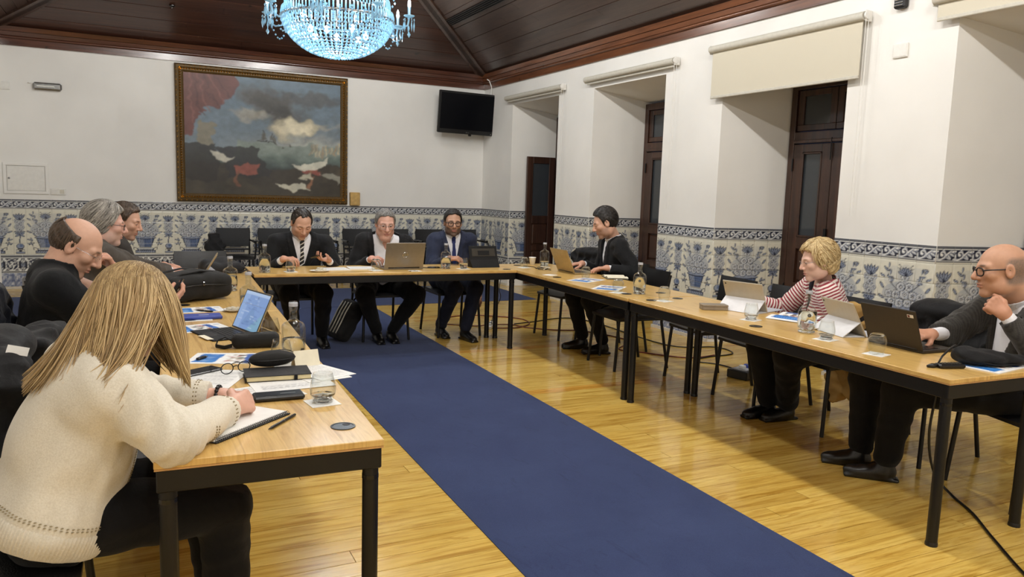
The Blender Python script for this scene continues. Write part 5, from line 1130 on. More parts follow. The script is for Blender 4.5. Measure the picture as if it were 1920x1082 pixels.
        ring=np.stack([Wp+uu*rad*1.5,Wp+nn*rad*.9,Wp-uu*rad*1.5,Wp-nn*rad*.4],2).reshape(-1,3)-org; I=np.arange(m*K*4).reshape(m,K,4); Qs=np.stack([I[:,:-1],np.roll(I,-1,2)[:,:-1],np.roll(I,-1,2)[:,1:],I[:,1:]],-1).reshape(-1,4)
        mixv=r.random(m)[:,None,None]; cc=(c0*(1-mixv)+c1*mixv)*np.ones((m,K*4,3)); link('hair_strands',fast_mesh('hair_strands',ring,Qs,cc.reshape(-1,3)),'hair_strand',t,True,'stuff')
    # ---- glasses
    gl=look.get('glasses')
    if gl:
        m=MB(); rr=gl.get('r',.0026); W,Hh=gl.get('size',(.025,.019)); lens=MB(); X=lambda x,y,z:tuple(hc+M@np.array([x,y,z])*k-org)
        for sg in (-1,1):
            lp=[X(sg*.034+W*math.copysign(abs(math.cos(a))**.7,math.cos(a)),.1005-.012*abs((sg*.034+W*math.cos(a))/.06)**2*1.0,-.004+Hh*math.copysign(abs(math.sin(a))**.75,math.sin(a))) for a in np.linspace(0,2*math.pi,25)[:-1]]
            if not gl.get('rimless'): m.tube(lp,rr,6,closed=True)
            else: m.tube(lp[:13],rr*.6,5)
            lens.add(lp,[tuple(range(24))]); m.tube([X(sg*.058,.092,.004),X(sg*.071,.07,.006),X(sg*.079,.0,.006),X(sg*.081,-.018,-.004)],rr,6)
        m.tube([X(-.0105,.101,.001),X(0,.1035,.004),X(.0105,.101,.001)],rr,6); go=m.obj('glasses',gl['mat'],t,True); lens.obj('lens','lens_glass',go)
    return t,dict(hip=hip,neck=neck,S=S,F=Fp,R=Rr,M=M,hc=hc,k=k,org=org,AR=AR,torso=torso,L=L,jf=jf)
# ------------------------------------------------------------------ people
A_=lambda **k:k
def bald_top(f0,z0): return lambda q:np.minimum(q[:,2]-z0-.25*(-q[:,1]-f0)*0,q[:,1]-f0+.0)*-1*0+np.minimum(q[:,2]-z0,q[:,1]-f0)*.8
# man with striped tie, looking down at his phone
person('man in a black suit with a striped tie looking down at a phone',(1.36,7.27,.57),(1.365,7.10,.985),(1.355,7.0,1.118),(.06,-.80,-.52),-math.pi/2,
 (A_(w=(1.155,6.82,.815),d=(.80,-.62,.08),n=(.25,.1,-.95),curl=(.5,.7,.5),thumb=.6),A_(w=(1.555,6.82,.805),d=(-.86,-.5,.12),n=(-.25,-.25,.93),curl=(.45,.55,.45),thumb=.7)),
 [(1.22,6.88,.50),(1.52,6.88,.50)],[(1.28,6.98,.09),(1.53,6.99,.09)],
 dict(jacket='suit_black',shirt='shirt_white',tie='tie_striped',trousers='trouser_black',bw=1.1,fat=.25,sw=.195,cuff=.0,cuffcut=.045,button=.16,open=.085),
 dict(skin=SKIN['warm'],k=1.07,hair=dict(strands=500,c0=(18,14,12),c1=(52,44,38),len=.05,mat='hair_dark',line='recede',th=.009,bald=lambda q:np.where(np.abs(q[:,0])>.022,(q[:,1]-(.030+.0*q[:,2]))*(q[:,2]>.05)-.05*(q[:,2]<=.05),-.05)),slit=.0012,brow=(52,40,34),beard=.18))
person('heavy grey haired man in a black blazer and open white shirt behind the silver laptop',(2.15,7.28,.57),(2.16,7.12,.99),(2.128,7.01,1.122),(-.10,-.95,-.24),-math.pi/2-.05,
 (A_(w=(1.955,6.90,.80),d=(.35,-.85,.12),n=(.5,0,-.8),curl=(.6,.9,.7),thumb=.6),A_(w=(2.33,6.88,.78),d=(-.2,-.95,.0),curl=(.4,.5,.4))),
 [(1.90,6.87,.47),(2.40,6.87,.46)],[(2.06,7.02,.09),(2.20,7.02,.09)],
 dict(jacket='suit_charcoal',shirt='shirt_white',trousers='trouser_black',bw=1.1,fat=.75,sw=.185,vneck=.10,collar_open=.022,button=-.1,open=.085,gap=.045,cuffcut=.02),
 dict(skin=SKIN['pink'],k=1.09,fat=.45,hair=dict(strands=700,c0=(70,68,66),c1=(168,166,162),len=.05,flow=(.8,-.2,0),mat='hair_salt',line='short',th=.011,rag=.002),brow=(110,104,100),glasses=dict(mat='steel',r=.0018,size=(.024,.018)),nose=1.15))
person('bearded man in a navy suit, blue tie and round dark glasses at the head table',(2.90,7.30,.57),(2.885,7.22,1.0),(2.866,7.15,1.132),(-.22,-.97,-.05),-math.pi/2-.12,
 (A_(w=(2.72,6.87,.80),d=(.85,-.5,.05),n=(.3,.2,-.9),curl=(.6,.8,.6),thumb=.5),A_(w=(3.16,7.13,.40),el=(3.15,7.26,.66),d=(-.05,-.25,-1),n=(-1,-.2,0),curl=(.4,.6,.5))),
 [(2.80,6.90,.50),(3.02,6.90,.50)],[(2.74,7.12,.09),(2.90,6.86,.09)],
 dict(jacket='suit_navy',shirt='shirt_white',tie='tie_navy',trousers='trouser_navy',bw=1.0,fat=.3,sw=.185,cuffcut=.04,button=.14,open=.08,toes=[(0,-1,0),(.15,-1,0)]),
 dict(skin=SKIN['olive'],k=1.06,hair=dict(strands=600,c0=(12,11,11),c1=(40,36,34),len=.035,mat='hair_black',line='short',th=.010,vol=(0,0,.006)),beard=.8,beard_c=(58,52,48),glasses=dict(mat='black_plastic',r=.0034,size=(.023,.020)),brow=(30,24,22),gaze=0.))
person('young man with trimmed beard in a dark suit typing on the right-hand row',(4.10,5.98,.57),(4.02,6.0,1.04),(3.885,5.965,1.198),(-.86,.40,-.36),2.86,
 (A_(w=(3.83,6.22,.80),d=(-.95,.15,-.05),curl=(.25,.4,.3),thumb=.35),A_(w=(3.84,5.80,.80),d=(-.85,.48,-.05),curl=(.25,.4,.3),thumb=.35)),
 [(3.68,6.12,.50),(3.70,5.86,.50)],[(3.80,6.12,.10),(3.86,5.86,.10)],
 dict(jacket='suit_black',shirt='shirt_white',trousers='trouser_black',bw=1.02,sw=.19,cuffcut=.02,button=.08,open=.075,gap=.012,vneck=.06,collar_open=.008),
 dict(skin=SKIN['warm'],k=1.07,hair=dict(strands=1000,c0=(14,12,12),c1=(50,44,40),len=.06,flow=(.2,-.9,.1),mat='hair_black',line='short',th=.010,vol=(-.002,.006,.016),rag=.0016),beard=.42,beard_c=(64,50,42),slit=.002,brow=(34,26,22),gaze=-.35))
person('woman with short blonde hair in a red and white striped jacket',(4.10,3.50,.55),(3.985,3.53,.950),(3.862,3.475,1.086),(-.82,.42,-.20),2.55,
 (A_(w=(3.745,3.92,.785),d=(-.5,.85,.05),n=(-.3,-.2,-.9),curl=(.5,.7,.5),thumb=.5),A_(w=(3.80,3.40,.61),el=(3.965,3.33,.70),d=(-.8,.5,-.2),curl=(.4,.5,.4))),
 [(3.68,3.72,.50),(3.66,3.46,.50)],[(3.83,3.76,.10),(3.90,3.66,.10)],
 dict(jacket='striped_knit',shirt='blouse_dark',collar=False,vneck=.16,trousers='trouser_black',bw=.95,sw=.175,hand=.88,bust=True,lapel=False,button=.13,open=.105,neckr=.84,stripe=True,cuffcut=-.02,fold=.003,jneck=.03,res=.0075,et=.03,toes=[(-.95,.1,0),(-.95,.1,0)],shoeh=.075),
 dict(skin=SKIN['fair'],k=.99,jaw=.9,nose=.85,lip=(176,84,84),hair=dict(strands=2200,c0=(150,116,62),c1=(240,218,168),len=.075,w=.0015,frizz=4.,crown=(.0,-.03,.11),over=.028,mat='hair_short_blonde',line='full',th=.016,vol=(.002,.012,.012),nape=True,rag=.003,flow=(.5,-.5,.0),ear=True),brow=(150,118,84),glasses=dict(mat='steel',r=.0012,rimless=True,size=(.024,.017)),gaze=-.3,slit=.0022))
person('bald man with dark glasses in a tweed jacket resting his chin on his fist',(4.03,2.20,.57),(3.885,2.215,1.005),(3.742,2.262,1.160),(-.78,.60,-.10),2.50,
 (A_(w=(3.635,2.50,.805),el=(3.83,2.55,.79),d=(-.9,.15,.02),n=(.1,.4,-.9),curl=(.8,1.0,.7),thumb=.7),A_(w=(3.638,2.150,.958),el=(3.735,2.04,.775),d=(-.42,.62,.62),n=(.55,.45,-.25),curl=(1.5,1.55,1.0),thumb=.95)),
 [(3.64,2.86,.50),(3.58,2.60,.50)],[(3.60,2.83,.10),(3.545,2.63,.10)],
 dict(jacket='tweed',shirt='shirt_white',trousers='trouser_black',bw=1.1,fat=.35,sw=.195,vneck=.07,collar_open=.012,button=-.05,open=.09,gap=.05,cuff=.0,cuffcut=.03,hem=.22,toes=[(-.7,.72,0),(-.7,.72,0)],et=.026),
 dict(skin=SKIN['tan'],k=1.07,res=.0036,scalp=lambda q,n:np.clip((.062-q[:,2]-.5*np.maximum(q[:,1]+.02,0))/.02,0,1)*np.clip((.012-q[:,1])/.02,0,1)*np.clip((q[:,2]+.075)/.02,0,1)*(np.abs(q[:,0])<.0775)*(.55+.3*n),scalp_c=(104,98,92),glasses=dict(mat='black_plastic',r=.0032,size=(.025,.018)),brow=(96,84,74),lip=(168,104,92),gaze=0.,nose=1.05))
person('balding man in a black sweater looking down at the phone in his hand',(-.33,4.05,.57),(-.335,4.07,1.02),(-.235,4.10,1.142),(.86,-.10,-.55),.05,
 (A_(w=(.105,4.03,.86),d=(.80,.22,.30),n=(-.2,.5,.8),curl=(.45,.6,.5),thumb=.7),A_(w=(-.085,4.24,1.01),el=(.05,4.27,.79),d=(-.4,-.25,.85),n=(-.7,-.2,-.3),curl=(.9,1.1,.7))),
 [(.10,3.98,.50),(.10,4.20,.50)],[(.12,3.98,.10),(.14,4.2,.10)],
 dict(jacket='knit_black',jname='sweater',trousers='trouser_black',bw=1.14,fat=.35,sw=.2,front=False,lapel=False,skirt=False,roll=.065,jneck=.010,ej=.018,cuffcut=.02,fold=.0035),
 dict(skin=SKIN['warm'],k=1.10,res=.0036,hair=dict(mat='hair_brown',line='short',th=.008,bald=lambda q:np.maximum(np.minimum(q[:,2]-.052-.30*np.maximum(-q[:,1]-.02,0),q[:,1]+.095),q[:,1]-.004)*.8,strands=500,c0=(40,30,22),c1=(96,78,60),len=.05,ear=False),brow=(70,54,44),slit=.001,beard=.12,glasses=dict(mat='chrome',r=.0012,rimless=True,size=(.024,.015)),nose=1.1))
person('grey haired man with glasses in a grey jacket over a white shirt, left-hand row',(-.28,5.68,.57),(-.225,5.70,1.02),(-.155,5.72,1.160),(.97,.10,-.12),.15,
 (A_(w=(.245,6.02,.80),d=(.8,.6,0),curl=(.3,.4,.3),thumb=.4),A_(w=(.26,6.22,.79),d=(.9,.3,0),curl=(.3,.4,.3))),
 [(.12,5.6,.50),(.12,5.82,.50)],[(.15,5.6,.10),(.15,5.82,.10)],
 dict(jacket='suit_grey',shirt='shirt_white',trousers='trouser_black',bw=1.1,fat=.3,sw=.195,vneck=.05,collar_open=.006,button=.06,open=.09,cuffcut=.03),
 dict(skin=SKIN['pink'],k=1.08,hair=dict(strands=1600,c0=(80,76,70),c1=(186,180,170),len=.08,frizz=2.,over=.012,flow=(0,-.8,.1),mat='hair_grey',line='full',th=.022,vol=(.002,.008,.012),nape=True,rag=.0015),beard=.35,beard_c=(170,160,150),brow=(110,100,92),glasses=dict(mat='black_plastic',r=.002,size=(.024,.017)),nose=1.1))
person('dark haired man in a brown jacket and checked shirt behind the grey haired man',(-.20,6.45,.57),(-.12,6.45,1.0),(-.045,6.45,1.148),(.93,-.26,-.26),.1,
 (A_(w=(.17,6.42,.80),d=(.95,.2,0),curl=(.3,.4,.3),thumb=.4),A_(w=(.20,6.66,.79),d=(.95,-.2,0),curl=(.3,.4,.3))),
 [(.16,6.36,.50),(.16,6.58,.50)],[(.2,6.36,.10),(.2,6.58,.10)],
 dict(jacket='suit_brown',shirt='shirt_check',trousers='trouser_black',bw=1.08,fat=.2,sw=.195,vneck=.05,button=.06,open=.09,cuffcut=.03),
 dict(skin=SKIN['warm'],k=1.06,hair=dict(strands=700,c0=(40,30,22),c1=(92,74,56),len=.06,flow=(.7,-.5,0),mat='hair_brown',line='short',th=.013,vol=(0,.004,.008)),brow=(58,46,38),beard=.2))
# woman writing in the foreground
blonde,bi=person('woman with long blonde hair in a cream knit jacket writing in the foreground',(-.235,2.35,.56),(-.085,2.36,.965),(-.003,2.385,1.098),(.80,.52,-.40),.30,
 (A_(w=(.250,2.375,.790),el=(.075,2.115,.795),d=(.72,.62,.02),n=(-.55,.6,-.5),curl=(1.0,1.0,.6),thumb=.8),A_(w=(.225,2.535,.785),el=(.0,2.62,.79),d=(.93,-.30,.05),n=(.2,-.3,-.9),curl=(.8,.9,.5),thumb=.6)),
 [(.22,2.36,.50),(.18,2.56,.50)],[(.24,2.42,.10),(.22,2.60,.10)],
 dict(jacket='cream_knit',trousers='trouser_black',bw=.98,fat=.25,sw=.175,hand=.92,front=False,lapel=False,jneck=.012,ej=.030,cuffcut=.022,fold=.0036,hem=.06,res=.0075,et=.02,button=0),
 dict(skin=SKIN['fair'],k=1.0,eyes=False,hair=dict(mat='hair_long_blonde',line='wig',th=.008,nape=True,sides=False,rag=.0,ear=False)))
def blonde_hair():
    hc,M,k,org=bi['hc'],bi['M'],bi['k'],bi['org']; r=np.random.default_rng(4); V=[];Q=[];CC=[];n0=0
    cA,cB=srgb((160,130,86)),srgb((212,184,134)); cD=srgb((122,96,60))
    def strand(P,rad,col):
        nonlocal n0
        m=len(P); T=np.gradient(P,axis=0); T/=np.linalg.norm(T,axis=1)[:,None]+1e-9; u=np.cross(T,P-hc); u/=np.linalg.norm(u,axis=1)[:,None]+1e-9; w=np.cross(T,u); tt=np.linspace(0,1,m); rr=rad*(.45+.55*np.minimum(1,tt*6))*np.clip((1.03-tt)*7,.12,1)
        ring=np.stack([P+u*rr[:,None]*1.5,P+w*rr[:,None]*.55,P-u*rr[:,None]*1.5,P-w*rr[:,None]*.55],1); V.append(ring.reshape(-1,3)-org); I=np.arange(m*4).reshape(m,4)+n0
        Q.append(np.stack([I[:-1],np.roll(I,-1,1)[:-1],np.roll(I,-1,1)[1:],I[1:]],-1).reshape(-1,4)); n0+=m*4; sh=(.88+.2*r.random())*(1-.12*np.exp(-((tt-.0)/.12)**2)); CC.append(np.repeat(col[None]*sh[:,None],4,0))
    def path(az,el,end,mid=None,lift=.02,n=15):
        """root at azimuth az (0 = face, +pi/2 = left side) and elevation el, falling over the head to end"""
        d0=np.array([-math.sin(az)*math.cos(el),math.cos(az)*math.cos(el),math.sin(el)]); rx=np.array([.092,.114,.108])
        root=hc+M@(np.array([0,-.014,.024])+d0*rx)*k; e=np.asarray(end,float); hor=M@np.array([d0[0],d0[1],0]); hor/=np.linalg.norm(hor)+1e-9
        side=hc+np.array([hor[0]*.112,hor[1]*.112,-.055]); t=np.linspace(0,1,n)[:,None]; low=side+(e-side)*.45+hor*lift*.6
        P=(1-t)**3*root+3*(1-t)**2*t*(side+np.array([0,0,.075])+hor*lift)+3*(1-t)*t*t*low+t**3*e
        q=((P-hc)@M)/k; dd=np.sqrt(((q-np.array([0,-.014,.024]))/(rx-.002))**2@np.ones(3)); f=np.where(dd<1,1/np.maximum(dd,.3),1)[:,None]; P=hc+M.dot((np.array([0,-.014,.024])+(q-np.array([0,-.014,.024]))*f).T).T*k
        return P
    for i in range(3400):
        u=r.random(); el=math.acos(1-r.random()*.95); el=math.pi/2-el*1.0
        az=r.uniform(-math.pi,math.pi)
        # directions in world: split into the mass falling over the back and the mass falling beside the table
        d=M@np.array([-math.sin(az),math.cos(az),0]); s=d[0]*.85+d[1]*.35
        a=np.clip((az+math.pi)/(2*math.pi)+r.normal()*.10,0,1); a=abs(math.sin(a*math.pi*1.0+.4)); a=np.clip(a+r.normal()*.10,0,1); b=np.clip(.5+.45*math.sin(az*1.3)+r.normal()*.15,0,1)
        if s>.18+r.normal()*.18: end=np.array([.075+.060*a,2.30+.17*b,.875+.10*(1-a)*r.random()+.03*r.random()])
        else:
            c=np.clip(a**.8,0,1); end=np.array([-.275+.20*c,2.33-.20*c+.05*b,.885+.01*r.normal()+.035*c+.03*r.random()])
            if r.random()<.12: end=end+np.array([.03,-.03,-.05])
        mix=r.random(); col=cA*(1-mix)+cB*mix; 
        if r.random()<.22: col=cD*.6+col*.4
        strand(path(az,max(el,-.2),end,lift=.012+.02*r.random()),.0010+.0010*r.random(),col)
    link('hair_strands',fast_mesh('hair_strands',np.concatenate(V),np.concatenate(Q),np.concatenate(CC)),'hair_strand',blonde,True,'stuff')
blonde_hair()

def on_jacket(s,th,off=0.):
    d=bi['R']*math.cos(th)+bi['F']*math.sin(th); o=bi['hip']+bi['S']*s; t=.45
    for _ in range(40):
        v=float(bi['jf']((o+d*t)[None].astype(np.float32))[0]); t-=max(v*.7,.0)
        if v<.0006: break
    return o+d*(t+off)
def cream_trim():
    org=bi['org']; n=420; V=[];Q=[]; rows=(-.058,-.04,-.015,.012,.020)
    for j,s in enumerate(rows):
        base=[on_jacket(max(s,-.05),2*math.pi*k/60) for k in range(60)]
        for i in range(n):
            f=i/n*60; k=int(f); u=f-k; p=base[k]*(1-u)+base[(k+1)%60]*u; d=bi['R']*math.cos(2*math.pi*i/n)+bi['F']*math.sin(2*math.pi*i/n); p=p+bi['S']*(s-max(s,-.05))+d*((.0045 if i%3 else .0012) if 0<j<4 else -.004); V.append(p-org)
    for j in range(len(rows)-1):
        for i in range(n): Q.append((j*n+i,j*n+(i+1)%n,(j+1)*n+(i+1)%n,(j+1)*n+i))
    link('rib_hem',fast_mesh('rib_hem',np.array(V),np.array(Q)),'cream_knit',blonde,True)
    st=MB()
    for off in (.030,.037):
        for i in range(110): p=on_jacket(off,2*math.pi*i/110,.001)-org; st.octa(p,(.0042,.0042,.0022))
    for i in range(44):
        for q in (0,.03): p=on_jacket(.04+i*.0075,.80+q+.05*math.sin(i*.1),.001)-org; st.octa(p,(.0024,.0024,.0036))
    for sh,el,w,a,sg in bi['AR']:
        fa=nrm_(w-el); u=nrm_(np.cross(fa,(0,0,1))); v=np.cross(u,fa)
        for ring in (.050,.058):
            for i in range(26): th=2*math.pi*i/26; o=w-fa*ring+u*math.cos(th)*.2+v*math.sin(th)*.2; dd=-(u*math.cos(th)+v*math.sin(th)); t=0
            for i in range(26):
                th=2*math.pi*i/26; dd=u*math.cos(th)+v*math.sin(th); t=.09
                for _ in range(30):
                    q=w-fa*ring+dd*t; vv=float(bi['jf'](q[None].astype(np.float32))[0]); t-=max(vv*.7,0)
                    if vv<.0006: break
                st.octa(w-fa*ring+dd*t-org,(.003,.003,.003))
    st.obj('stitching','knit_stitch',blonde,kind='stuff')
    sh,el,w,a,sg=bi['AR'][1]; fa=nrm_(w-el); u=nrm_(np.cross(fa,(0,0,1))); v=np.cross(u,fa); br=MB()
    for i in range(16): th=2*math.pi*i/16; br.ico(w+fa*.004+(u*math.cos(th)+v*math.sin(th))*.031-org,(.0075,)*3)
    br.obj('bead_bracelet','bracelet',blonde,True)
cream_trim()
# ------------------------------------------------------------------ things on the tables
TZ=.7405
GL_O=[(.001,0),(.026,0),(.034,.006),(.0415,.028),(.043,.045),(.040,.066),(.0345,.088),(.033,.098)]
def glass_prof():
    inn=[(r-.0016,z) for r,z in GL_O[::-1][:-3]]+[(.030,.012),(.001,.010)]; return GL_O+inn
_gp=glass_prof()
def glass(x,y,label,inv=False,water=.03,z=TZ+.0025):
    t=thing('water_glass',label,'glass',(x,y,z if not inv else z+.0985),0,'stemless water glasses')
    g=MB().lathe(_gp,28).obj('bowl','clear_glass',t,True)
    MB().lathe([(.001,-.0004),(.026,-.0004),(.033,.006),(.028,.0095),(.001,.0095)],24).obj('base','water',t,True)
    if inv: t.rotation_euler=(math.pi,0,0)
    elif water: MB().lathe([(.001,.0105),(.0285,.0125),(.0385,.026),(.0395,water),(.001,water)],24).obj('water','water',t,True)
    return t
def coaster(x,y,rz,label,s=.098,mat='paper'):
    t=thing('coaster',label,'coaster',(x,y,TZ),rz,'square white paper coasters'); MB().box((0,0,.0008),(s,s,.0016)).obj('card',mat,t); MB().box((0,0,.00175),(s*.7,s*.12,.0003)).obj('print','cream_plastic',t); return t
BP=[(.001,0),(.040,0),(.046,.004),(.0475,.012),(.0475,.128),(.045,.140),(.036,.150),(.020,.158),(.0155,.166),(.0150,.200),(.0175,.204),(.0175,.212)]
def bottle(x,y,label,fill=.10,logo=True,belly=False,sc=1.,rz=0.):
    t=thing('water_bottle',label,'bottle',(x,y,TZ),rz,'glass water bottles'); P=BP if not belly else [(.001,0),(.030,.0),(.042,.010),(.050,.035),(.052,.060),(.051,.105),(.047,.125),(.034,.145),(.020,.156),(.0155,.166),(.0150,.205),(.018,.209),(.018,.215)]
    P=[(r*sc,z*sc) for r,z in P]; inn=[(max(r-.0032,.001),z) for r,z in P[::-1] if z>.02*sc]+[(P[2][0]-.008,.016*sc),(.001,.014*sc)]
    MB().lathe(P+inn,30).obj('bottle_glass','clear_glass',t,True); MB().lathe([(.001,.0003),(P[2][0]-.003,.0006),(P[3][0]-.004,.010*sc),(.030*sc,.0155*sc),(.001,.0135*sc)],24).obj('base','water',t,True)
    if fill: MB().lathe([(.001,.0165*sc),(P[2][0]-.009,.0175*sc),(P[3][0]-.0038,.03*sc),(P[4][0]-.0038,fill),(.001,fill)],28).obj('water','water',t,True)
    st=MB().lathe([(.001,.198*sc),(.0105*sc,.198*sc),(.0115*sc,.211*sc),(.0170*sc,.2135*sc),(.0175*sc,.232*sc),(.015*sc,.236*sc),(.001,.236*sc)],20).obj('stopper','clear_glass',t,True); MB().lathe([(.0180*sc,.2155*sc),(.0182*sc,.217*sc),(.0182*sc,.229*sc),(.0180*sc,.2305*sc)],20).obj('stopper_band','cover_grey',st,True)
    if logo:
        m=MB(); a0=-2.2; R_=P[4][0]+.0006; n=16
        for rr in (.0095,): 
            pts=[(rr*math.cos(a),rr*math.sin(a)) for a in np.linspace(0,2*math.pi,n+1)[:-1]]; m.add([(R_*math.cos(a0+u/R_),R_*math.sin(a0+u/R_),.102*sc+v) for u,v in pts],[tuple(range(n))])
        m.obj('emblem','ink',t); m=MB(); pts=[(.0045*math.cos(a),.0045*math.sin(a)) for a in np.linspace(0,2*math.pi,13)[:-1]]; m.tube([((R_+.0004)*math.cos(a0+u/R_),(R_+.0004)*math.sin(a0+u/R_),.102*sc+v) for u,v in pts],.0006,4,closed=True); m.obj('emblem_ring','white_plastic',t)
    return t
def sheet_poly(cx,cy,w,h,rz): c,s=math.cos(rz),math.sin(rz); return [(cx+x*c-y*s,cy+x*s+y*c) for x,y in ((-w/2,-h/2),(w/2,-h/2),(w/2,h/2),(-w/2,h/2))]
def printed(name,label,cat,x,y,rz,w,h,cv,z=TZ,th=.0012,group=None,n=44,lift=None):
    """sheet or brochure whose top carries printed colours"""
    t=thing(name,label,cat,(x,y,z),rz,group); nx=n; ny=max(6,int(n*h/w)); X,Y=np.meshgrid(np.linspace(-w/2,w/2,nx),np.linspace(-h/2,h/2,ny)); Zt=np.full_like(X,th)+ (lift(X/w,Y/h) if lift else 0)
    V=np.stack([X,Y,Zt],-1).reshape(-1,3); I=np.arange(nx*ny).reshape(ny,nx); Q=np.stack([I[:-1,:-1],I[:-1,1:],I[1:,1:],I[1:,:-1]],-1).reshape(-1,4)
    link('page',fast_mesh('page',V,Q,cv.sample((X+w/2)/w,(Y+h/2)/h).reshape(-1,3)),'print',t,True)
    if lift is None: MB().box((0,0,th/2-.0001),(w,h,th)).obj('sheets','paper',t)
    return t
def cv_text(w=80,h=113,lines=26,seed=1,head=True):
    c=Canvas(w,h,(238,237,233)); r=np.random.default_rng(seed)
    for k in range(lines):
        y=h-12-k*(h-20)/lines
        if r.random()<.1: continue
        x=8
        while x<w-10-(18 if r.random()<.15 else 0): l=r.uniform(2,7); c.rect(x,y,min(x+l,w-8),y+1.1,(110,110,114),.75); x+=l+1.6
    return c
def cv_brochure(seed=2,flip=False):
    """wide brochure: white sheet, blue page with lines of text, strip of small photographs, blue wave"""
    W,H=150,106; c=Canvas(W,H,(240,240,238)); r=np.random.default_rng(seed)
    c.poly([(10,14),(52,10),(58,92),(14,96)],(36,112,190)); c.poly([(12,60),(30,12),(52,10),(54,30)],(70,140,208),.5)
    for k in range(9): c.line([(20,84-k*7),(46-4*(k%3),83-k*7)],1.2,(205,225,242),.7)
    for k in range(26):
        x=66+r.random()*40; y=12+r.random()*78; cc=[(92,70,56),(150,128,108),(196,178,160),(60,56,52),(178,84,66),(220,210,196),(84,100,84)][int(r.integers(7))]; c.disc(x,y,4+5*r.random(),cc,3+4*r.random(),0,.85)
    c.poly([(108,8),(126,10),(118,96),(100,94)],(40,84,160)); c.poly([(112,40),(126,12),(122,70)],(96,146,214),.7); c.rect(128,78,144,88,(120,140,178),.6)
    for k in range(4): c.line([(130,66-k*6),(143,66-k*6)],1.,(150,150,155),.7)
    return c
CVT=[cv_text(seed=s) for s in (1,2,3)]; CVB=[cv_brochure(s) for s in (2,5,8)]
def cable(pts,r,mat,label,n=7,cat='cable',sub=6):
    P=np.array(pts,float); out=[]
    for i in range(len(P)-1):
        p0,p1,p2,p3=P[max(i-1,0)],P[i],P[i+1],P[min(i+2,len(P)-1)]
        for t in np.linspace(0,1,sub,endpoint=False): out.append(.5*((2*p1)+(-p0+p2)*t+(2*p0-5*p1+4*p2-p3)*t*t+(-p0+3*p1-3*p2+p3)*t**3))
    out.append(P[-1]); o=MB().tube(np.array(out),r,n).obj('cable',mat,None,True); return tag(o,label,cat)
def phone(loc,label,R,size=(.072,.15,.008),parent=None):
    t=thing('phone',label,'phone',loc); t.rotation_euler=Matrix(R).to_euler() if not isinstance(R,(int,float)) else (0,0,R)
    MB().box((0,0,size[2]/2),size,.0035).obj('body','black_plastic',t); MB().box((0,0,size[2]+.0002),(size[0]-.006,size[1]-.006,.0006)).obj('screen','screen_off',t); MB().box((.02,.055,-.0006),(.022,.022,.002),.0005).obj('camera_bump','steel',t); return t
def pen(a,b,z,label,mat='black_plastic',r=.0045):
    a=np.array((*a,z),float); b=np.array((*b,z),float); d=b-a; L=np.linalg.norm(d); d/=L; t=thing('pen',label,'pen',tuple(a)); MB().tube([d*.0,d*.012,d*.02,d*(L-.004),d*L],[.001,.003,r,r,r*.7],10).obj('barrel',mat,t,True); MB().box(tuple(d*(L-.022)+np.array((0,0,r))),(.003,.003,.0018)).obj('clip','steel',t); MB().tube([d*(L*.55),d*(L*.56)],r*1.08,10).obj('ring','steel',t,True); return t
def laptop(loc,rz,label,w,d,lid_h,ang,case,key='black_plastic',logo=None,screen='screen_off',thick=.016,sticker=False):
    """local: hinge along x at y=0, keyboard towards +y, lid leans back to -y"""
    t=thing('laptop',label,'laptop',loc,rz); MB().box((0,d/2,thick/2),(w,d,thick),.004).obj('base',case,t); MB().box((0,d*.36,thick+.0006),(w*.9,d*.5,.0014)).obj('key_bed',key,t)
    ks=MB(); 
    for r_ in range(5):
        for c_ in range(14): ks.box((-w*.44+w*.88*(c_+.5)/14,d*.13+d*.46*(r_+.5)/5,thick+.0018),(w*.88/14*.82,d*.46/5*.8,.0022))
    ks.obj('keys',key,t,kind='stuff'); MB().box((0,d*.8,thick+.0004),(w*.32,d*.26,.001)).obj('trackpad',case,t)
    ca,sa=math.cos(ang),math.sin(ang); Rm=np.array([[1,0,0],[0,ca,-sa],[0,sa,ca]])      # lid local z up, tilted
    lid=MB(); lid.box((0,0,lid_h/2),(w,.007,lid_h),.003); V=lid.arr(); o=lid.obj('lid',case,t); o.matrix_local=Matrix.Translation((0,.002,thick-.004))@Matrix.Rotation(ang,4,'X')
    MB().box((0,.0038,lid_h/2+.004),(w-.016,.0008,lid_h-.022)).obj('screen',screen,o)
    MB().tube([(-w*.4,0,thick),(w*.4,0,thick)],.006,8).obj('hinge','black_plastic',t,True)
    if logo:
        m=MB(); m.tube([(.024*math.cos(a),-.0042,lid_h*.53+.024*math.sin(a)) for a in np.linspace(0,2*math.pi,29)[:-1]],.0022,6,closed=True); text_mb(m,'DELL',(.0175,-.0046,lid_h*.53-.006),(-1,0,0),(0,0,1),.0115,.17); m.obj('logo','chrome',o)
    if sticker: MB().box((w*.40,-.004,lid_h-.03),(.034,.001,.016)).obj('sticker','white_plastic',o); MB().box((w*.40-.008,-.0046,lid_h-.03),(.012,.001,.012)).obj('sticker_mark','red_cable',o)
    return t
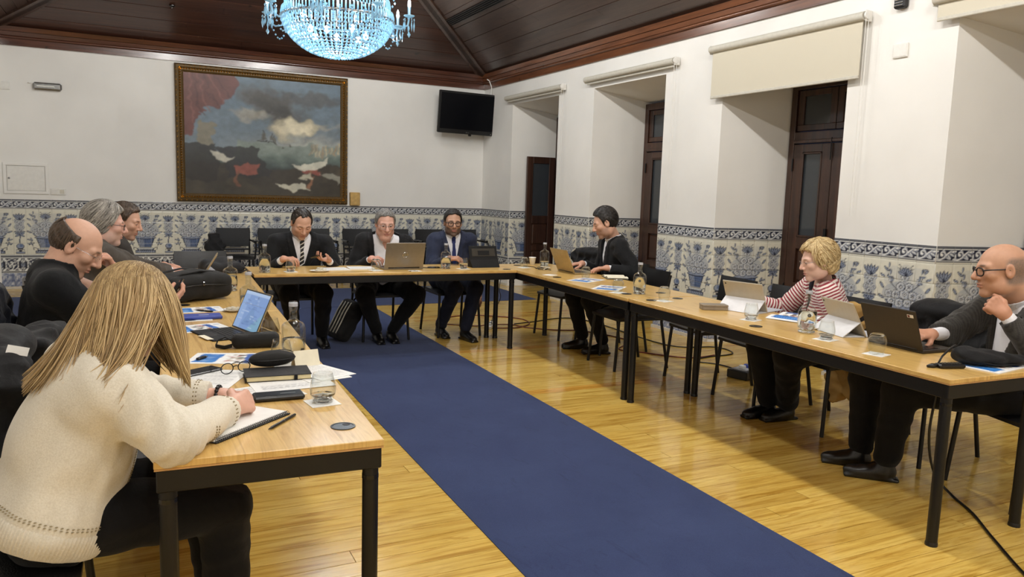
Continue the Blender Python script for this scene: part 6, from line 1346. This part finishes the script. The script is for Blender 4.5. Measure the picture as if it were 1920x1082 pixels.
def tablet(loc,rz,label,w,h,ang,back,front='screen_off',cover='cover_white',kick=.12,cover_d=.19,keys=True):
    """tablet on a folded cover: local hinge along x, screen towards +y, back towards -y"""
    t=thing('tablet_computer',label,'tablet',loc,rz); o=MB().box((0,0,h/2),(w,.008,h),.003).obj('slab',back,t); o.matrix_local=Matrix.Translation((0,0,.004))@Matrix.Rotation(ang,4,'X'); MB().box((0,.0044,h/2),(w-.014,.0008,h-.014)).obj('screen',front,o); MB().lathe([(.005,0),(.005,.002),(.002,.003)],12).obj('camera_lens','black_plastic',o).matrix_local=Matrix.Translation((-w/2+.02,-.004,h-.02))@Matrix.Rotation(math.pi/2,4,'X')
    y0,z0=-math.sin(ang)*h*.45,math.cos(ang)*h*.45
    MB().add([(-w/2,y0,z0),(w/2,y0,z0),(w/2,y0-kick,.002),(-w/2,y0-kick,.002)]+[(-w/2,y0,z0-.004),(w/2,y0,z0-.004),(w/2,y0-kick+.004,.0),(-w/2,y0-kick+.004,.0)],[(0,1,2,3),(7,6,5,4),(0,4,5,1),(1,5,6,2),(2,6,7,3),(3,7,4,0)]).obj('kickstand',cover,t)
    MB().box((0,y0-kick/2+.02,.0025),(w,abs(kick)+.03,.003)).obj('cover_foot',cover,t)
    if keys:
        MB().box((0,cover_d/2,.003),(w,cover_d,.005),.001).obj('keyboard',"cover_grey" if cover!='black_matte' else 'black_matte',t)
    return t
# ---- left-hand table, near part
def spiral_nb():
    A,B=np.array((.19,2.19)),np.array((.43,2.41)); d=(B-A)/np.linalg.norm(B-A); rz=math.atan2(d[1],d[0]); L=np.linalg.norm(B-A); W=.215
    t=thing('spiral_notebook','open white spiral notebook under the hands of the blonde woman','notebook',(A[0],A[1],TZ),rz); MB().box((L/2,W/2,.0015),(L,W,.003),.0008).obj('cover','black_plastic',t); MB().box((L/2,W/2+.004,.006),(L-.006,W-.014,.006),.0005).obj('pages','paper',t)
    sp=MB(); 
    for k in range(40):
        x=.01+k*(L-.02)/39; sp.tube([(x,.004+.007*math.cos(a),.005+.007*math.sin(a)) for a in np.linspace(-.6,4.6,9)],.0009,4)
    sp.obj('spiral_binding','black_metal',t,kind='stuff'); hl=MB()
    for k in range(40): hl.box((.01+k*(L-.02)/39,.016,.0092),(.0028,.0028,.0003))
    hl.obj('punch_holes','ink',t,kind='stuff')
spiral_nb(); pen((.34,2.26),(.44,2.385),TZ+.005,'black ballpoint lying beside the spiral notebook')
t=thing('phone_case','black phone in a thick case beside the clasped hands','phone',(.425,2.605,TZ),-.02); MB().box((0,0,.009),(.165,.074,.018),.006).obj('case','black_plastic',t); MB().box((0,0,.0183),(.15,.062,.0008)).obj('screen','screen_off',t); MB().box((.03,-.005,.0189),(.05,.006,.0004)).obj('print_mark','steel',t)  # small pale strip stands for the writing on the case
coaster(.55,2.505,.12,'white coaster under the glass nearest the camera on the left-hand table'); glass(.553,2.508,'clear stemless glass with a little water nearest the corner of the left-hand table',water=.026)
printed('document','loose white page under the phone by the clasped hands','paper',.40,2.70,.25,.21,.20,CVT[0],TZ)
printed('document','white printed page beneath the black elastic notebook','paper',.50,2.80,.06,.28,.20,CVT[1],TZ+.0013)
t=thing('notebook','black hardback notebook with elastic band under the glasses case','notebook',(.470,2.905,TZ+.003),-.07); MB().box((0,0,.001),(.235,.145,.002)).obj('cover','black_plastic',t); MB().box((.002,0,.010),(.225,.137,.016)).obj('pages','paper_edge',t); MB().box((0,0,.0195),(.235,.145,.003),.001).obj('cover','bundle_cloth',t); MB().box((.06,-.0735,.010),(.012,.003,.021)).obj('elastic_band','black_matte',t)
def ellip_case():
    t=thing('glasses_case','black oval glasses case lying on the notebook','case',(.465,2.985,TZ+.0245),.12)
    sdf_obj('shell',lambda P:ell(P,(0,0,.031),(.088,.042,.031))+.0005*np.sin(P[:,1]*260),(-.1,-.05,0),(.1,.05,.07),.004,'bag_cloth',t); m=MB(); m.tube([(.089*math.cos(a),.043*math.sin(a),.031) for a in np.linspace(0,2*math.pi,41)[:-1]],.0016,5,closed=True); m.obj('zip','black_plastic',t,True)
ellip_case()
def specs():
    t=thing('reading_glasses','dark rimmed reading glasses lying folded on the printed page','glasses',(.335,3.01,TZ+.003),.35); m=MB(); ln=MB()
    for s in (-1,1):
        lp=[(s*.034+.024*math.cos(a),.0,.021+.020*math.sin(a)) for a in np.linspace(0,2*math.pi,23)[:-1]]; m.tube(lp,.0019,6,closed=True); ln.add(lp,[tuple(range(22))])
    m.tube([(-.010,0,.025),(0,-.003,.029),(.010,0,.025)],.0019,6); m.obj('rims','black_plastic',t,True); ln.obj('lens','lens_glass',t)
    for s in (-1,1): MB().tube([(s*.058,0,.027),(s*.06,.02,.026),(s*.052,.10,.016),(s*.045,.13,.003)],.0017,6).obj('temple','black_plastic',t,True)
specs()
printed('document','printed page under the black phone and the reading glasses','paper',.245,2.955,-.42,.21,.27,CVT[2],TZ+.001)
phone((.215,3.065,TZ+.0025),'black phone lying on the printed page in front of the blonde woman',-1.0)
printed('brochure','blue and white brochure under the memory stick by the pencil case','brochure',.345,3.285,-.33,.31,.20,CVB[0],TZ,group='brochures on the left-hand table')
t=thing('memory_stick','short black memory stick on the corner of the brochure','memory stick',(.235,3.30,TZ+.0012),.9); MB().box((0,0,.005),(.05,.018,.010),.003).obj('body','black_plastic',t); MB().box((.03,0,.005),(.012,.012,.005)).obj('plug','steel',t)
def pencil_case():
    t=thing('pencil_case','black zipped pencil case with a loop strap beside the lit tablet','case',(.475,3.49,TZ),-.12); sdf_obj('pouch',lambda P:rbox(P,(0,0,.032),(.20,.085,.062),.026)+folds(P,.002,.08,5),(-.12,-.06,0),(.12,.06,.075),.005,'bag_cloth',t); MB().tube([(-.095,0,.055),(0,.0,.066),(.095,0,.055)],.002,5).obj('zip','black_plastic',t,True)
    MB().tube([(-.095,0,.03),(-.125,.02,.045),(-.16,.018,.03),(-.165,-.01,.012),(-.13,-.03,.008),(-.10,-.015,.012)],.011,8,flat=.35).obj('strap','bag_cloth',t,True)
pencil_case()
coaster(.525,3.115,.3,'white coaster under the glass between the bottle and the glasses case'); glass(.522,3.118,'half filled glass beside the nearest water bottle',water=.05); bottle(.585,3.205,'nearest glass water bottle on the left-hand table beside the tent card',.085,False,False,1.02)
t=thing('tent_card','folded cream name card standing beside the nearest bottle','card',(.605,3.055,TZ),.15)
for s in (-1,1): MB().add([(-.05,s*.03,0),(.05,s*.03,0),(.05,0,.065),(-.05,0,.065)]+[(-.05,s*.029,0),(.05,s*.029,0),(.05,-.0006*s,.0645),(-.05,-.0006*s,.0645)],[(0,1,2,3),(7,6,5,4),(0,3,7,4),(1,5,6,2)]).obj('leaf','paper_warm',t)
printed('document','fanned white sheets sticking out over the inner edge of the table','paper',.630,2.925,.42,.16,.25,CVT[0],TZ+.0045); printed('document','lower sheet of the fan of papers at the inner table edge','paper',.615,2.905,.25,.17,.25,CVT[1],TZ+.0028)
def lit_tablet():
    t=thing('tablet_computer','tablet with detachable keyboard and lit pale blue screen on the left-hand table','tablet',(.465,3.855,TZ),math.atan2(-.29,.08)+math.pi)
    # local: hinge along x, keyboard to +y after rotation -> towards the seats
    w,d=.295,.20; MB().box((0,d/2,.003),(w,d,.006),.002).obj('keyboard','black_matte',t); ks=MB()
    for r_ in range(5):
        for c_ in range(14): ks.box((-w*.45+w*.9*(c_+.5)/14,.02+.095*(r_+.5)/5,.0068),(w*.9/14*.84,.016,.0018))
    ks.obj('keys','black_plastic',t,kind='stuff'); MB().box((0,.16,.0062),(.10,.055,.0006)).obj('trackpad','black_plastic',t); MB().box((-.06,.20,.0064),(.12,.03,.0006)).obj('note','paper_warm',t)
    o=MB().box((0,0,.102),(.29,.008,.204),.003).obj('slab','tan_alu',t); o.matrix_local=Matrix.Translation((0,-.006,.006))@Matrix.Rotation(.42,4,'X'); MB().box((0,.0042,.102),(.286,.0008,.2)).obj('bezel','black_plastic',o)
    c=Canvas(110,76,(120,158,216)); r=np.random.default_rng(3); c.rect(0,0,26,76,(142,176,226)); c.poly([(30,10),(60,50),(90,10)],(104,146,200),.7); c.poly([(60,0),(110,40),(110,0)],(120,176,198),.7); c.rect(0,70,110,76,(176,202,238))
    for k in range(34): x=r.uniform(3,86); y=r.uniform(4,68); c.line([(x,y),(x+r.uniform(6,20),y)],1.2,(66,106,178) if k%3 else (214,230,248),.75)
    c.disc(64,66,1.6,(30,40,70)); X,Zz=np.meshgrid(np.linspace(-.136,.136,60),np.linspace(.008,.196,42)); V=np.stack([X,np.full_like(X,.0048),Zz],-1).reshape(-1,3); I=np.arange(60*42).reshape(42,60); Q=np.stack([I[:-1,:-1],I[1:,:-1],I[1:,1:],I[:-1,1:]],-1).reshape(-1,4)
    link('screen',fast_mesh('screen',V,Q,c.sample(1-(X+.136)/.272,(Zz-.008)/.188).reshape(-1,3)),'lit_screen',o); MB().add([(-.14,-.055,.13),(.14,-.055,.13),(.14,-.13,.002),(-.14,-.13,.002)],[(0,1,2,3)]).obj('kickstand','tan_alu',t)
lit_tablet()
glass(.565,3.665,'glass standing behind the lit tablet',water=.0,z=TZ)
printed('brochure','blue and white brochure in front of the keyboard of the lit tablet','brochure',.275,4.03,.28,.27,.20,CVB[1],TZ,group='brochures on the left-hand table')
t=thing('folder','thin royal blue folder lying between two brochures','folder',(.305,4.33,TZ+.0012),.02); MB().box((0,0,.008),(.215,.115,.016),.003).obj('cover','blue_folder',t); MB().box((.02,-.002,.0162),(.05,.010,.0006)).obj('emblem','white_plastic',t); MB().box((-.09,-.01,.0162),(.008,.016,.0006)).obj('emblem','white_plastic',t)
printed('document','white sheet sticking out under the royal blue folder','paper',.25,4.31,.05,.22,.15,CVT[2],TZ)
printed('brochure','farthest blue and white brochure with a black pen on it','brochure',.32,4.62,.10,.26,.19,CVB[2],TZ,group='brochures on the left-hand table'); pen((.30,4.585),(.385,4.50),TZ+.006,'black pen lying across the farthest brochure')
t=thing('plate','small white plate of pastries beside the second bottle','plate',(.495,4.52,TZ)); MB().lathe([(.001,0),(.03,0),(.052,.010),(.056,.014),(.053,.0145),(.03,.005),(.001,.004)],24).obj('dish','white_plastic',t,True)
for k in range(4): MB().ico((.024*math.cos(k*1.6),.024*math.sin(k*1.6),.016),(.018,.014,.011)).obj('pastry','bone',t,True)
bottle(.565,4.42,'second glass water bottle on the left-hand table behind the lit tablet',.10,False); bottle(.575,5.40,'glass water bottle right of the black backpack',.10,False)
def backpack():
    t=thing('backpack','bulky black backpack lying on the left-hand table','backpack',(.305,5.06,TZ),.55)
    def f(P):
        d=rbox(P,(0,0,.085),(.44,.30,.150),.052); d=smin(d,ell(P,(.02,-.02,.11),(.2,.13,.075)),.03)+folds(P,.004,.16,8); d=d+.004*np.exp(-((P[:,1]+.06-.15*(P[:,0]))/.006)**2)*(P[:,2]>.06); d=d+.004*np.exp(-((P[:,2]-.10+.05*P[:,0])/.005)**2)*(P[:,1]<-.08); return d
    sdf_obj('shell',f,(-.25,-.18,0),(.25,.18,.2),.008,'bag_cloth',t); m=MB(); m.tube([(-.2,-.158,.095),(-.1,-.162,.105),(.0,-.162,.105),(.12,-.158,.095),(.2,-.14,.085)],.003,6); m.obj('zip','black_plastic',t,True)
    MB().box((-.02,-.163,.112),(.012,.006,.02),.002).obj('zip_pull','chrome',t); MB().tube([(-.21,.05,.12),(-.255,.02,.13),(-.26,-.04,.12),(-.21,-.06,.11)],.009,7,flat=.5).obj('handle','bag_cloth',t,True)
    for s in (-1,1): MB().tube([(.1,s*.07,.172),(.0,s*.09,.182),(-.12,s*.08,.168),(-.19,s*.06,.12)],.018,8,flat=.3).obj('strap','bag_cloth',t,True)
backpack()
t=thing('bag','soft dark grey bag at the far corner of the left-hand row','bag',(.63,6.55,TZ),.2); sdf_obj('pouch',lambda P:smin(rbox(P,(0,0,.045),(.30,.26,.085),.04),ell(P,(-.02,.02,.075),(.12,.1,.05)),.03)+folds(P,.006,.12,3),(-.2,-.18,0),(.2,.18,.14),.008,'bundle_cloth',t); MB().tube([(.1,-.10,.07),(.16,-.14,.03),(.1,-.17,.012),(.0,-.15,.012)],.009,7,flat=.4).obj('strap','bag_cloth',t,True)
tablet((.455,6.16,TZ),math.pi/2-.12,'tan backed tablet leaning on its stand before the grey haired man',.28,.21,.55,'tan_alu','tan_alu','cover_grey',.09,.16,True)  # screen face coloured tan too, a reflection put into its colour
printed('document','white papers on the far end of the left-hand row','paper',.30,6.72,.2,.21,.25,CVT[0],TZ)
# ---- head table
bottle(.955,6.47,'left glass water bottle on the head table',.115,False); coaster(1.165,6.49,.1,'white coaster under the glass before the man with the striped tie'); glass(1.165,6.49,'glass of water before the man with the striped tie',water=.045)
t=thing('plate','oval white plate with a heap of cookies on the head table','plate',(1.40,6.455,TZ)); o=MB().lathe([(.001,0),(.045,0),(.072,.010),(.078,.014),(.074,.0145),(.045,.005),(.001,.004)],28).obj('dish','white_plastic',t,True); o.scale=(1.15,.75,1)
for k in range(9): MB().ico((.045*math.cos(k*2.4)*(k/9)**.5,.026*math.sin(k*2.4)*(k/9)**.5,.016+.012*(k%3==0)),(.018,.015,.009)).obj('cookie','bone',t,True)
printed('document','open white folder of papers between the plate and the upturned glass','paper',1.555,6.63,.05,.24,.21,CVT[1],TZ,.006); printed('document','second pile of white papers left of the silver laptop','paper',1.80,6.66,-.08,.22,.20,CVT[2],TZ,.009)
coaster(1.885,6.475,.2,'white coaster under the upturned glass by the silver laptop'); glass(1.885,6.475,'upturned glass just left of the silver laptop',True)
laptop((2.155,6.525,TZ),.03,'large silver laptop with round emblem on its lid at the head table',.365,.25,.238,.26,'silver_alu',logo=True)
coaster(2.21,6.385,.05,'loose white coaster in front of the silver laptop'); cable([(2.36,6.6,TZ+.006),(2.42,6.56,TZ+.006),(2.50,6.56,TZ+.006),(2.52,6.62,TZ+.006),(2.45,6.65,TZ+.006),(2.41,6.60,TZ+.009),(2.47,6.575,TZ+.010),(2.50,6.61,TZ+.010)],.004,'black_plastic','coiled black cable on the head table right of the silver laptop')
bottle(2.555,6.53,'right glass water bottle on the head table',.10,False); coaster(2.715,6.49,.1,'white coaster under the glass before the man in the navy suit'); glass(2.715,6.49,'glass of water before the man in the navy suit',water=.05)
def rugged():
    t=thing('tablet_computer','black rugged tablet with its back to the room on the head table','tablet',(2.975,6.60,TZ),.02); o=MB().box((0,0,.10),(.29,.016,.2),.006).obj('slab','black_matte',t); o.matrix_local=Matrix.Translation((0,0,.006))@Matrix.Rotation(-.30,4,'X')@Matrix.Rotation(math.pi,4,'Z'); 
    MB().box((0,.0085,.135),(.24,.003,.075),.002).obj('back_plate','dark_alu',o); MB().box((0,.0105,.13),(.12,.003,.045),.002).obj('hand_strap','black_matte',o); MB().box((0,.010,.19),(.07,.006,.008),.002).obj('clip','black_plastic',o)
    MB().box((0,-.0085,.1),(.265,.001,.175)).obj('screen','screen_off',o); MB().add([(-.14,-.045,0),(.14,-.045,0),(.15,.03,.095),(-.15,.03,.095),(-.14,.09,0),(.14,.09,0)],[(0,1,2,3),(3,2,5,4),(0,3,4),(1,5,2)]).obj('stand','black_matte',t)
rugged()
def axR(y,z): y=Vector(y).normalized(); z=Vector(z); z=(z-y*z.dot(y)).normalized(); x=y.cross(z); return Matrix((x,y,z)).transposed()
phone((1.435,6.750,.838),'black phone held in both hands by the man with the striped tie',axR((-.55,-.8,.10),(-.15,.35,.9))); phone((.185,4.075,.915),'black phone in the hand of the balding man in black',axR((.45,.10,.88),(-.85,.2,.42)))
# ---- right-hand row
coaster(3.345,6.50,.2,'white coaster under the upturned glass at the inner corner of the tables'); glass(3.345,6.50,'upturned glass at the inner corner of the tables',True)
t=thing('paper_cup','small white paper cup near the corner of the tables','cup',(3.57,6.76,TZ)); MB().lathe([(.001,0),(.024,0),(.034,.072),(.036,.074),(.0335,.0735),(.023,.004),(.001,.004)],24).obj('cup','white_plastic',t,True); MB().lathe([(.0345,.069),(.0365,.072),(.0345,.0755)],24).obj('rim','paper',t,True)
bottle(3.625,6.61,'glass water bottle behind the golden brown laptop',.05,False)
cable([(3.40,6.62,TZ+.004),(3.45,6.50,TZ+.006),(3.42,6.38,TZ+.005),(3.50,6.33,TZ+.01),(3.46,6.26,TZ+.006),(3.40,6.30,TZ+.005),(3.44,6.40,TZ+.012),(3.50,6.44,TZ+.006),(3.47,6.20,TZ+.006)],.0035,'black_plastic','tangled black cable left of the golden brown laptop'); cable([(3.50,6.46,TZ+.01),(3.55,6.36,TZ+.012),(3.47,6.30,TZ+.012),(3.42,6.24,TZ+.008)],.005,'bone','pale charger cable in the tangle beside the golden brown laptop')
laptop((3.535,6.03,TZ),-math.pi/2-.03,'golden brown laptop used by the young man with the trimmed beard',.33,.23,.225,.42,'dark_alu' if False else 'tan_alu')
coaster(3.28,5.87,.4,'loose white coaster in front of the golden brown laptop'); glass(3.48,5.60,'small upturned glass beside the open book',True,z=TZ)
printed('document','printed sheets spread before the young man with the trimmed beard','paper',3.40,5.46,.5,.30,.21,CVB[1],TZ); printed('document','stapled printed handout at the table edge before the upturned glass','paper',3.30,4.96,.75,.30,.21,CVB[0],TZ)
t=thing('open_book','open cream paged book beside the hands of the young man','book',(3.755,5.56,TZ),1.2); MB().box((0,0,.002),(.26,.19,.004),.001).obj('cover','black_matte',t)
for s in (-1,1):
    X,Y=np.meshgrid(np.linspace(0,1,9),np.linspace(-.09,.09,4)); V=np.stack([s*X*.125,Y,.006+.018*np.sin(X*2.6)*(1-X*.4)],-1).reshape(-1,3); I=np.arange(36).reshape(4,9); Q=np.stack([I[:-1,:-1],I[:-1,1:],I[1:,1:],I[1:,:-1]],-1).reshape(-1,4); link('pages',fast_mesh('pages',np.concatenate([V,V*[1,1,0]+[0,0,.0042]]),np.concatenate([Q,Q+36])),'paper_warm',t,True)
coaster(3.205,4.70,.3,'white coaster under the upturned glass just before the table joint'); glass(3.205,4.70,'upturned glass just before the joint of the right-hand tables',True); bottle(3.325,4.60,'glass water bottle with round emblem beside the table joint',.125,True); coaster(3.275,4.24,.2,'white coaster under the upturned glass beyond the grey box'); glass(3.275,4.24,'upturned glass beyond the grey box',True)
t=thing('glasses_box','flat grey brown box lying before the white tablet','box',(3.365,3.835,TZ),-.42); MB().box((0,0,.011),(.165,.085,.022),.003).obj('base','grey_box',t); MB().box((0,0,.029),(.168,.088,.013),.003).obj('lid','grey_box',t)
tablet((3.58,3.755,TZ),-math.pi/2+.28,'white backed tablet the woman in stripes is holding',.285,.205,.45,'tablet_white','screen_off','cover_white',.10,.2)
MB().box((0,0,0),(.001,.001,.001))
coaster(3.30,3.43,.35,'white coaster under the glass before the white tablet'); glass(3.302,3.43,'glass of water before the white tablet of the woman in stripes',water=.03)
printed('magazine','open white magazine before the woman in the striped jacket','magazine',3.64,3.40,.35,.34,.24,CVB[2],TZ,lift=lambda u,v:.018*np.abs(np.sin(u*6.0))*(1-np.abs(u)*.6))
bottle(3.30,3.005,'round bellied water carafe before the woman in stripes',.12,True,True,1.0); coaster(3.235,2.815,.2,'white coaster under the glass beside the round carafe'); glass(3.24,2.815,'glass beside the round bellied carafe',water=.025)
t=thing('plate','small plate with a bread roll behind the round carafe','plate',(3.43,3.10,TZ)); MB().lathe([(.001,0),(.035,0),(.055,.008),(.058,.012),(.055,.0125),(.035,.004),(.001,.003)],24).obj('dish','white_plastic',t,True); MB().ico((0,0,.022),(.036,.028,.019)).obj('bread_roll','bone',t,True)
tablet((3.55,2.93,TZ),-math.pi/2-.25,'second white tablet standing next to the black laptop',.285,.205,.50,'tablet_white','screen_off','cover_white',.10,.12)
laptop((3.415,2.545,TZ),-math.pi/2-.05,'black laptop of the bald man with a small sticker on its lid',.325,.225,.215,.38,'laptop_black',sticker=True)
coaster(3.17,2.455,.25,'white coaster under the upturned glass nearest the table end'); glass(3.17,2.455,'upturned glass before the black laptop nearest the table end',True)
printed('magazine','blue and red magazine under the black cap at the table corner','magazine',3.47,2.10,.15,.30,.21,CVB[0],TZ,.004)
t=thing('cap','crumpled black cloth cap at the near corner of the right-hand table','cap',(3.47,2.115,TZ+.0055),-.3); sdf_obj('crown',lambda P:sunion([ell(P,(-.02,0,.03),(.12,.075,.036)),ell(P,(-.10,.02,.045),(.05,.05,.035)),ell(P,(.11,-.01,.022),(.07,.055,.024))],.03)+folds(P,.005,.09,2),(-.2,-.12,0),(.22,.12,.1),.006,'coat_black',t); MB().tube([(-.13,-.03,.03),(-.02,-.075,.012),(.1,-.06,.010),(.165,-.02,.012)],.008,7,flat=.4).obj('brim_band','black_matte',t,True)
t=thing('microphone_unit','black conference microphone unit with a short gooseneck at the table corner','microphone',(3.245,2.135,TZ),-.32); MB().box((0,0,.010),(.125,.05,.018),.006).obj('base','black_plastic',t); bt=MB()
for a in range(7):
    for b in range(2): bt.box((-.045+a*.0145,-.009+b*.016,.0205),(.010,.010,.004),.001)
bt.obj('buttons','dark_alu',t,kind='stuff'); MB().tube([(-.05,.01,.018),(-.02,.03,.045),(.04,.06,.075),(.09,.09,.085)],.0045,8).obj('gooseneck','black_metal',t,True); MB().tube([(-.06,0,.012),(-.085,.005,.008),(-.105,.008,.006)],[.008,.012,.006],8).obj('cable_boot','black_plastic',t,True)
# ---- floor things
cable([(3.62,2.42,.70),(3.60,2.42,.55),(3.60,2.44,.30),(3.64,2.42,.10),(3.66,2.33,.012),(3.55,2.15,.007),(3.36,1.93,.007),(3.10,1.60,.007),(2.9,1.2,.007)],.0065,'black_plastic','thick black cable falling from the near right table to the floor',8)
t=thing('power_strip','white power strip with plugs under the corner of the tables','power strip',(3.44,7.42,0),1.0); MB().box((0,0,.018),(.30,.055,.036),.006).obj('housing','white_plastic',t)
for k in range(4): MB().box((-.10+k*.065,0,.044),(.035,.038,.03),.006).obj('plug','black_plastic' if k%2 else 'white_plastic',t)
cable([(3.44,7.30,.01),(3.7,7.28,.006),(3.95,7.5,.006),(3.95,7.86,.006),(3.5,8.18,.006),(3.06,8.0,.006),(3.0,7.75,.006),(3.3,7.5,.006),(3.42,7.44,.03)],.006,'red_cable','dark red cable looping on the floor under the head table corner')
cable([(3.5,7.4,.03),(3.72,7.45,.006),(3.78,7.27,.006),(4.0,7.05,.006),(4.3,6.87,.006),(4.45,6.3,.006),(4.12,5.98,.006),(4.2,5.82,.006),(4.5,5.44,.006),(4.83,5.45,.006)],.006,'red_cable','dark cable running on the floor beneath the chairs of the right-hand row')
cable([(3.76,7.5,.006),(4.04,7.57,.006),(4.53,7.7,.006),(4.7,7.3,.006),(4.69,5.99,.006),(5.1,5.75,.006),(5.05,5.45,.006),(4.7,5.40,.006),(4.47,5.31,.006),(4.6,5.1,.006),(4.55,4.75,.02)],.006,'black_plastic','black cable looping along the tiled wall to the floor box')
t=thing('floor_box','black cable box with plugs on the floor by the tiled pier','box',(4.52,4.70,0),.25); MB().box((0,0,.035),(.30,.19,.07),.008).obj('housing','black_plastic',t); MB().box((0,0,.073),(.24,.13,.008)).obj('socket_plate','cover_grey',t)
for k in range(3): MB().box((-.07+k*.07,0,.09),(.04,.05,.03),.005).obj('plug','blue_folder' if k==1 else 'white_plastic',t)
cable([(3.45,7.25,.70),(3.47,7.25,.6),(3.42,7.2,.45),(3.44,7.2,.35),(3.38,7.22,.2),(3.42,7.36,.06)],.004,'black_plastic','thin black cable hanging from the table corner to the power strip')
t=thing('bag','black bag with white stripes leaning beside the chair at the head table','bag',(1.76,7.16,0),.25); MM_=np.array(rotx(0)); 
RB=roty(.55)
sdf_obj('body',lambda P:rbox(P,(.04,0,.19),(.16,.26,.40),.05,RB)+folds(P,.004,.1,4),(-.25,-.18,.0),(.35,.18,.42),.009,'bag_cloth',t)
for k in range(4):
    y=-.09+k*.055; P_=np.array([[-.083,y,-.16],[-.086,y,-.05],[-.086,y+.01,.06],[-.083,y+.005,.16]])@RB.T+np.array((.04,0,.19)); MB().tube(P_,.006,6).obj('stripe','cream_plastic',t,True)
MB().tube(np.array([[0,-.05,.19],[0,-.04,.24],[0,.04,.24],[0,.05,.19]])@RB.T+np.array((.04,0,.19)),.008,7).obj('handle','black_matte',t,True)
# ---- clothes hung over chairs
def draped(name,label,cat,loc,rz,w,top,bottom,th,mat,seed,amp=.012,flare=.0,extra=None):
    """coat over a chair back: local x along the back, hangs on both sides in y"""
    t=thing(name,label,cat,loc,rz); w2=w/2
    def f(P):
        z=P[:,2]; u=(top-z)/(top-bottom); a=np.abs(P[:,1]+.02*u)-th*(1+.5*np.sin(u*3)); b=np.abs(P[:,0])-(w2*(1+flare*u)-.03*np.cos(P[:,2]*23+seed)); d=smax(a,b,.03); d=smax(d,z-top+.25*P[:,0]**2*2,.04); d=smax(d,bottom-z+.03*np.sin(P[:,0]*30+seed),.02)
        ph_=P[:,0]*26+2.6*np.sin(z*7+seed)+1.3*np.sin(P[:,1]*18+seed)+seed; fold=amp*1.5*(np.abs(np.sin(ph_))-.5)*np.clip(u*2+.35,0,1)+amp*.9*(np.abs(np.sin(z*31+2*np.sin(P[:,0]*11+seed)))-.5)*np.exp(-((u-.25)/.3)**2)+folds(P,amp*.35,.10,seed); d=(d+fold)*.7
        return smin(d,extra(P),.03) if extra else d
    sdf_obj('cloth',f,(-w2*1.35-.06,-th*2.6-.1,bottom-.06),(w2*1.35+.06,th*2.6+.1,top+.1),.0095,mat,t); return t
ec=dup(rear_ch,(-.14,3.22,0),F_L,'black chair buried under coats between the blonde woman and the balding man'); 
t=draped('coat','black coat with a white label heaped over the chair behind the blonde woman','coat',(-.42,2.98,0),F_L+.1,.50,.93,.25,.075,'coat_black',3,.016,.1,lambda P:ell(P,(.12,-.02,.88),(.14,.1,.07))); MB().box((0,0,0),(.06,.0015,.028)).obj('label_tag','white_plastic',t).matrix_local=(Matrix.Translation((-.42,2.98,0))@Matrix.Rotation(F_L+.1,4,'Z')).inverted()@Matrix.Translation((-.335,2.80,.915))@Matrix.Rotation(-.45,4,'X')@Matrix.Rotation(.25,4,'Y')
draped('coat','dark grey coat draped over the chair left of the blonde woman','coat',(-.33,3.36,0),F_L-.1,.42,.90,.22,.06,'coat_grey',7,.014,.15)
draped('jacket','navy padded jacket over the chair back behind the balding man','jacket',(-.62,3.98,0),F_L,.48,.98,.3,.085,'puffer_navy',5,.018,.1,lambda P:ell(P,(.05,0,.92),(.2,.1,.08)))
draped('coat','tan coat hanging over the chair back behind the woman in stripes','coat',(4.35,3.46,0),F_R,.40,.80,.12,.035,'tan_coat',4,.014,.2)
draped('coat','black coat hanging over the chair between the woman and the bald man','coat',(4.40,2.90,0),F_R,.52,.88,.35,.07,'coat_black',6,.014,.1,lambda P:ell(P,(-.1,0,.82),(.16,.12,.07)))
draped('coat','dark coat over the last chair of the right-hand row','coat',(4.26,6.76,0),F_R+.08,.50,.90,.40,.06,'coat_black',9,.014,.1,lambda P:ell(P,(.0,0,.86),(.2,.1,.05)))
draped('coat','dark coat over the arm of the empty armchair by the tiled wall','coat',(.98,11.05,0),.1,.20,.78,.35,.06,'coat_grey',2,.012,.1)
